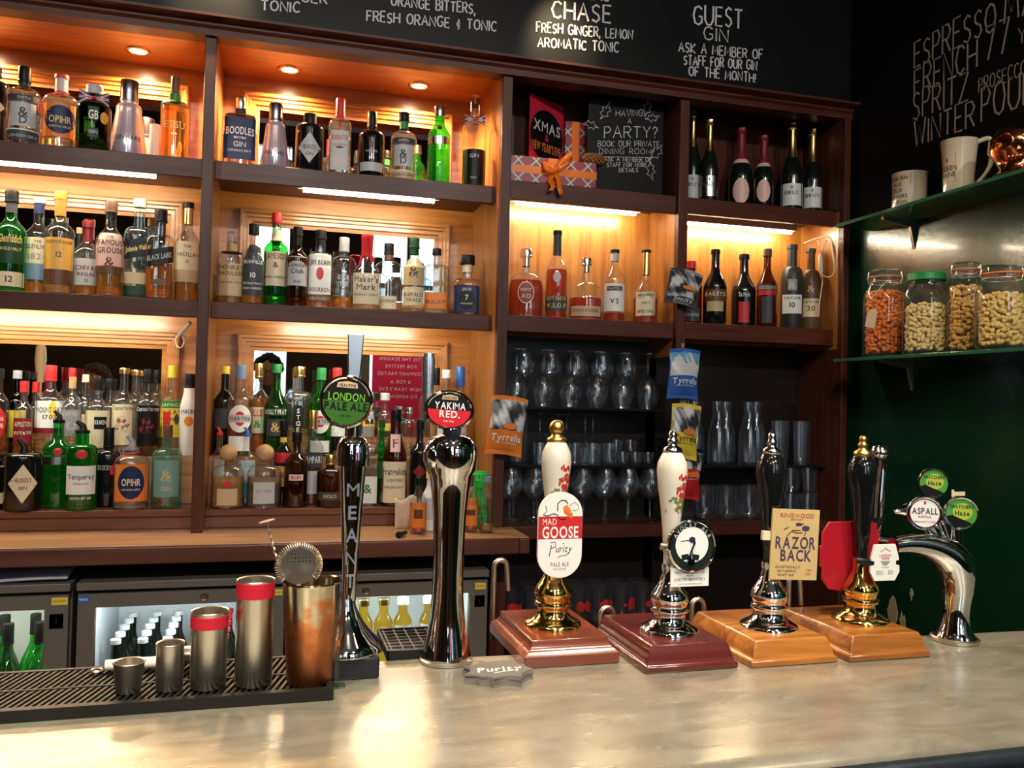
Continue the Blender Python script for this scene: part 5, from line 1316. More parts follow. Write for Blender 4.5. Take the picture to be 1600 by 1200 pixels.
# -- 4: red plate and small white clip
t, ho, Lh = hand_pump(1.104, 1.40, -.020, 1.292, oakb, 'cove', brass, blackgloss, gold_paint, False, 'black handled beer pump with brass bell, red plate and small white clip', -.065, .10, .358)
g = G()
outline_fill(g, [(-.056, .062), (-.072, .040), (-.072, .016), (-.076, .016), (-.076, -.024), (-.071, -.024), (-.071, -.048), (-.055, -.068), (-.02, -.074), (.02, -.074), (.045, -.066), (.058, -.045), (.058, .04), (.042, .062)], 0, .004)
mk('red_plate', g, M('red_plastic', (0.36, 0.008, 0.016), 0.35), t, loc=(-.002, .02, .167), bevel=.001)
g = G()
outline_fill(g, [(-.0235, .034), (-.031, .010), (-.031, .004), (-.024, .003), (-.024, -.005), (-.0325, -.006), (-.0325, -.018), (-.023, -.034), (.022, -.034), (.032, -.018), (.032, -.006), (.024, -.005), (.024, .003), (.031, .004), (.030, .010), (.0225, .034)], 0, .004)
y = -.0004
text(g, 'LONDON', .0042, 0, .0135, flat_map(y), 1, 1, maxw=.026)
text(g, 'PRIDE', .0042, 0, .008, flat_map(y), 1, 1, maxw=.02)
text(g, 'AVAILABLE', .0022, 0, -.009, flat_map(y), 2, 0, maxw=.016)
for z_ in (-.0155, -.0185, -.0215):
    text(g, 'PREMIUM ALE', .0018, -.012, z_, flat_map(y), 2, 0, maxw=.018)
    text(g, 'BREWED', .0018, .012, z_, flat_map(y), 2, 0, maxw=.014)
ribbon(g, [(-.011, .021), (-.004, .024), (0, .028), (.004, .024), (.011, .021)], .0016, flat_map(y), 3)
fan(g, [(-.011, .003), (.011, .003), (.006, -.003), (0, -.006), (-.006, -.003)], y, 3)
cl = mk('pump_clip', g, [P('white'), P('red'), P('slate'), P('grey')], t, loc=(.02, -.042, .160), smooth=30)
mk('clip_bracket', G().tube([(-.055, .012, .004), (-.045, .006, .003), (-.025, .006, -.001)], [.006, .007, .006], 10), blackplastic, cl)

# ------------------------------------------------------------------ chrome fonts


def badge_face(g, rx, rz, y, top_mi, low_mi, split):
    n = 48
    up_, lo_ = [], []
    for i in range(n + 1):
        a = 2 * PI * i / n
        x, z = rx * math.cos(a), rz * math.sin(a)
        (up_ if z >= split else lo_).append((x, z))
    xc = rx * math.sqrt(max(0, 1 - (split / rz) ** 2))
    up_ = [(rx * math.cos(a), rz * math.sin(a)) for a in [math.asin(split / rz) + (PI - 2 * math.asin(split / rz)) * i / 30 for i in range(31)]]
    b = math.asin(split / rz)
    lo_ = [(rx * math.cos(a), rz * math.sin(a)) for a in [PI - b + (PI + 2 * b) * i / 30 for i in range(31)]]
    fan(g, up_, y, top_mi)
    fan(g, lo_, y, low_mi)


def crest(g, y, z, s, mi):
    """little brewery scroll at the top of a badge."""
    fan(g, [(-s, z - s * .22), (s, z - s * .22), (s * .9, z + s * .25), (0, z + s * .42), (-s * .9, z + s * .25)], y, mi)


satin = M('satin_chrome', (0.8, 0.82, 0.86), 0.24, 1.0)
xt, yt = 0.1342, 1.43
t = thing('beer_font', (xt, yt, ZC), 'slim chrome beer font with round green and black badge behind the copper shaker', 'beer font', 'chrome fonts on the bar')
zf = lambda py: 1.53 + (0.0206) - (py - 600) * 0.0011 - ZC
mk('base_box', G().box(-.044, .046, -.055, .05, .0005, .034), M('black_metal_box', (0.02, 0.022, 0.028), 0.28, 0.3), t, bevel=.003)
mk('foot', G().lathe([(.062, .034), (.062, .04), (.055, .05), (.038, .066), (.025, .085), (.0155, .105), (.0125, .125)], 36), chrome, t, loc=(-.004, 0, 0), smooth=60)
cpr = [(.0115, .115), (.012, .15), (.0145, .21), (.018, .27), (.0215, .33), (.0245, .372), (.0265, zf(722)), (.0268, zf(705)), (.0255, zf(692)), (.021, zf(682)), (.012, zf(678)), (0, zf(677))]
mk('column', G().lathe(cpr, 40, 0, None, 2.6), chrome, t, smooth=60)
g = G()
for i, ch in enumerate('MEANTIME'):
    z_ = zf(757 + 34 * i)
    r_ = radius_at(cpr, z_)
    text(g, ch, .022, 0, z_, lambda u, v: (u, -radius_at(cpr, v) - .0012, v), 0, 1, maxw=r_ * 1.25)
mk('raised_lettering', g, M('frosted_letter', (0.34, 0.38, 0.45), 0.3, 0.6), t, smooth=0)
mk('neck', G().cyl(.0125, zf(680), zf(650), 20), chrome, t)
R0 = .0415
g = G()
g.lathe([(0, .013), (R0 * .9, .012), (R0, .008), (R0 + .0015, 0), (R0 - .002, -.004), (R0 - .0045, -.002)], 56, 0, Matrix.Rotation(-PI / 2, 4, 'X'))
outline_fill(g, ellipse(R0 - .003, R0 - .003), -.0008, .010, 1)
g2 = [chrome, P('black'), M('badge_green', (0.035, 0.12, 0.012), 0.3), M('badge_bright_green', (0.16, 0.4, 0.03), 0.3), P('tan')]
badge_face(g, R0 - .004, R0 - .004, -.0002 - .0012, 1, 2, .001)
crest(g, -.0018, .026, .017, 4)
text(g, 'MEANTIME', .0048, 0, .0262, flat_map(-.0022), 1, 1, maxw=.027)
text(g, 'LONDON', .0125, 0, .0078, flat_map(-.0022), 3, 1, maxw=.058)
text(g, 'PALE ALE', .0125, 0, -.0075, flat_map(-.0022), 1, 1, maxw=.068)
text(g, '4.3% VOL', .003, 0, -.0225, flat_map(-.0022), 1, 1, maxw=.02)
mk('badge', g, g2, t, loc=(-0.0162, -.035, 0.4415), rot=(0, math.radians(3), math.radians(-6)), smooth=40)
lz0, lz1 = 0.47, 0.5527
g = G()
g.add([(-.0085, -.006, lz0 - .02), (.0085, -.006, lz0 - .02), (.0085, .006, lz0 - .02), (-.0085, .006, lz0 - .02), (-.0135, -.008, lz1), (.0135, -.008, lz1), (.0135, .008, lz1), (-.0135, .008, lz1)], [(0, 1, 5, 4), (1, 2, 6, 5), (2, 3, 7, 6), (3, 0, 4, 7), (4, 5, 6, 7), (0, 3, 2, 1)])
mk('lever', g, satin, t, loc=(-0.0137, -.02, 0), rot=(0, math.radians(1.2), math.radians(-4.5)), bevel=.002)

yk = 1.445
xk = 0.3027
zk = lambda py: 1.53 + (0.0254) - (py - 600) * 0.0011 - ZC
t = thing('beer_font', (xk, yk, ZC), 'stout chrome beer font with bulbous head and oval red badge', 'beer font', 'chrome fonts on the bar')
kp = [(0, 0), (.0425, 0), (.0435, .003), (.0425, .012), (.0385, .028), (.0335, .05), (.030, .08), (.0275, .11), (.0265, .15), (.0268, .2), (.0285, .25), (.032, .29), (.0365, .318), (.042, zk(735)), (.0455, zk(715)), (.0455, zk(702)), (.042, zk(692)), (.034, zk(684)), (.02, zk(679)), (0, zk(677.5))]
mk('column', G().lathe(kp, 48), chrome, t, smooth=70)
g = G().ball((-.03, -.012, zk(712)), .021, 20, sz=1.25)
mk('side_knob', g, chrome, t, smooth=70)
mk('base_ring', G().lathe([(.043, 0), (.0455, .001), (.0455, .006), (.043, .0075)], 48), steel, t)
mk('neck', G().tube([(0, 0, zk(684)), (0, -.012, zk(655))], .016, 16), M('blue_grey_plastic', (0.16, 0.2, 0.28), 0.3), t)
ax_, bz_ = .0405, .0325
g = G()
Q = Matrix.Diagonal((1, 1, bz_ / ax_, 1)) @ Matrix.Rotation(-PI / 2, 4, 'X')
g.lathe([(0, .013), (ax_ * .9, .012), (ax_, .008), (ax_ + .0015, 0), (ax_ - .002, -.004), (ax_ - .0045, -.002)], 56, 0, Q)
outline_fill(g, ellipse(ax_ - .003, bz_ - .003), -.0008, .010, 1)
badge_face(g, ax_ - .004, bz_ - .004, -.0014, 1, 2, .0005)
crest(g, -.0018, .0205, .014, 4)
text(g, 'MEANTIME', .0038, 0, .0207, flat_map(-.0022), 1, 1, maxw=.022)
text(g, 'YAKIMA', .0115, .001, .0075, flat_map(-.0022), 3, 1, maxw=.052)
text(g, 'RED.', .0115, .001, -.0065, flat_map(-.0022), 3, 1, maxw=.034)
text(g, '4.1% VOL', .003, 0, -.0185, flat_map(-.0022), 3, 1, maxw=.02)
mk('badge', g, [chrome, P('black'), M('badge_red', (0.62, 0.012, 0.025), 0.3), P('white'), P('tan')], t, loc=(-0.0132, -.04, 0.4308), rot=(0, math.radians(3), math.radians(-8)), smooth=40)
z0, z1 = 0.4309, 0.5269
g = G()
vs, fs = [], []
for i in range(9):
    q = i / 8
    w_ = .0075 + .0042 * q if i < 8 else .008
    zz = z0 - .02 + (z1 - z0 + .02) * q
    vs += [(-w_, -.003, zz), (-w_ * .5, -.006, zz), (w_ * .5, -.006, zz), (w_, -.003, zz), (w_, .004, zz), (-w_, .004, zz)]
for i in range(8):
    for j in range(6):
        fs.append((i * 6 + j, i * 6 + (j + 1) % 6, i * 6 + 6 + (j + 1) % 6, i * 6 + 6 + j))
fs.append((48, 49, 50, 51, 52, 53))
g.add(vs, fs)
mk('lever', g, satin, t, loc=(-0.0467, -.02, 0), rot=(0, 0, math.radians(-6)), bevel=.001)

# cobra-necked cider font
yc = 1.375
pt = lambda px, py: None
t = thing('cider_font', (1.3027, yc, ZC), 'curved chrome cider font with three round badges beside the green wall', 'cider font')
x0c = t.location.x
CP = [(1.1561, 1.375, 1.2682), (1.1839, 1.375, 1.2712), (1.221, 1.375, 1.2692), (1.2587, 1.375, 1.2596), (1.2909, 1.375, 1.2413), (1.3051, 1.375, 1.2146), (1.3087, 1.375, 1.1832), (1.3061, 1.375, 1.1533), (1.3035, 1.375, 1.1247), (1.3024, 1.375, 1.101), (1.3027, 1.375, 1.0823), (1.3028, 1.375, 1.0736)]
CR = [.0155, .0175, .0215, .0275, .034, .034, .0295, .0255, .0255, .0315, .040, .0415]
pts = [(p[0] - x0c, 0, p[2] - ZC) for p in CP]
pts[-1] = (0, 0, 0)
pts[-2] = (0, 0, .006)
# smooth the path
sp, sr = [], []
for i in range(len(pts) - 1):
    for q in range(3):
        f_ = q / 3
        p0 = Vector(pts[max(i - 1, 0)]); p1 = Vector(pts[i]); p2 = Vector(pts[i + 1]); p3 = Vector(pts[min(i + 2, len(pts) - 1)])
        sp.append(tuple(0.5 * ((2 * p1) + (p2 - p0) * f_ + (2 * p0 - 5 * p1 + 4 * p2 - p3) * f_ ** 2 + (3 * p1 - p0 - 3 * p2 + p3) * f_ ** 3)))
        r0, r1, r2, r3 = CR[max(i - 1, 0)], CR[i], CR[i + 1], CR[min(i + 2, len(CR) - 1)]
        sr.append(0.5 * (2 * r1 + (r2 - r0) * f_ + (2 * r0 - 5 * r1 + 4 * r2 - r3) * f_ ** 2 + (3 * r1 - r0 - 3 * r2 + r3) * f_ ** 3))
sp.append(pts[-1])
sr.append(CR[-1])
mk('body', G().tube(sp, sr, 32), chrome, t, smooth=75)
mk('base_ring', G().lathe([(.040, 0), (.0445, .001), (.0445, .007), (.040, .009)], 48), steel, t)


def cider_badge(px_loc, r, kind, rot):
    g = G()
    g.lathe([(0, .035), (r * .55, .034), (r * .8, .022), (r * .98, .008), (r, 0), (r - .002, -.003), (r - .004, -.002)], 44, 0, Matrix.Rotation(-PI / 2, 4, 'X'))
    y = -.0006
    if kind == 'aspall':
        fan(g, ellipse(r - .002, r - .002), -.0002 + .001, 1)
        fan(g, ellipse(r - .006, r - .006), y, 2)
        outline_fill(g, rounded(.004, .006, .001, 2, 0, r * .62), y - .0004, y + .0004, 3)
        text(g, 'ASPALL', r * .36, 0, r * .14, flat_map(y - .0004), 4, 1, maxw=r * 1.45)
        text(g, 'SUFFOLK', r * .12, 0, -r * .2, flat_map(y - .0004), 3, 1, maxw=r * .8)
        text(g, 'DRAUGHT CYDER', r * .1, 0, -r * .5, flat_map(y - .0004), 4, 0, maxw=r * 1.2)
        mats = [chrome, M('badge_plum', (0.3, 0.03, 0.08), 0.3), P('white'), P('red'), P('slate')]
    else:
        fan(g, ellipse(r - .002, r - .002), .0008, 1)
        fan(g, ellipse((r - .004), (r - .004)), y, 2)
        fan(g, ellipse(r * .55, r * .5, .002, r * .1), y - .0003, 3)
        fan(g, [(-r * .86, -r * .2), (-r * .5, -r * .12), (-r * .1, -r * .3), (r * .3, -r * .45), (r * .62, -r * .62), (r * .2, -r * .83), (-r * .3, -r * .82), (-r * .68, -r * .55)], y - .0006, 1)
        text(g, 'THATCHERS', r * .2, 0, r * .4, flat_map(y - .0008), 4, 1, maxw=r * 1.3)
        text(g, 'Haze', r * .27, r * .05, r * .02, flat_map(y - .0008), 4, 1, maxw=r * .8)
        mats = [blackgloss if kind == 'black' else chrome, P('black'), M('badge_leaf', (0.07, 0.3, 0.04), 0.3), M('badge_sunny', (0.42, 0.5, 0.06), 0.3), P('darkgreen')]
    mk('badge', g, mats, t, loc=px_loc, rot=rot, smooth=45)


cider_badge((-0.1065, -.035, 0.2547), 0.0321, 'aspall', (0, 0, math.radians(-24)))
cider_badge((-0.0417, .015, 0.3063), 0.0303, 'black', (0, 0, math.radians(-26)))
cider_badge((-0.0127, -.025, 0.2521), 0.0322, 'green', (0, 0, math.radians(-28)))
mk('badge_arm', G().tube([(-0.1462, 0, 0.2537), (-0.1198, 0, 0.257), (-0.0722, .01, 0.2453), (-0.0338, .012, 0.1963)], [.003, .013, .017, .014], 20), chrome, t, smooth=70)
mk('badge_stem', G().tube([(-0.0385, .03, 0.3), (-0.0076, .018, 0.1887)], .009, 14), chrome, t)
mk('badge_stem', G().tube([(0.008, .005, 0.2454), (0.0048, .005, 0.1775)], .012, 14), chrome, t)
mk('paper_tag', G().box(-.012, .014, 0, .001, -.004, .004).box(-.018, -.012, 0, .001, -.006, .008), P('cream'), t, loc=(0.0058, .0, 0.2868))
# its tap lever, standing left of the spout
lx = lambda px, py: ((-0.1271) + (px - 1377) * 0.0015, .06, (0.2957) - (py - 760) * 0.0013)
x_cob = (sp[3][0], 0.0, sp[3][2])
g = G().tube([lx(1372, 838), lx(1373, 815), lx(1375, 780), lx(1377, 750), lx(1379, 727), lx(1379, 720)], [.0075, .0085, .0095, .0085, .0075, .0085], 16)
g.tube([lx(1373, 840), lx(1382, 842), (x_cob[0], x_cob[1], x_cob[2])], [.005, .005, .006], 12)
tv = mk('tap_lever', g, chrome, t, smooth=70)
g = G().ball(lx(1377, 708), .0145, 20, sx=1.15)
g.ball(lx(1368, 707), .0125, 12, sx=.7)
mk('lever_knob', g, chrome, tv, smooth=70)
mk('lever_collar', G().tube([lx(1373.2, 816), lx(1373.8, 808)], .0105, 16), blackplastic, tv)

# ------------------------------------------------------------------ bar mat and the things on it
ZM = ZC + .013
g = G().box(-.95, .102, 1.290, 1.484, ZC + .0002, ZC + .004)
g.box(-.95, .102, 1.290, 1.303, ZC + .004, ZM + .004)
g.box(-.95, .102, 1.475, 1.484, ZC + .004, ZM)
g.box(.093, .102, 1.303, 1.475, ZC + .004, ZM + .004)
g.box(-.95, .093, 1.386, 1.391, ZC + .004, ZM)
g.box(-.95, .093, 1.303, 1.308, ZC + .004, ZM - .001)
x = -.95
while x < .085:
    for ya, yb in ((1.308, 1.386), (1.391, 1.475)):
        sh_ = .022
        vs = [(x, ya, ZC + .004), (x + .0045, ya, ZC + .004), (x + .0045 + sh_, yb, ZC + .004), (x + sh_, yb, ZC + .004), (x, ya, ZM - .001), (x + .0045, ya, ZM - .001), (x + .0045 + sh_, yb, ZM - .001), (x + sh_, yb, ZM - .001)]
        vs = [(min(a, .0935), b, c) for a, b, c in vs]
        g.add(vs, [(4, 5, 6, 7), (0, 1, 5, 4), (1, 2, 6, 5), (2, 3, 7, 6), (3, 0, 4, 7)])
    x += .0098
tag(mk('bar_mat', g, rubber), 'black ribbed rubber bar mat on the left of the counter', 'bar mat')

redband = M('red_tape', (0.55, 0.012, 0.03), 0.45)


def measure(name, x, y, z, rt, rb, h, label, band=None, lip=.0012):
    t = thing(name, (x, y, z), label, 'spirit measure', 'metal measures on the bar mat')
    mk('cup', G().lathe([(0, 0), (rb * .94, 0), (rb, .002), (rt, h - .004), (rt + lip, h - .001), (rt + lip * .6, h), (rt - .0012, h - .001), (rb - .002, .006), (0, .006)], 36), steel, t, smooth=45)
    if band:
        rr = lambda q: rb + (rt - rb) * q / h
        mk('red_band', G().lathe([(rr(band[0]) + .0003, band[0]), (rr(band[0]) + .0009, band[0] + .0005), (rr(band[1]) + .0009, band[1] - .0005), (rr(band[1]) + .0003, band[1])], 36), redband, t)
    return t


def px_r(wpx):
    return wpx * 0.0005


hp = 0.001
measure('spirit_measure', -0.1871, 1.352, ZM, px_r(42), px_r(35), 44 * hp, 'smallest open steel measure, leftmost on the bar mat', lip=.0018)
measure('spirit_measure', -0.1315, 1.352, ZM, px_r(39), px_r(38), 68 * hp, 'second smallest plain steel measure on the bar mat')
h3, h4 = 113 * hp, 157 * hp
measure('spirit_measure', -0.0776, 1.352, ZM, px_r(53), px_r(52), h3, 'shorter steel tube measure with a red band', (h3 - 24 * hp, h3 - 6 * hp))
measure('spirit_measure', -0.0131, 1.352, ZM, px_r(55), px_r(55), h4, 'tallest steel tube measure with a red band, beside the copper shaker', (h4 - 26 * hp, h4 - 3 * hp))


def worn_copper():
    m, N, K, b = principled('worn_copper')
    tc = N.new('ShaderNodeTexCoord')
    nz = N.new('ShaderNodeTexNoise')
    nz.inputs['Scale'].default_value = 26
    nz.inputs['Detail'].default_value = 9
    sx = N.new('ShaderNodeSeparateXYZ')
    K.new(tc.outputs['Object'], sx.inputs[0])
    K.new(tc.outputs['Object'], nz.inputs['Vector'])
    ma = N.new('ShaderNodeMath')
    ma.operation = 'MULTIPLY_ADD'
    K.new(sx.outputs['Z'], ma.inputs[0])
    ma.inputs[1].default_value = -6.0
    ma.inputs[2].default_value = 0.62
    mb = N.new('ShaderNodeMath')
    mb.operation = 'MULTIPLY_ADD'
    K.new(nz.outputs['Fac'], mb.inputs[0])
    mb.inputs[1].default_value = 1.1
    K.new(ma.outputs[0], mb.inputs[2])
    cr = N.new('ShaderNodeValToRGB')
    e = cr.color_ramp.elements
    e[0].position = 0.44
    e[0].color = (0.62, 0.55, 0.42, 1)
    e[1].position = 0.56
    e[1].color = (0.62, 0.24, 0.1, 1)
    k = e.new(0.85)
    k.color = (0.4, 0.13, 0.055, 1)
    K.new(mb.outputs[0], cr.inputs['Fac'])
    K.new(cr.outputs['Color'], b.inputs['Base Color'])
    b.inputs['Metallic'].default_value = 1.0
    n2 = N.new('ShaderNodeMapRange')
    K.new(mb.outputs[0], n2.inputs['Value'])
    n2.inputs['From Min'].default_value = 0.4
    n2.inputs['From Max'].default_value = 0.8
    n2.inputs['To Min'].default_value = 0.12
    n2.inputs['To Max'].default_value = 0.4
    K.new(n2.outputs['Result'], b.inputs['Roughness'])
    return m


xs_, ys_ = 0.0695, 1.345
t = thing('cocktail_shaker', (xs_, ys_, ZM), 'tall worn copper cocktail shaker tin on the bar mat', 'cocktail shaker')
hS = 0.1544
rt_, rb_ = px_r(88), px_r(68)
mk('tin', G().lathe([(0, 0), (rb_ * .93, 0), (rb_, .004), (rt_, hS - .004), (rt_ + .0018, hS - .002), (rt_ + .001, hS), (rt_ - .001, hS - .001), (rb_ - .002, .006), (0, .006)], 48), worn_copper(), t, smooth=45)
# hawthorne strainer standing in the tin
xw, zw = 0.0497, 1.2665
t = thing('cocktail_strainer', (xw, 1.362, zw), 'coil sprung cocktail strainer sticking out of the copper shaker', 'strainer')
g = G()
outline_fill(g, ellipse(.029, .029), 0, .0014)
for i in range(7):
    for j in range(3):
        g.cyl(.0012, -.0006, .0, 8, 1, Matrix.Translation(((i - 3) * .0055, 0, .006 + j * .006)) @ Matrix.Rotation(PI / 2, 4, 'X'))
mk('plate', g, [steel, P('black')], t)
pts = []
for i in range(44 * 8 + 1):
    a = math.radians(-40 + 260 * i / (44 * 8))
    q = 2 * PI * i / 8
    r_ = .0315 + .0045 * math.cos(q)
    pts.append((r_ * math.cos(a), .0045 * math.sin(q), r_ * math.sin(a)))
mk('coil_spring', G().tube(pts, .0008, 5), steel, t)
mk('handle', G().tube([(.0, 0, -.03), (.012, 0, -.075), (.02, 0, -.10)], [.004, .0045, .005], 8), steel, t)
# twisted bar spoon
a_, b_ = Vector((0.0003, 1.37, 1.334)), Vector((0.0246, 1.365, 1.2457))
t = thing('bar_spoon', tuple(b_), 'twisted bar spoon with flat disc end leaning out of the shaker', 'bar spoon')
dd = a_ - b_
g = G()
pts = []
for i in range(91):
    q = i / 90
    c = dd * q
    pts.append((c.x + .0011 * math.cos(q * 60), c.y + .0011 * math.sin(q * 60), c.z))
g.tube([tuple(dd * -.5)] + pts[:1], .0016, 6)
g.tube(pts, .0015, 6)
sp_ = mk('twisted_stem', g, steel, t)
mk('disc', G().cyl(.0125, -.0012, .0012, 24, 0, Matrix.Translation(dd) @ Matrix.Rotation(math.radians(-14), 4, 'Y')), steel, t)
mk('bowl', G().ball(tuple(dd * -.55), .009, 12, sx=1, sy=.4, sz=1.5), steel, t)
# clear acrylic holder against the tin
t = thing('acrylic_holder', (0.1099, 1.352, ZC), 'thin clear acrylic strip standing beside the copper shaker', 'holder')
acr = glass('acrylic', (0.88, 0.92, 0.9), 1.6)
mk('upright', G().box(-.004, .004, -.012, .012, 0, .168), acr, t, bevel=.001)
mk('foot', G().box(-.006, .014, -.014, .014, 0, .003), acr, t)
# ice scoop lying across the back of the mat
t = thing('ice_scoop', (-0.1657, 1.455, ZM), 'pale handled ice scoop lying behind the measures on the mat', 'ice scoop')
hx = -0.0695
mk('handle', G().tube([(hx, 0, .009), (.03, 0, .010)], [.0085, .0095], 14), M('bone_plastic', (0.75, 0.68, 0.55), 0.35), t)
mk('hanging_ring', G().lathe([(.006, -.001), (.0085, -.0022), (.011, 0), (.0085, .0022), (.006, .001)], 18), steel, t, loc=(hx - .012, -.004, .0035))
g = G()
vs, fs = [], []
for i in range(7):
    x_ = .03 + .013 * i
    r_ = (.014, .02, .023, .0245, .0255, .026, .0265)[i]
    for j in range(11):
        a = PI * (.0 + j / 10) - PI
        vs.append((x_, r_ * math.cos(a), .0275 + r_ * math.sin(a)))
for i in range(6):
    for j in range(10):
        a = i * 11 + j
        fs.append((a, a + 1, a + 12, a + 11))
fs.append(list(range(11)))
g.add(vs, fs)
o = mk('scoop_bowl', g, steel, t)
md = o.modifiers.new('wall', 'SOLIDIFY')
md.thickness = .001

# stack of star-shaped beer mats
xb, yb = 0.3659, 1.3316
star = []
rim = [(.058, .02), (.040, .036), (.028, .058), (.004, .046), (-.022, .062), (-.034, .040), (-.062, .034), (-.054, .008), (-.07, -.012), (-.044, -.03), (-.022, -.046), (.006, -.038), (.030, -.052), (.044, -.026), (.066, -.012)]
for a, (x_, y_) in enumerate(rim):
    x2, y2 = rim[(a + 1) % len(rim)]
    for q in (0, .33, .67):
        b = .94 if q else 1.0
        star.append(((x_ + (x2 - x_) * q) * b * .84, (y_ + (y2 - y_) * q) * b * .84))
star = star[::-1]
card = M('grey_card', (0.125, 0.115, 0.105), 0.7)
cedge = M('card_edge', (0.22, 0.19, 0.16), 0.8)
names = ['at the bottom of the stack', 'second from the bottom of the stack', 'in the middle of the stack', 'second from the top of the stack', 'on top of the stack with white script']
for i in range(5):
    g = G()
    k = len(star)
    z0, z1 = 0, .0031
    g.add([(x_, y_, z0) for x_, y_ in star] + [(x_, y_, z1) for x_, y_ in star], [list(range(k)), list(range(2 * k - 1, k - 1, -1))], 0)
    for j in range(k):
        g.f.append([j, k + j, k + (j + 1) % k, (j + 1) % k])
        g.m.append(1)
    o = mk('beer_mat', g, [card, cedge], loc=(xb + random.uniform(-.0012, .0012), yb + random.uniform(-.0012, .0012), ZC + .0002 + .0033 * i), rot=(0, 0, random.uniform(-.03, .03)), smooth=0)
    tag(o, 'star shaped grey beer mat ' + names[i], 'beer mat', 'star shaped beer mats')
    if i == 4:
        g = G()
        fm_ = lambda u, v: (u, v, .0034)
        text(g, 'Purity', .021, .0, .002, fm_, 0, 1, maxw=.074, slant=.2)
        ribbon(g, [(-.012, -.016), (.004, -.013), (.03, -.008), (.037, .0)], .0022, fm_, 0)
        mk('lettering', g, P('white'), o, smooth=0)

# drip tray behind the fonts
t = thing('drip_tray', (0.2534, 1.53, ZC), 'small black drip tray with a grid, between the two chrome fonts', 'drip tray')
g = G().box(-.05, .05, -.07, .075, .001, .003)
for q in ((-.05, -.046, -.07, .075), (.046, .05, -.07, .075), (-.05, .05, -.07, -.066), (-.05, .05, .071, .075)):
    g.box(*q, .001, .018)
mk('tray', g, blackplastic, t, bevel=.001)
g = G()
for i in range(5):
    x_ = -.04 + .02 * i
    g.box(x_ - .0012, x_ + .0012, -.066, .071, .013, .016)
for i in range(7):
    y_ = -.06 + .02 * i
    g.box(-.046, .046, y_ - .0012, y_ + .0012, .013, .016)
mk('grid', g, M('grey_grid', (0.03, 0.028, 0.025), 0.4), t)

# ================================================================== glassware in the narrow bays
thin = glass('glassware', (0.95, 0.97, 0.99), 2.0, 0.02, haze=.012, hcol=(.75, .85, 1.0), edge=.8)


def wall(prof, th=.0012):
    """outer profile turned back inside to a hollow vessel."""
    inner = [(max(r - th, 0.0005), z + (th if i == 0 else 0)) for i, (r, z) in enumerate(prof)]
    return prof + inner[::-1]


def balloon(h=.2, r=.0435):
    p = [(0, 0), (.036, 0), (.036, .0015), (.012, .004), (.0045, .012), (.004, h * .36), (.008, h * .40)]
    for i in range(9):
        a = -PI / 2 + .25 + (PI / 2 + .75) * i / 8
        p.append((r * math.cos(a), h * .70 + h * .3 * math.sin(a)))
    p[-1] = (r * .66, h)
    return p + [(r * .64, h), (r * .97, h * .72), (r * .5, h * .46), (0, h * .43)]


def wineglass(h=.175, r=.036):
    return [(0, 0), (.034, 0), (.034, .0015), (.01, .004), (.0042, .012), (.004, h * .42), (.012, h * .47), (r * .85, h * .6), (r, h * .75), (r * .85, h), (r * .82, h), (r * .96, h * .75), (.01, h * .5), (0, h * .49)]


def straight(h, r0, r1, th=.0018):
    return [(0, 0), (r0 * .94, 0), (r0, .003), (r1, h), (r1 - th, h), (r0 - th, .009), (0, .009)]


def flip(p, h):
    return [(r, h - z) for r, z in p][::-1]


PROTO = {}


def vessel(kind, prof, x, y, z, label, group, cat='glass', fl=0):
    if kind not in PROTO:
        o = mk(kind.split('/')[0], G().lathe(prof, 24, 0, None, 2, 1, 1, fl, .04 if fl else 0), thin, smooth=45)
        PROTO[kind] = o
    else:
        o = PROTO[kind].copy()
        C.objects.link(o)
    o.location = (x, y, z)
    return tag(o, label, cat, group)


ORD = ['first', 'second', 'third', 'fourth', 'fifth', 'sixth', 'seventh', 'eighth', 'ninth', 'tenth', 'eleventh', 'twelfth']
XL = lambda i, n, a, b: a + (b - a) * i / (n - 1)
for i in range(6):
    vessel('balloon_glass/down', flip(balloon(), .2), XL(i, 6, .825, 1.325), 2.86, ZG1 + .001, ORD[i] + ' upturned balloon glass from the left post on the top glass shelf', 'upturned balloon glasses')
for i in range(5):
    vessel('balloon_glass/up', balloon(), XL(i, 5, .875, 1.275), 2.935, ZG1 + .001, ORD[i] + ' standing balloon glass from the left, behind the upturned ones', 'standing balloon glasses on the top shelf')
for i in range(5):
    vessel('wine_glass', flip(wineglass(), .175), XL(i, 5, .945, 1.15), 2.952 - .056 * (i % 2), ZG2 + .001, ORD[i] + ' upturned wine glass from the left on the middle glass shelf', 'upturned wine glasses')
for i in range(5):
    vessel('tumbler', straight(.075, .026, .031), XL(i, 5, .91, 1.17), 2.826, ZG2 + .001, ORD[i] + ' small tumbler from the left in front of the upturned wine glasses', 'small tumblers')
vessel('sleeve_glass', straight(.18, .03, .037), .838, 2.86, ZG2 + .001, 'tall straight glass beside the left post on the middle glass shelf', 'tall straight glasses')
for i in range(4):
    vessel('shot_glass', straight(.042, .019, .023), XL(i, 4, 1.185, 1.335), 2.86, ZG2 + .001, ORD[i] + ' shot glass from the left in the bottom row', 'shot glasses')
for i in range(2):
    vessel('shot_glass', straight(.042, .019, .023), 1.21 + .055 * i, 2.86, ZG2 + .0446, ('left' if i == 0 else 'right') + ' one of two shot glasses stacked on the shot glass row', 'shot glasses')
for i in range(7):
    vessel('balloon_glass/short', balloon(.188), XL(i, 7, .806, 1.334), 2.84, ZG3 + .001, ORD[i] + ' standing balloon glass from the left on the wooden shelf', 'balloon glasses on the wooden shelf')
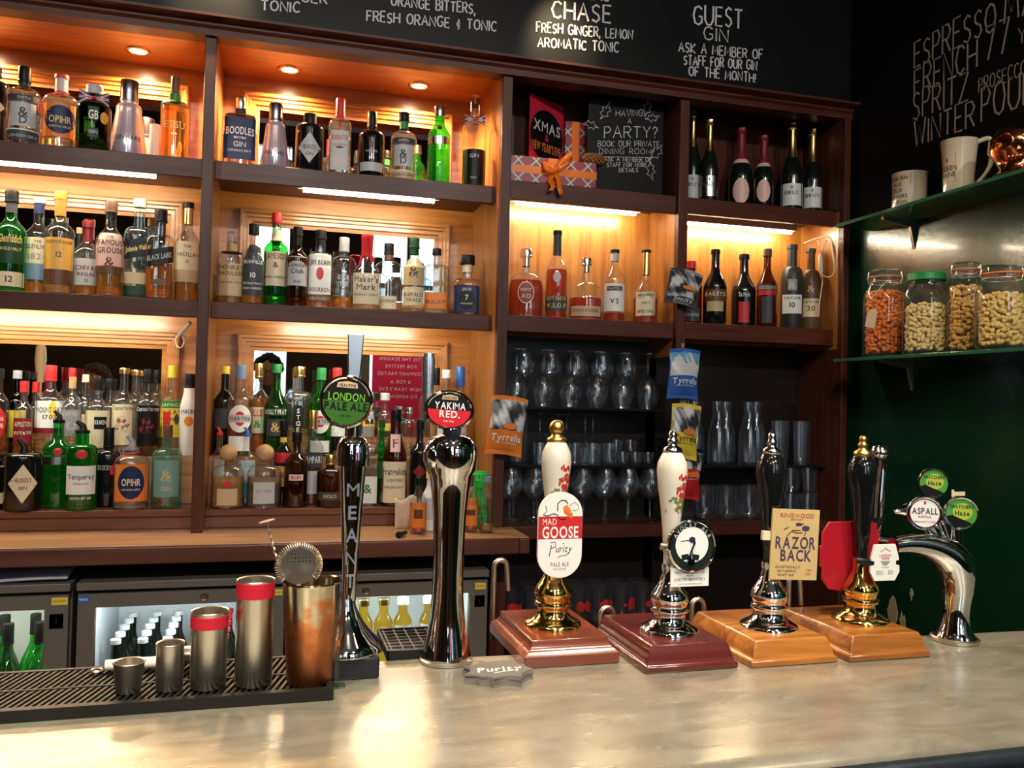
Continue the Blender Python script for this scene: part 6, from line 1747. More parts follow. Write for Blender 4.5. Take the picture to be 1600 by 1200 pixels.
for i in range(6):
    vessel('balloon_glass/short', balloon(.188), XL(i, 6, .845, 1.29), 2.93, ZG3 + .001, ORD[i] + ' balloon glass from the left in the back row on the wooden shelf', 'balloon glasses on the wooden shelf')
car = [(0, 0), (.036, 0), (.038, .004), (.04, .07), (.036, .12), (.022, .165), (.018, .2), (.024, .235), (.022, .235), (.016, .2), (.02, .165), (.034, .12), (.037, .01), (0, .008)]
for i in range(6):
    vessel('carafe', car, XL(i, 6, 1.475, 1.80), 2.845 + .054 * (i % 2), ZG2 + .001, ORD[i] + ' glass carafe from the left in the right bay', 'carafes in the right bay', 'carafe')
for i in range(4):
    vessel('highball_glass', straight(.16 if False else .165, .026, .029), XL(i, 4, 1.86, 2.005), 2.84 + .05 * (i % 2), ZG2 + .001, ORD[i] + ' slim tall glass from the left beside the carafes', 'slim tall glasses')
for i in range(4):
    vessel('tankard', straight(.125, .042, .045, .003), XL(i, 4, 1.47, 1.755), 2.85, ZG3 + .001, ORD[i] + ' faceted glass tankard from the left on the wooden shelf', 'glass tankards', 'tankard', 10)
for j in range(2):
    for i in range(3):
        vessel('half_pint_glass', straight(.095, .026, .034), XL(i, 3, 1.848, 2.0), 2.84, ZG3 + .001 + 0.0962 * j, ORD[i] + ' half pint glass from the left in the ' + ('lower' if j == 0 else 'upper') + ' tier of the stack', 'stacked half pint glasses')
redprint = M('red_print', (0.5, 0.025, 0.02), 0.4)
for j in range(2):
    for i in range(7):
        o = vessel('pint_glass', straight(.155, .031, .0415), XL(i, 7, .822, 1.325) + .008 * j, 2.84 + .09 * j, 0.721, ORD[i] + ' pint glass from the left in the ' + ('front' if j == 0 else 'back') + ' row under the wooden shelf', 'pint glasses under the wooden shelf')
        if j == 0 and i in (0, 3, 4, 5, 6):
            g = G()
            mp = lambda u, v: (.0385 * math.sin(u / .0385), -.0405 * math.cos(u / .0385) - .0006 * 1, v)
            rq = random.Random(i)
            for q in range(9):
                patch(g, 'o', rq.uniform(-.018, .024), rq.uniform(.012, .024), .07 + rq.uniform(0, .02), .095 + rq.uniform(0, .025), mp, 0, rq.uniform(-.5, .5), nu=8)
            mk('printed_logo', g, redprint, o, smooth=0)

# ================================================================== fridges under the ledge
fridge_m = M('fridge_grey_brown', (0.18, 0.152, 0.125), 0.42, 0.3, noise=0.08, nscale=120)
liner = M('fridge_liner', (0.75, 0.78, 0.78), 0.45)
seal = M('door_gap_black', (0.006, 0.006, 0.006), 0.7)
YFR = 2.585


def fridge(x0, x1, wx0, wx1, label, lamp_col, lock=None, stickers=()):
    ztop, zdoor = 1.0, .968
    t = thing('bottle_fridge', ((x0 + x1) / 2, YFR, 0), label, 'fridge', 'bottle fridges under the ledge')
    X = (x0 + x1) / 2
    g = G()
    for b in ((x0, x0 + .03, .03, .5, .1, .975), (x1 - .03, x1, .03, .5, .1, .975), (x0, x1, .5, .53, .1, .975), (x0, x1, .03, .5, .1, .13)):
        g.box(b[0] - X, b[1] - X, b[2], b[3], b[4], b[5])
    mk('cabinet', g, fridge_m, t)
    mk('worktop', G().box(x0 - X, x1 - X, -.005, .53, .978, ztop), fridge_m, t, bevel=.002)
    g = G().box(x0 + .03 - X, x1 - .03 - X, .495, .5, .13, .975)
    g.box(x0 + .03 - X, x0 + .034 - X, .03, .495, .13, .975).box(x1 - .034 - X, x1 - .03 - X, .03, .495, .13, .975).box(x0 + .03 - X, x1 - .03 - X, .03, .495, .13, .134).box(x0 + .03 - X, x1 - .03 - X, .03, .495, .972, .976)
    mk('liner', g, liner, t)
    wz0, wz1 = .2, .93
    d = G()
    for b in ((x0 + .004, wx0, .11, zdoor), (wx1, x1 - .004, .11, zdoor), (wx0, wx1, wz1, zdoor), (wx0, wx1, .11, wz0)):
        d.box(b[0] - X, b[1] - X, 0, .028, b[2], b[3])
    do = mk('door', d, fridge_m, t)
    mk('light_seal', G().box(x0 + .002 - X, x1 - .002 - X, .0285, .0345, .955, .978), seal, do)  # black strip added to stop lamp light leaking out above the door
    mk('door_glass', G().box(wx0 - X, wx1 - X, .012, .016, wz0, wz1), glass('fridge_glass', (0.9, 0.93, 0.92), 1.45), do)
    if lock:
        g = G().lathe([(0, .006), (.004, .006), (.005, .004), (.010, .005), (.0115, .002), (.0115, 0)], 20, 0, Matrix.Rotation(PI / 2, 4, 'X'))
        mk('lock', g, M('dull_brass', (0.4, 0.3, 0.16), 0.35, 1.0), do, loc=(lock - X, 0, .948))
    for (sx0, sx1, sz0, sz1, col, tx) in stickers:
        g = G().box(sx0 - X, sx1 - X, -.0008, 0, sz0, sz1)
        if tx:
            text(g, tx, (sz1 - sz0) * .3, (sx0 + sx1) / 2 - X, (sz0 + sz1) / 2, flat_map(-.001), 1, 1, maxw=(sx1 - sx0) * .8)
        mk('sticker', g, [P(col), P('slate') if col != 'blue' else P('white')], do, smooth=0)
    mk('interior_lamp', G().box(wx0 + .02 - X, wx1 - .02 - X, .05, .07, .955, .968), emitter('fridge_lamp_' + str(lamp_col), lamp_col, FRIDGE * 3), t)
    mk('shelf', G().box(x0 + .035 - X, x1 - .035 - X, 0.035, .49, .577, .584), steel, t)
    return t


fridge(-1.12, -.512, -1.06, -.575, 'grey bottle fridge at the left edge with green wine bottles', (1.0, 1.0, 0.8), None, ((-.558, -.518, .942, .962, 'yellow', 'CAUTION'), (-.563, -.527, .877, .918, 'slate', None), (-.562, -.528, .878, .917, 'lightgrey', '!')))
fridge(-.497, .058, -.45, .03, 'grey bottle fridge holding white capped beers behind the measures', (0.86, 0.95, 1.0), -.165, ((-.492, -.466, .945, .963, 'blue', 'FRIDGE'), (.025, .05, .945, .963, 'yellow', 'CAUTION')))
fridge(.066, .672, .11, .612, 'grey bottle fridge behind the two chrome beer fonts', (0.9, 1.0, 0.95), .292, ((.628, .662, .94, .96, 'yellow', 'CAUTION'), (.627, .66, .885, .922, 'slate', None), (.628, .659, .886, .921, 'lightgrey', '!')))


def drink(name, x, y, h, w, gl, liq, cap, labels, label, group, z=.5843, style='beer', **ex):
    return make_bottle((name, label, group, x, y, z, h, w, style, gl, liq, cap, labels, ex))


first = None
nth = ['front', 'second', 'middle', 'fourth', 'back']
cols = [(-.406, 'white'), (-.334, 'white'), (-.267, 'white'), (-.19, 'red'), (-.112, 'red'), (-.02, 'white')]
cname = ['leftmost column', 'second column', 'third column', 'first red capped column', 'second red capped column', 'rightmost column']
protos = {}
for ci, (x, cc) in enumerate(cols):
    for k in range(5):
        lab = '%s beer bottle of the %s in the fridge, %s cap' % (nth[k], cname[ci], cc)
        y = 2.665 + .078 * k
        if cc not in protos:
            protos[cc] = drink('beer_bottle', x, y, .235, .058, 'dbk', None, (cc, .055, 1.2), [('r', .2, .45, .8, 'slate', (), 0, 0)], lab, 'beers in the middle fridge')
        else:
            dup(protos[cc], (x, y, .5843), protos[cc].rotation_euler[2], lab)
for i, (x, y) in enumerate(((-.605, 2.68), (-.685, 2.68), (-.765, 2.69), (-.64, 2.78), (-.72, 2.78), (-.80, 2.79))):
    drink('wine_bottle', x, y, .29, .074, ('g', 'dgg', 'g', 'g', 'dgg', 'g')[i], None, ('black', .2, 1.1), [('r', .2, .46, .8, 'cream', (), 0, 0)], ('front right', 'front middle', 'front left', 'back right', 'back middle', 'back left')[i] + ' green wine bottle in the left fridge', 'wines in the left fridge', style='wine')
for i, (x, gl, cc, lab, lines, liq) in enumerate(((.172, 'dgg', 'white', 'green cider bottle with white cap nearest the slim font', ('GENT', 'darkgreen', 'white'), None), (.232, 'dgg', 'white', 'green cider bottle with white cap and green tree label', ('GENT', 'darkgreen', 'white'), None), (.296, 'am', 'gold', 'golden cider bottle with oval label, left one', ('WYLD', 'slate', 'cream'), None),
                                              (.358, 'am', 'gold', 'golden cider bottle with oval label, right one', ('WYLD', 'slate', 'cream'), None), (.418, 'am', 'white', 'golden bottle with white cap and red letters', ('HOOPER', 'red', 'white'), None), (.50, 'am', 'white', 'golden bottle behind the bulbous font column', ('HOOPER', 'red', 'white'), None), (.575, 'br', 'gold', 'brown bottle with red label at the right of the fridge', ('ALE', 'cream', 'red'), None))):
    drink('cider_bottle', x, 2.67, .29 if 'am' == gl else .285, .058, gl, liq, (cc, .07, 1.25), [('r' if gl != 'am' or cc == 'white' else 'o', .46, .72, .92, lines[2], ((lines[0], .6, .05, lines[1], None, {}),), 0, 0)], lab, 'ciders in the right fridge', z=.6145, style='cider')
t = thing('fridge_rack', (.36, 2.78, .584), 'wire rack raising the ciders in the right fridge', 'rack')
g = G()
for i in range(24):
    x = -.25 + .0215 * i
    g.tube([(x, -.14, .028), (x, .2, .028)], .002, 6)
mk('wires', g, steel, t)
g = G()
for y in (-.14, .03, .2):
    g.tube([(-.25, y, .0262), (.25, y, .0262)], .003, 6)
for x in (-.24, .24):
    for y in (-.13, .19):
        g.tube([(x, y, .002), (x, y, .026)], .003, 6)
mk('rails', g, steel, t)

# folded paper on the left fridge
g = G()
vs, fs = [], []
for i in range(13):
    for j in range(7):
        u, v = i / 12, j / 6
        vs.append((-.14 + .235 * u, -.03 + .2 * v, .004 + .032 * math.sin(u * PI * .62) * (.25 + .75 * v)))
for i in range(12):
    for j in range(6):
        a = i * 7 + j
        fs.append((a, a + 7, a + 8, a + 1))
g.add(vs, fs)
o = mk('folded_paper', g, M('pale_lilac_paper', (0.5, 0.48, 0.56), 0.7), loc=(-.62, 2.63, 1.0003))
md = o.modifiers.new('thick', 'SOLIDIFY')
md.thickness = .004
tag(o, 'curled sheaf of pale paper lying on the left fridge', 'paper')

# ================================================================== gifts, card and party board in the third bay
Z31 = R3['s1'][0] + .0006


def tartan():
    m, N, K, b = principled('tartan_paper')
    tc = N.new('ShaderNodeTexCoord')
    mp = N.new('ShaderNodeMapping')
    mp.inputs['Rotation'].default_value = (0, math.radians(45), 0)
    K.new(tc.outputs['Object'], mp.inputs['Vector'])
    sx = N.new('ShaderNodeSeparateXYZ')
    K.new(mp.outputs['Vector'], sx.inputs[0])

    def band(out, period, width, off):
        a = N.new('ShaderNodeMath')
        a.operation = 'MULTIPLY_ADD'
        K.new(out, a.inputs[0])
        a.inputs[1].default_value = 1 / period
        a.inputs[2].default_value = off + 50
        c = N.new('ShaderNodeMath')
        c.operation = 'FRACT'
        K.new(a.outputs[0], c.inputs[0])
        d = N.new('ShaderNodeMath')
        d.operation = 'LESS_THAN'
        K.new(c.outputs[0], d.inputs[0])
        d.inputs[1].default_value = width
        return d.outputs[0]

    col = (0.32, 0.02, 0.05, 1)
    prev = None
    for out, per, wd, off, c, f_ in ((sx.outputs['X'], .045, .45, 0, (0.12, 0.08, 0.12, 1), .7), (sx.outputs['Z'], .045, .45, 0, (0.12, 0.08, 0.12, 1), .7), (sx.outputs['X'], .045, .12, .8, (0.62, 0.5, 0.36, 1), .9), (sx.outputs['Z'], .045, .12, .8, (0.62, 0.5, 0.36, 1), .9)):
        mx = N.new('ShaderNodeMix')
        mx.data_type = 'RGBA'
        ml = N.new('ShaderNodeMath')
        ml.operation = 'MULTIPLY'
        K.new(band(out, per, wd, off), ml.inputs[0])
        ml.inputs[1].default_value = f_
        K.new(ml.outputs[0], mx.inputs['Factor'])
        if prev is None:
            mx.inputs['A'].default_value = col
        else:
            K.new(prev, mx.inputs['A'])
        mx.inputs['B'].default_value = c
        prev = mx.outputs['Result']
    K.new(prev, b.inputs['Base Color'])
    b.inputs['Roughness'].default_value = 0.35
    return m


tart = tartan()
ribbon_m = M('orange_satin', (0.8, 0.17, 0.015), 0.3)
gx0, gx1 = .765, 1.0838
gz = 0.0937
t = thing('gift_box', ((gx0 + gx1) / 2, 2.85, Z31), 'flat tartan gift box tied with an orange ribbon bow', 'gift box')
hw = (gx1 - gx0) / 2
mk('wrapped_box', G().box(-hw, hw, -.05, -.010, 0, gz), tart, t, bevel=.002)
g = G().box(-hw - .0006, hw + .0006, -.0506, -.0094, gz * .38, gz * .66)
g.box(-.02, .012, -.0508, -.0092, -.0, gz + .0008)
mk('ribbon_band', g, ribbon_m, t)
g = G()
for sg, up_ in ((-1, .2), (1, 1.0)):
    vs, fs = [], []
    for i in range(15):
        a = 2 * PI * i / 14
        L_ = .062 if sg > 0 else .045
        c = Vector((sg * L_ * .5 * (1 - math.cos(a)), -.064 - .012 * math.sin(a), gz * .55 + up_ * .055 * (1 - math.cos(a)) * .5 + .010 * math.sin(a) * sg))
        for q in (-1, 1):
            vs.append(tuple(c + Vector((0, .002 * q, .012 * q))))
    for i in range(14):
        fs.append((2 * i, 2 * i + 1, 2 * i + 3, 2 * i + 2))
    g.add(vs, fs)
for pts in ([(0, -.066, gz * .5), (.012, -.074, gz * .15), (.004, -.106, -.02), (.012, -.108, -.045)], [(0, -.066, gz * .5), (-.02, -.076, gz * .1), (-.018, -.106, -.02), (-.028, -.108, -.035)]):
    vs, fs = [], []
    for i, p in enumerate(pts):
        vs += [(p[0] - .009, p[1], p[2]), (p[0] + .009, p[1] + .002, p[2] + .003)]
    g.add(vs, [(0, 1, 3, 2), (2, 3, 5, 4), (4, 5, 7, 6)])
g.ball((0, -.067, gz * .54), .011, 10, sz=1.1)
o = mk('bow', g, ribbon_m, t, smooth=60)
o.modifiers.new('thick', 'SOLIDIFY').thickness = .0008
bx0, bx1 = 1.011, 1.0931
t = thing('gift_box', ((bx0 + bx1) / 2, 2.945, Z31), 'upright tartan gift box standing behind the flat one', 'gift box')
hh = 2.5557 - Z31
w2 = (bx1 - bx0) / 2
mk('wrapped_box', G().box(-w2, w2, -.012, .03, 0, hh), tart, t, bevel=.001)
mk('ribbon_band', G().box(-.016, .016, -.0126, .0306, -.0, hh + .0006), ribbon_m, t)

a_, b_ = Vector((0.848, 2.845, 2.609)), Vector((1.0063, 2.945, 2.6176))
d_ = Vector((b_.x - a_.x, b_.y - a_.y, 0))
wd = d_.length
ht = a_.z - Z31
t = thing('greeting_card', ((a_.x + b_.x) / 2, (a_.y + b_.y) / 2, Z31), 'tall red party card with a black disc behind the flat gift', 'card', rz=math.atan2(d_.y, d_.x))
g = G().box(-wd / 2, wd / 2, 0, .002, 0, ht)
ez = ht * .60
fan(g, ellipse(wd * .485, wd * .5, 0, ez), -.0005, 1)
text(g, 'XMAS', wd * .2, 0, ez + wd * .17, flat_map(-.001), 2, 1, maxw=wd * .8)
text(g, '&', wd * .13, 0, ez - wd * .03, flat_map(-.001), 0, 1)
text(g, "NEW YEAR'S EVE", wd * .16, 0, ez - wd * .22, flat_map(-.001), 3, 1, maxw=wd * .84)
mk('printed_card', g, [M('card_red', (0.5, 0.015, 0.035), 0.4), P('black'), P('lightgrey'), P('orange')], t, smooth=0)

px0, px1 = 1.0676, 1.36
t = thing('party_chalkboard', ((px0 + px1) / 2, 2.847, Z31), 'small chalkboard advertising the private dining room for a party', 'chalkboard')
bw, bh = px1 - px0, 2.6558 - Z31
mk('board', G().box(-bw / 2, bw / 2, .001, .012, 0, bh), slate_board, t)
g = G()
for body, p0, p1, h in (('HAVING', (1.1713, 2.847, 2.5629), (1.2765, 2.847, 2.5761), .023), ('A', (1.2192, 2.847, 2.5427), (1.2318, 2.847, 2.5441), .02), ('PARTY?', (1.1286, 2.847, 2.4816), (1.3367, 2.847, 2.5028), .042), ('BOOK OUR PRIVATE', (1.1047, 2.847, 2.4467), (1.3452, 2.847, 2.4694), .021),
                        ('DINING ROOM!', (1.1103, 2.847, 2.4207), (1.3202, 2.847, 2.441), .02), ('ASK A MEMBER OF', (1.1305, 2.847, 2.3962), (1.3132, 2.847, 2.412), .016), ('STAFF FOR MORE', (1.1409, 2.847, 2.3764), (1.2959, 2.847, 2.3915), .015), ('DETAILS.', (1.1883, 2.847, 2.3624), (1.266, 2.847, 2.3699), .015)):
    o_ = t.location
    chalkline(g, body, Vector(p0) - o_, Vector(p1) - o_, h, off=(0, -.0015, 0), wd=.0035 if h > .03 else .0021)
HOL = [(0, 0), (.2, .25), (.1, .45), (.35, .5), (.4, .8), (.6, .65), (1, 1), (.85, .6), (.95, .4), (.65, .35), (.6, .05), (.35, .15), (0, 0)]
for (hx, hz, s_, rot) in ((1.1123, 2.5469, .052, .3), (1.1056, 2.5138, .045, 2.2), (1.2842, 2.5746, .05, .6), (1.2869, 2.5678, .042, -.5), (1.308, 2.4216, .055, .1), (1.3106, 2.4167, .052, -2.2)):
    pts = [((a * math.cos(rot) - b * math.sin(rot)) * s_ + hx - t.location.x, (a * math.sin(rot) + b * math.cos(rot)) * s_ + hz - t.location.z) for a, b in HOL]
    ribbon(g, pts, .0022, flat_map(-.0005), 0)
ribbon(g, [(1.1203 - t.location.x, 2.4114 - t.location.z), (1.3205 - t.location.x, 2.4292 - t.location.z)], .0016, flat_map(-.0005), 0)
mk('chalk_lettering', g, chalk, t, smooth=0)

# pine cone on the gift box
t = thing('pine_cone', (1.0852 - .004, 2.822, Z31 + gz + .0215), 'brown pine cone resting on the gift box by the chalkboard', 'pine cone')
g = G()
g.ball((0, 0, 0), .016, 12, sx=2.1)
for i in range(90):
    u = i / 90
    a = i * 2.39996
    xx = (u - .5) * .084
    r = .021 * math.sqrt(max(.02, 1 - (2 * u - 1) ** 2))
    T = Matrix.Translation((xx, 0, 0)) @ Matrix.Rotation(a, 4, 'X') @ Matrix.Translation((0, 0, r * .8)) @ Matrix.Rotation(-.7, 4, 'Y')
    g.add([(-.005, -.0045, 0), (.004, -.0045, .001), (.004, .0045, .001), (-.005, .0045, 0), (.001, 0, .006)], [(0, 1, 4), (1, 2, 4), (2, 3, 4), (3, 0, 4), (3, 2, 1, 0)], 0, T)
mk('cone_scales', g, M('pine_cone_brown', (0.25, 0.1, 0.03), 0.5), t, smooth=0)

# ================================================================== snack packets
grey_photo = [M('photo_grey_%d' % i, (c, c, c * 1.03), 0.35) for i, c in enumerate((0.03, 0.16, 0.4, 0.62))]


def packet(p, w, h, rot, col, top, label, body='Tyrrells', ink='white', seed=1, pic='grey', crumple=.004, split=.42, textv=.30):
    t = thing('snack_packet', p, label, 'snack packet', 'hanging snack packets')
    rnd = random.Random(seed)
    nu, nv = 42, 54
    g = G()
    dep = lambda u, v: .020 * (math.sin(PI * u) ** .6) * (math.sin(PI * min(max((v - .07) / .86, 0), 1)) ** .6)
    nz = {}
    for i in range(nu + 1):
        for j in range(nv + 1):
            nz[i, j] = (math.sin(i * .23 + seed) * math.sin(j * .19 + seed) + .6 * math.sin((i + j) * .31)) * crumple * .35

    def mp(u, v, e=0.0):
        a, b = u / w + .5, v / h + .5
        pinch = 1 - .05 * math.sin(PI * b)
        return (u * pinch, -dep(a, b) - e + .004 * math.sin(7 * b + 5 * a) * crumple / .004, v + .006 * math.sin(3 * a) * crumple / .004)
    for side in (0, 1):
        vs, fs, ms = [], [], []
        for i in range(nu + 1):
            for j in range(nv + 1):
                x, y, z = mp(w * (i / nu - .5), h * (j / nv - .5))
                y += nz[i, j]
                vs.append((x, y if side == 0 else dep(i / nu, j / nv) * .9 + .0025, z))
        for i in range(nu):
            for j in range(nv):
                a = i * (nv + 1) + j
                q = (a, a + nv + 1, a + nv + 2, a + 1)
                v = (j + .5) / nv
                mi = 0
                if side == 0 and v > .93:
                    mi = 1
                elif side == 0 and v > split and .0 < i < nu:
                    s1 = math.sin(i * .3 + seed) + math.sin(j * .27 + seed * 2) + math.sin((i - j) * .18) + .5 * math.sin(i * .8 + j * .5)
                    mi = 2 + (0 if s1 < -.8 else 1 if s1 < .1 else 2 if s1 < 1.0 else 3)
                    if pic == 'sea':
                        mi = 5 if v < .7 or s1 > .4 else 6
                fs.append(q if side == 0 else q[::-1])
                ms.append(mi)
        b = len(g.v)
        g.v += vs
        g.f += [[k + b for k in q] for q in fs]
        g.m += ms
    mats = [P(col), P(top)] + grey_photo + [M('sea_blue_print', (0.12, 0.34, 0.5), 0.4)]
    mk('printed_bag', g, mats, t, rot=(0, rot, 0), smooth=50)
    g = G()
    text(g, body, h * .12, 0, (textv - .5) * h, lambda u, v: mp(u, v, .0022 + crumple * .3), 0, 1, maxw=w * .82)
    text(g, 'HAND COOKED CRISPS', h * .028, 0, (textv - .1 - .5) * h, lambda u, v: mp(u, v, .0022 + crumple * .3), 0, 0, maxw=w * .6)
    mk('lettering', g, P(ink), t, rot=(0, rot, 0), smooth=0)
    if pic == 'grey':
        g = G()
        fan(g, [(a, b) for a, b in ellipse(w * .2, h * .055, .05 * w, h * .02, 14)], -.0235 - crumple, 0)
        mk('crisp_picture', g, P('orange'), t, rot=(0, rot, 0))
    return t


packet((0.7509, 2.71, 1.4417), 0.1267, 0.1942, math.radians(6), 'orange', 'orange', 'orange snack packet pinned to the post left of the glassware', seed=3)
packet((1.3938, 2.715, 1.6326), 0.1191, 0.1753, math.radians(2), 'blue', 'blue', 'blue snack packet at the top of the hanging strip', seed=5, pic='sea', textv=.36, split=.46)
packet((1.4007, 2.715, 1.4305), 0.1124, 0.1933, math.radians(5), 'yellow', 'yellow', 'yellow snack packet in the middle of the hanging strip', ink='brown', seed=7, textv=.38, split=.48)
packet((1.4343, 2.74, 1.2801), 0.0953, 0.1815, math.radians(4), 'red', 'black', 'red snack packet at the bottom of the hanging strip', seed=9, textv=.5, split=.6)
packet((1.3847, 2.71, 1.9334), 0.1256, 0.1256, math.radians(11), 'slate', 'grey', 'grey and black snack packet hanging over the dividing post', body='Snacks', seed=12, split=.2, crumple=.006, textv=.14)
t = thing('hanging_strip', (1.4031, 2.742, 1.7266), 'narrow strip the blue, yellow and red packets hang from', 'display strip')
mk('strip', G().box(-.006, .006, 0, .0012, -.5, .02), M('strip_clear', (0.3, 0.2, 0.15), 0.2), t)
mk('pin', G().ball((0, -.002, .005), .004, 10), steel, t)

# ================================================================== small things on the ledge
t = thing('pourer', (0.3979, 2.60, ZLED + .010), 'black rubber bottle pourer lying on the wooden ledge', 'pourer', rz=math.radians(-118))
mk('spout', G().tube([(-.035, 0, -.001), (0, 0, 0), (.02, 0, .0)], [.0062, .0075, .009], 12), blackplastic, t)
mk('collar', G().tube([(.02, 0, 0), (.031, 0, 0)], [.0105, .0098], 14), rubber, t)
t = thing('net_bag', (0.6716, 2.745, ZLED), 'bright green net bag behind the small bottle with blue cap', 'net bag')
g = G()
ht = 1.2911 - ZLED
pr = [(.012, 0), (.026, .01), (.03, .04), (.024, .08), (.016, ht * .72), (.022, ht * .85), (.03, ht * .96), (.024, ht)]
g.lathe(pr, 18, 0, None, 2, 1, .8, 5, .25)
o = mk('net', g, P('neon'), t, smooth=30)
o.modifiers.new('w', 'WIREFRAME').thickness = .004
g = G()
g.ball((0, 0, .03), .024, 14, sx=1, sy=.8, sz=1.1)
mk('limes', g, P('green'), t)
t = thing('paper_napkin', (0.453 - .02, 2.75, ZLED), 'cream paper napkin propped behind the orange labelled bottle', 'napkin')
g = G()
vs, fs = [], []
for i in range(7):
    for j in range(7):
        vs.append((-.035 + .07 * i / 6, .003 * math.sin(i * 1.6) + .01 * j / 6, .0005 + .1 * j / 6 * (1 - .1 * math.sin(i))))
for i in range(6):
    for j in range(6):
        a = i * 7 + j
        fs.append((a, a + 7, a + 8, a + 1))
g.add(vs, fs)
o = mk('sheet', g, M('napkin_paper', (0.6, 0.45, 0.32), 0.8), t)
o.modifiers.new('thick', 'SOLIDIFY').thickness = .0015
# cable hanging in the right bay
cm = M('white_cable', (0.72, 0.66, 0.5), 0.4)
Yc = 2.9
pts = [(1.9842, 2.88, 2.1688), (2.0018, 2.84, 2.1781), (2.017, 2.79, 2.1802), (2.0185, 2.757, 2.1647), (2.0279, 2.757, 2.117), (2.0344, 2.757, 2.0689), (2.0294, 2.757, 2.0347), (2.0072, 2.757, 2.0212), (1.9848, 2.757, 2.0271), (1.9762, 2.757, 2.041)]
t = thing('light_cable', pts[0], 'white cable with inline switch hanging at the right of the ports', 'cable')
L0 = Vector(pts[0])
rel = [Vector(p) - L0 for p in pts]


def smooth_path(P_, n=5):
    out = []
    for i in range(len(P_) - 1):
        p0, p1, p2, p3 = P_[max(i - 1, 0)], P_[i], P_[i + 1], P_[min(i + 2, len(P_) - 1)]
        for k in range(n):
            f_ = k / n
            out.append(0.5 * ((2 * p1) + (p2 - p0) * f_ + (2 * p0 - 5 * p1 + 4 * p2 - p3) * f_ ** 2 + (3 * p1 - p0 - 3 * p2 + p3) * f_ ** 3))
    return out + [P_[-1]]


g = G().tube(smooth_path(rel), .0022, 8)
g.tube(smooth_path([Vector(q) - L0 for q in ((1.9771, 2.785, 2.1617), (1.963, 2.757, 2.1461), (1.9747, 2.757, 2.1156), (1.9935, 2.757, 2.1532), (2.0193, 2.785, 2.1648))]), .0016, 8)
g.tube(smooth_path([Vector(q) - L0 for q in ((1.9789, 2.757, 2.0412), (2.0026, 2.785, 2.0076), (1.9928, 2.785, 1.9341), (1.9917, 2.79, 1.8858))]), .002, 8)
mk('flex', g, cm, t)
g = G().tube([Vector(q) - L0 for q in ((1.9748, 2.757, 2.1108), (1.9724, 2.757, 2.0938), (1.9732, 2.757, 2.0504), (1.979, 2.757, 2.0363))], [.004, .0085, .0085, .005], 12)
mk('inline_switch', g, cm, t)
g = G().tube([Vector(q) - L0 for q in ((2.0215, 2.757, 2.1553), (2.0276, 2.757, 2.1315), (2.0339, 2.757, 2.0931), (2.0343, 2.757, 2.0738))], [.003, .007, .006, .003], 12)
mk('connector', g, cm, t)
# cable in the left bay corner
t = thing('cable_end', (-0.2846, 3.1, 1.7512), 'grey cable end tied in a loop at the corner of the left mirror', 'cable')
L0 = t.location.copy()
mk('flat_cable', G().tube([Vector(q) - L0 for q in ((-0.2673, 3.06, 1.7662), (-0.2896, 3.09, 1.7415), (-0.3083, 3.1, 1.7195))], [.007, .0075, .006], 8), M('cable_grey', (0.3, 0.28, 0.26), 0.4), t)
mk('tie_loop', G().tube(smooth_path([Vector(q) - L0 for q in ((-0.3005, 3.1, 1.733), (-0.2875, 3.1, 1.7073), (-0.297, 3.1, 1.6829), (-0.3114, 3.1, 1.6888), (-0.3161, 3.1, 1.7083), (-0.3084, 3.1, 1.7239))]), .0018, 8), cm, t)

# ================================================================== glass shelves and jars on the right wall
XS = 1.93
ZU, ZD = 2.187, 1.7044
edge_glass = M('green_shelf_glass', (0.06, 0.26, 0.15), 0.08, trans=0.55, ior=1.5)
for z, lab in ((ZU, 'upper glass shelf on the green wall holding the jug'), (ZD, 'lower glass shelf on the green wall holding the snack jars')):
    t = thing('glass_wall_shelf', (2.1, 2.0, z), lab, 'shelf', 'glass shelves on the green wall')
    mk('glass_plate', G().box(XS - 2.1, -.0005, -.9, 2.6156 - 2.0, -.012, 0), edge_glass, t, bevel=.002)
    for y in (-.55, .42):
        g = G().prism([(-.0006, -.012), (-.13, -.012), (-.13, -.018), (-.02, -.035), (-.0006, -.11)], y - .006, y + .006)
        mk('bracket', g, steel, t)


def nuts(rn, z0, z1, seed, m, name, label, loc, size=.0085):
    rnd = random.Random(seed)
    g = G()
    base = G().ball((0, 0, 0), size, 7, sx=1.25, sy=.75, sz=.7)
    n = 0
    zz = z0 + size * .6
    while zz < z1:
        for rr in (rn - size * 1.0, rn - size * 2.5):
            k = max(4, int(2 * PI * rr / (size * 1.55)))
            for j in range(k):
                a = 2 * PI * (j + rnd.random() * .6) / k
                T = Matrix.Translation((rr * math.cos(a), rr * math.sin(a), zz + rnd.uniform(-.75, .75) * size)) @ Matrix.Scale(rnd.uniform(.85, 1.2), 4) @ Matrix.Rotation(rnd.uniform(0, 6), 4, 'Z') @ Matrix.Rotation(rnd.uniform(-1.6, 1.6), 4, 'X') @ Matrix.Rotation(rnd.uniform(-1.6, 1.6), 4, 'Y')
                g.add(base.v, base.f, 0, T)
        zz += size * 1.15
    for i in range(40):
        a, rr = rnd.uniform(0, 6.28), rn * math.sqrt(rnd.random()) * .75
        g.add(base.v, base.f, 0, Matrix.Translation((rr * math.cos(a), rr * math.sin(a), z1 + rnd.uniform(-.4, .5) * size)) @ Matrix.Rotation(rnd.uniform(0, 6), 4, 'Z'))
    o = mk(name, g, m, loc=loc, smooth=50)
    return tag(o, label, 'snacks', kind='stuff')


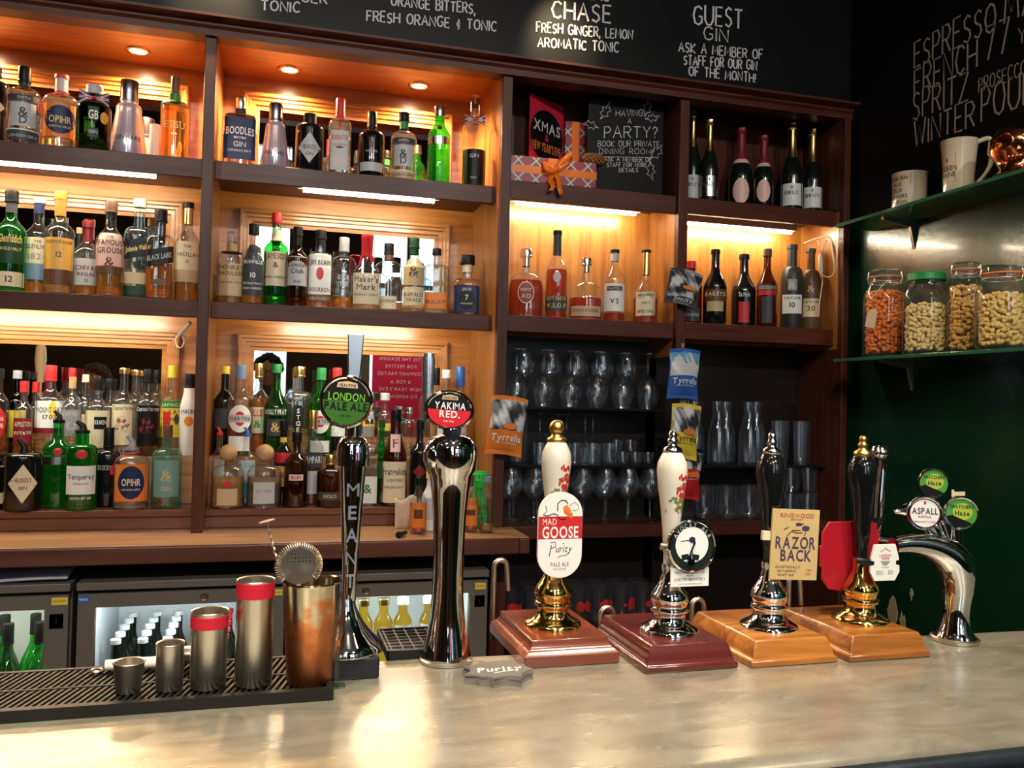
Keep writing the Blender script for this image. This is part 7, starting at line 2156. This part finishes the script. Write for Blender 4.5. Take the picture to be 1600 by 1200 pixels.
jar_glass = glass('jar_glass', (0.96, 0.98, 0.95), 1.6, haze=.03)
JX = 2.012
for (px, base, top, wpx, lid, fill, mat, nm, lab, slab, clip) in (
        (1381, 549, 424, 62, 'clearlid', .74, M('chilli_snack', (0.9, 0.2, 0.03), 0.4, noise=0.35, nscale=50), 'chilli_snacks', 'jar of red chilli snacks with a paper tag, leftmost on the glass shelf', 'orange red coated snacks filling the leftmost jar', 1),
        (1446, 546, 428, 68, 'green', .60, M('cashew', (0.9, 0.62, 0.28), 0.45, noise=0.25, nscale=60), 'cashew_nuts', 'jar of pale nuts with a green lid', 'pale nuts in the green lidded jar', 0),
        (1508, 543, 412, 56, 'clearlid', .72, M('roast_nut', (0.9, 0.45, 0.13), 0.45, noise=0.3, nscale=60), 'roasted_nuts', 'narrow clip top jar of roasted nuts between two wider jars', 'roasted nuts in the narrow clip top jar', 1),
        (1564, 540, 419, 74, 'orange', .66, M('honey_nut', (0.92, 0.54, 0.18), 0.45, noise=0.3, nscale=60), 'honey_nuts', 'wide jar of golden nuts with an orange seal, rightmost on the shelf', 'golden nuts in the rightmost wide jar', 1)):
    pass
    JAR = dict({1381: (2.4538, 2.0018, 0.1358), 1446: (2.2613, 1.9666, 0.1394), 1508: (2.1337, 1.9828, 0.1022), 1564: (1.9563, 1.9406, 0.1352)})
    y, zt, wj = JAR[px]
    xj = {1508: 2.045, 1564: 2.0}.get(px, JX)
    h = zt - ZD
    r = wj / 2
    t = thing('snack_jar', (xj, y, ZD + .0008), lab, 'jar', 'snack jars on the glass shelf', rz=-math.atan2(xj, y))
    nk = r * .74
    body = [(0, .002), (r * .9, 0), (r, .008), (r, h * .66), (r * .96, h * .74), (nk * 1.03, h * .82), (nk, h * .84), (nk, h * .92)]
    mk('glass_body', G().lathe(body, 32, 0, None, 2.3), jar_glass, t, smooth=50)
    if lid == 'green':
        mk('lid', G().lathe([(nk * 1.1, h * .905), (nk * 1.12, h * .91), (nk * 1.12, h * .985), (nk * 1.05, h), (0, h)], 32), M('green_lid', (0.02, 0.25, 0.06), 0.35), t)
    else:
        mk('lid', G().lathe([(nk * 1.1, h * .93), (nk * 1.12, h * .935), (nk * 1.12, h * .985), (nk * .9, h), (0, h * .995)], 32), jar_glass, t)
        mk('rubber_seal', G().lathe([(nk * 1.02, h * .905), (nk * 1.13, h * .91), (nk * 1.13, h * .928), (nk * 1.02, h * .932)], 32), P('orange') if lid == 'orange' else M('dull_pink_seal', (0.45, 0.18, 0.14), 0.5), t)
        g = G()
        for a0 in (-.5, PI + .5):
            c, s_ = math.cos(a0), math.sin(a0)
            g.tube([(nk * 1.14 * c, nk * 1.14 * s_, h * .97), (nk * 1.22 * c, nk * 1.22 * s_, h * .9), (nk * 1.1 * c, nk * 1.1 * s_, h * .83)], .0018, 6)
        g.tube([(nk * 1.04 * math.cos(q * PI / 16), nk * 1.04 * math.sin(q * PI / 16), h * .86) for q in range(33)], .0014, 6)
        mk('wire_clip', g, steel, t)
    if px == 1381:
        g = G().prism([(-.02, -.001), (.014, -.004), (.017, .05), (.008, .062), (-.006, .06), (-.016, .048)], -.001, 0)
        mk('paper_tag', g, M('tag_paper', (0.62, 0.48, 0.32), 0.7), t, loc=(-r * .62, -r * .86, h * .34), rot=(0, math.radians(8), math.radians(-28)))
        g = G().tube([(-r * .62, -r * .84, h * .66), (0, -nk * 1.05, h * .84), (nk * 1.05, 0, h * .86)], .0012, 6)
        mk('string', g, P('cream'), t)
    o = nuts(r * .88, .017, h * fill, px, mat, nm, slab, (xj, y, ZD + .0012))


def mug(name, px, label, x, y, zt, w, handle, lines, taper):
    h = zt - ZU
    r = w / 2
    t = thing(name, (x, y, ZU + .0008), label, 'jug' if handle else 'mug', rz=-math.atan2(x, y))
    cr = M('stoneware_cream', (0.62, 0.53, 0.38), 0.25, coat=0.4)
    pr = [(0, 0), (r * taper * .95, 0), (r * taper, .004), (r * (taper + (1 - taper) * .3), h * .5), (r, h - .003), (r * 1.02, h), (r * .93, h), (r * taper * .9, .008), (0, .008)]
    mk('body', G().lathe(pr, 36), cr, t, smooth=60)
    if handle:
        pts = smooth_path([Vector(q) for q in ((r * .95, 0, h * .96), (r * 1.5, .0, h * 1.0), (r * 1.72, 0, h * .82), (r * 1.5, 0, h * .42), (r * .85, 0, h * .14))])
        mk('handle', G().tube(pts, .0075, 10), cr, t, smooth=70)
    g = G()
    mp = lambda u, v: (radius_at(pr, v) * math.sin(u / r - .75), -radius_at(pr, v) * math.cos(u / r - .75) - .0005, v)
    for s_, hh_, v, c in lines:
        text(g, s_, hh_ * h, 0, v * h, lambda u, v_: (radius_at(pr[:6], v_) * math.sin(u / r - .75) , -radius_at(pr[:6], v_) * math.cos(u / r - .75) - .0006, v_), 0, 1, maxw=r * 1.25)
    if handle:
        for st in ([(-r * .6, h * .2), (-r * .6, h * .72), (r * .55, h * .74), (r * .55, h * .2), (-r * .6, h * .17)],):
            ribbon(g, st, .0012, lambda u, v_: (radius_at(pr[:6], v_) * math.sin(u / r - .75), -radius_at(pr[:6], v_) * math.cos(u / r - .75) - .0006, v_), 0)
        patch(g, 'o', 0, .008, h * .57, h * .65, lambda u, v_: (radius_at(pr[:6], v_) * math.sin(u / r - .75), -radius_at(pr[:6], v_) * math.cos(u / r - .75) - .0008, v_), 1)
    mk('printed_lettering', g, [P('slate'), P('red')], t, smooth=0)


mug('mug', 1422, 'small cream mug with print on the upper glass shelf', 2.02, 2.3523, 2.3093, 0.1104, False, (('ENGLISH', .1, .82, 0), ('ALE', .1, .66, 0), ('OLD', .1, .5, 0), ('BREWERS', .1, .34, 0), ('LONDON', .1, .18, 0)), .96)
mug('jug', 1495, 'tall cream jug with handle and QUEEN ANNE print', 2.0, 2.1209, 2.35, 0.1054, True, (('QUEEN', .09, .46, 0), ('ANNE', .09, .34, 0)), .8)
# copper skull shaped cup
cx_, cy_ = 1.998, 1.9019
sr_ = 0.0795
t = thing('copper_cup', (cx_, cy_, ZU + .0008), 'shiny copper skull shaped cup at the right end of the upper shelf', 'cup', rz=-math.atan2(cx_, cy_))
cop = M('bright_copper', (0.8, 0.3, 0.14), 0.12, 1.0)
hh = 2.318 - ZU
g = G()
g.lathe([(0, 0), (sr_ * .75, 0), (sr_ * .8, .006), (sr_ * .6, .02), (sr_ * .72, hh * .35), (sr_ * .98, hh * .55), (sr_ * .95, hh * .8), (sr_ * .72, hh), (sr_ * .68, hh), (sr_ * .85, hh * .75), (0, hh * .5)], 36)
mk('cup_body', g, cop, t, smooth=70)
for sg in (-1, 1):
    a = sg * .48
    g = G()
    T = Matrix.Rotation(a, 4, 'Z') @ Matrix.Translation((0, -sr_ * .93, hh * .68)) @ Matrix.Rotation(PI / 2, 4, 'X')
    g.lathe([(.0, -.004), (sr_ * .2, -.002), (sr_ * .26, .004), (sr_ * .31, .003), (sr_ * .33, -.004)], 20, 0, T)
    mk('eye_socket', g, cop, t, smooth=70)
g = G().prism([(-.006, 0), (.006, 0), (0, .014)], -sr_ * .9 - .004, -sr_ * .8)
mk('nose', g, cop, t, loc=(0, 0, hh * .46))
g = G()
for i in range(6):
    a = (i - 2.5) * .17
    g.ball((sr_ * .74 * math.sin(a), -sr_ * .74 * math.cos(a), hh * .34), .0055, 8, sz=1.5)
mk('teeth', g, cop, t)
# flaked paint patches low on the green wall
for k, (q, s_) in enumerate((((2.0985, 2.4973, 0.8285), 1.0), ((2.0985, 2.4468, 0.7973), .7), ((2.0985, 2.4068, 0.9086), .35))):
    rnd = random.Random(k)
    g = G()
    pts = [(math.cos(a) * .022 * s_ * rnd.uniform(.6, 1.3), math.sin(a) * .055 * s_ * rnd.uniform(.6, 1.3)) for a in [2 * PI * i / 16 for i in range(16)]]
    g.add([(0, a, b) for a, b in pts] + [(.003, a, b) for a, b in pts], [list(range(16)), list(range(31, 15, -1))] + [(i, 16 + i, 16 + (i + 1) % 16, (i + 1) % 16) for i in range(16)])
    tag(mk('bare_plaster', g, M('bare_plaster', (0.5, 0.38, 0.2), 0.8), loc=q), ('large', 'middle sized', 'tiny')[k] + ' patch of flaked paint on the green wall by the pumps', 'flaked paint')

# ================================================================== the room behind, seen in the mirrors
po = thing('poster', (1.36, -2.985, 1.45), 'red seasonal poster hanging in the pub window, seen in the mirror', 'poster')
g = G().add([(-.31, .002, -.5), (.31, .002, -.5), (.31, .002, .58), (-.31, .002, .58)], [(0, 1, 2, 3)])
mp = lambda u, v: (-u, .0036, v)
for s_, v in (("'TIS THE SEASON", .50), ('FOR FESTIVE', .42), ('COMPANY PARTIES', .34), ('& FOR A', .25), ("NEW YEAR'S EVE", .17), ('TO REMEMBER', .09), ('POP IN', -.08), ('TALK TO US', -.17)):
    text(g, s_, .035, 0, v, mp, 1, 0, maxw=.5, gap=.3)
pm, N, K, pb = principled('poster_red')
N.remove(pb)
df, tl, ms = N.new('ShaderNodeBsdfDiffuse'), N.new('ShaderNodeBsdfTranslucent'), N.new('ShaderNodeMixShader')
df.inputs[0].default_value = tl.inputs[0].default_value = (0.7, 0.03, 0.07, 1)
ms.inputs[0].default_value = 0.04
K.new(df.outputs[0], ms.inputs[1])
K.new(tl.outputs[0], ms.inputs[2])
K.new(ms.outputs[0], N['Material Output'].inputs['Surface'])
mk('printed_sheet', g, [pm, P('white')], po, smooth=0)
po2 = structure('trim_2', G().box(.93, 1.02, -3.0, -2.95, 0, 4.6), M('brown_pillar', (0.12, 0.08, 0.05), 0.5))
bulb = emitter('pendant_bulb', (1.0, 0.8, 0.5), 90)
for i, (x, y) in enumerate(((-1.6, .55), (-.55, .55), (.4, .55), (1.35, .55), (-1.2, -1.2), (.1, -1.3), (1.3, -1.2))):
    t = thing('pendant_lamp', (x, y, 3.42), ('first', 'second', 'third', 'fourth')[i] + ' lamp from the left hanging over the counter, out of view above' if i < 4 else ('first', 'second', 'third')[i - 4] + ' lamp from the left hanging over the room behind', 'lamp', 'hanging lamps')
    mk('shade', G().lathe([(.02, .14), (.03, .13), (.06, .06), (.075, 0), (.073, 0), (.057, .06), (.02, .125)], 28), brass, t)
    mk('bulb', G().ball((0, 0, .03), .028, 14), bulb, t)
    mk('flex', G().tube([(0, 0, .13), (0, 0, 1.18)], .004, 8), blackplastic, t)
# tall white handled tap on the counter, left of the frame, visible in the left mirror
t = thing('beer_font', (-1.14, 1.42, ZC), 'tall beer font with a white handle, only seen reflected in the left mirror', 'beer font')
mk('column', G().lathe([(0, 0), (.05, 0), (.05, .01), (.03, .03), (.026, .3), (.03, .36), (.02, .4), (0, .41)], 28), chrome, t, smooth=60)
mk('handle', G().lathe([(0, .40), (.013, .41), (.018, .5), (.028, .6), (.024, .66), (.012, .69), (0, .70)], 24), ceramic, t, smooth=60)
mk('finial', G().lathe([(.006, .69), (.01, .71), (.022, .745), (0, .75)], 16), P('darkred'), t)


def person(name, x, y, turn, height, jacket, hairc, label, holding=False, seated=0.0):
    """standing figure: one continuous skinned body with hair, glasses and jacket as children."""
    t = thing(name, (x, y, 0), label, 'person', rz=turn)
    s = height / 1.75
    J = {}
    V, E, Rr = [], [], []

    def jn(k, p, r, par=None):
        J[k] = len(V)
        V.append(tuple(c * s for c in p))
        Rr.append((r[0] * s, r[1] * s) if isinstance(r, tuple) else (r * s, r * s))
        if par:
            E.append((J[par], J[k]))
    jn('pelvis', (0, 0, .95), (.155, .115))
    jn('waist', (0, 0, 1.1), (.14, .10), 'pelvis')
    jn('chest', (0, .0, 1.3), (.165, .115), 'waist')
    jn('upper', (0, 0, 1.42), (.12, .09), 'chest')
    jn('neck', (0, .01, 1.5), .055, 'upper')
    jn('skull', (0, .02, 1.57), .06, 'neck')
    jn('head', (0, .025, 1.64), (.076, .092), 'skull')
    jn('crown', (0, .015, 1.71), (.062, .078), 'head')
    for sg, k in ((-1, 'l'), (1, 'r')):
        jn('sh' + k, (sg * .17, 0, 1.41), .062, 'upper')
        el = (sg * .25, .1, 1.2) if holding else (sg * .22, .0, 1.12)
        wr = (sg * .07, .26, 1.36) if holding else (sg * .24, .08, .88)
        jn('el' + k, el, .044, 'sh' + k)
        jn('wr' + k, wr, .03, 'el' + k)
        d = Vector(wr) - Vector(el)
        d.normalize()
        hd = Vector(wr) + d * .06
        jn('pl' + k, tuple(hd), (.038, .022), 'wr' + k)
        for fi in range(4):
            a = Vector((-(fi - 1.5) * .018 * sg if not holding else 0, 0, (fi - 1.5) * .018 if holding else 0))
            p1 = hd + d * .035 + a
            p2 = p1 + d * (.028 + .006 * (fi in (1, 2))) + (Vector((-sg * .02, .005, 0)) if holding else Vector((0, .012, 0)))
            jn('f%s%d' % (k, fi), tuple(p1), .0095, 'pl' + k)
            jn('g%s%d' % (k, fi), tuple(p2), .008, 'f%s%d' % (k, fi))
        tp = hd + (Vector((-sg * .03, .02, .03)) if holding else Vector((-sg * .01, .04, 0)))
        jn('t' + k, tuple(tp), .0105, 'pl' + k)
        jn('hip' + k, (sg * .1, 0, .88), .095, 'pelvis')
        jn('kn' + k, (sg * .11, .02, .5), .062, 'hip' + k)
        jn('an' + k, (sg * .115, -.02, .09), .042, 'kn' + k)
        jn('toe' + k, (sg * .125, .14, .035), (.042, .03), 'an' + k)
    me = bpy.data.meshes.new('body')
    me.from_pydata(V, E, [])
    o = bpy.data.objects.new('body', me)
    C.objects.link(o)
    o.parent = t
    me.materials.append(M('cloth_' + jacket, COL[jacket], 0.85))
    me.materials.append(M('skin', (0.45, 0.24, 0.16), 0.5))
    sk = o.modifiers.new('skin', 'SKIN')
    sk.use_smooth_shade = True
    for i, v in enumerate(me.skin_vertices[0].data):
        v.radius = Rr[i]
        v.use_root = (i == 0)
    o.modifiers.new('sub', 'SUBSURF').levels = 2
    o.modifiers['sub'].render_levels = 2
    hz = 1.66 * s
    g = G().ball((0, .025 * s, 1.645 * s), .087 * s, 20, sx=.9, sy=1.08, sz=1.28)
    g.ball((0, .118 * s, 1.625 * s), .014 * s, 10, sz=1.5)
    for sg in (-1, 1):
        g.ball((sg * .08 * s, .02 * s, 1.635 * s), .02 * s, 10, sx=.4, sz=1.5)
    mk('face', g, M('skin', (0.45, 0.24, 0.16), 0.5), t, smooth=80)
    rnd = random.Random(4)
    g = G()
    for i in range(120):
        a, b = rnd.uniform(0, 2 * PI), rnd.uniform(.05, 1.0)
        px_, py_, pz_ = math.cos(a) * math.sqrt(1 - b * b), math.sin(a) * math.sqrt(1 - b * b), b
        if py_ > .55 and pz_ < .6:
            continue
        g.ball((px_ * .088 * s, (.01 + py_ * .1) * s, (1.67 + pz_ * .1) * s), rnd.uniform(.018, .03) * s, 8)
    mk('hair', g, M('hair_' + hairc, COL[hairc] if hairc != 'dark' else (0.01, 0.008, 0.007), 0.8), t, smooth=80)
    g = G()
    for sg in (-1, 1):
        g.tube([((sg * .034 + .023 * math.cos(q * PI / 8)) * s, .122 * s, (1.655 + .018 * math.sin(q * PI / 8)) * s) for q in range(17)], .002 * s, 6)
        g.tube([(sg * .057 * s, .12 * s, 1.66 * s), (sg * .082 * s, .03 * s, 1.66 * s)], .0018 * s, 6)
    g.tube([(-.011 * s, .123 * s, 1.658 * s), (.011 * s, .123 * s, 1.658 * s)], .002 * s, 6)
    mk('spectacles', g, blackplastic, t)
    return t


person('person', -.02, -.42, 0.0, 1.80, 'slate', 'dark', 'person with dark curly hair and glasses raising a phone, seen in the middle mirror', True)
person('person', -1.18, -.25, .3, 1.68, 'navy', 'brown', 'person with brown hair waiting at the bar, seen in the left mirror', False)
t = thing('phone', (-.02, -.115, 1.405), 'black phone held up by the person with dark curly hair', 'phone')
mk('case', G().box(-.075, .075, -.004, .004, -.036, .036), blackplastic, t, bevel=.003)
mk('camera_bump', G().box(.045, .068, .004, .006, .008, .03), blackgloss, t)
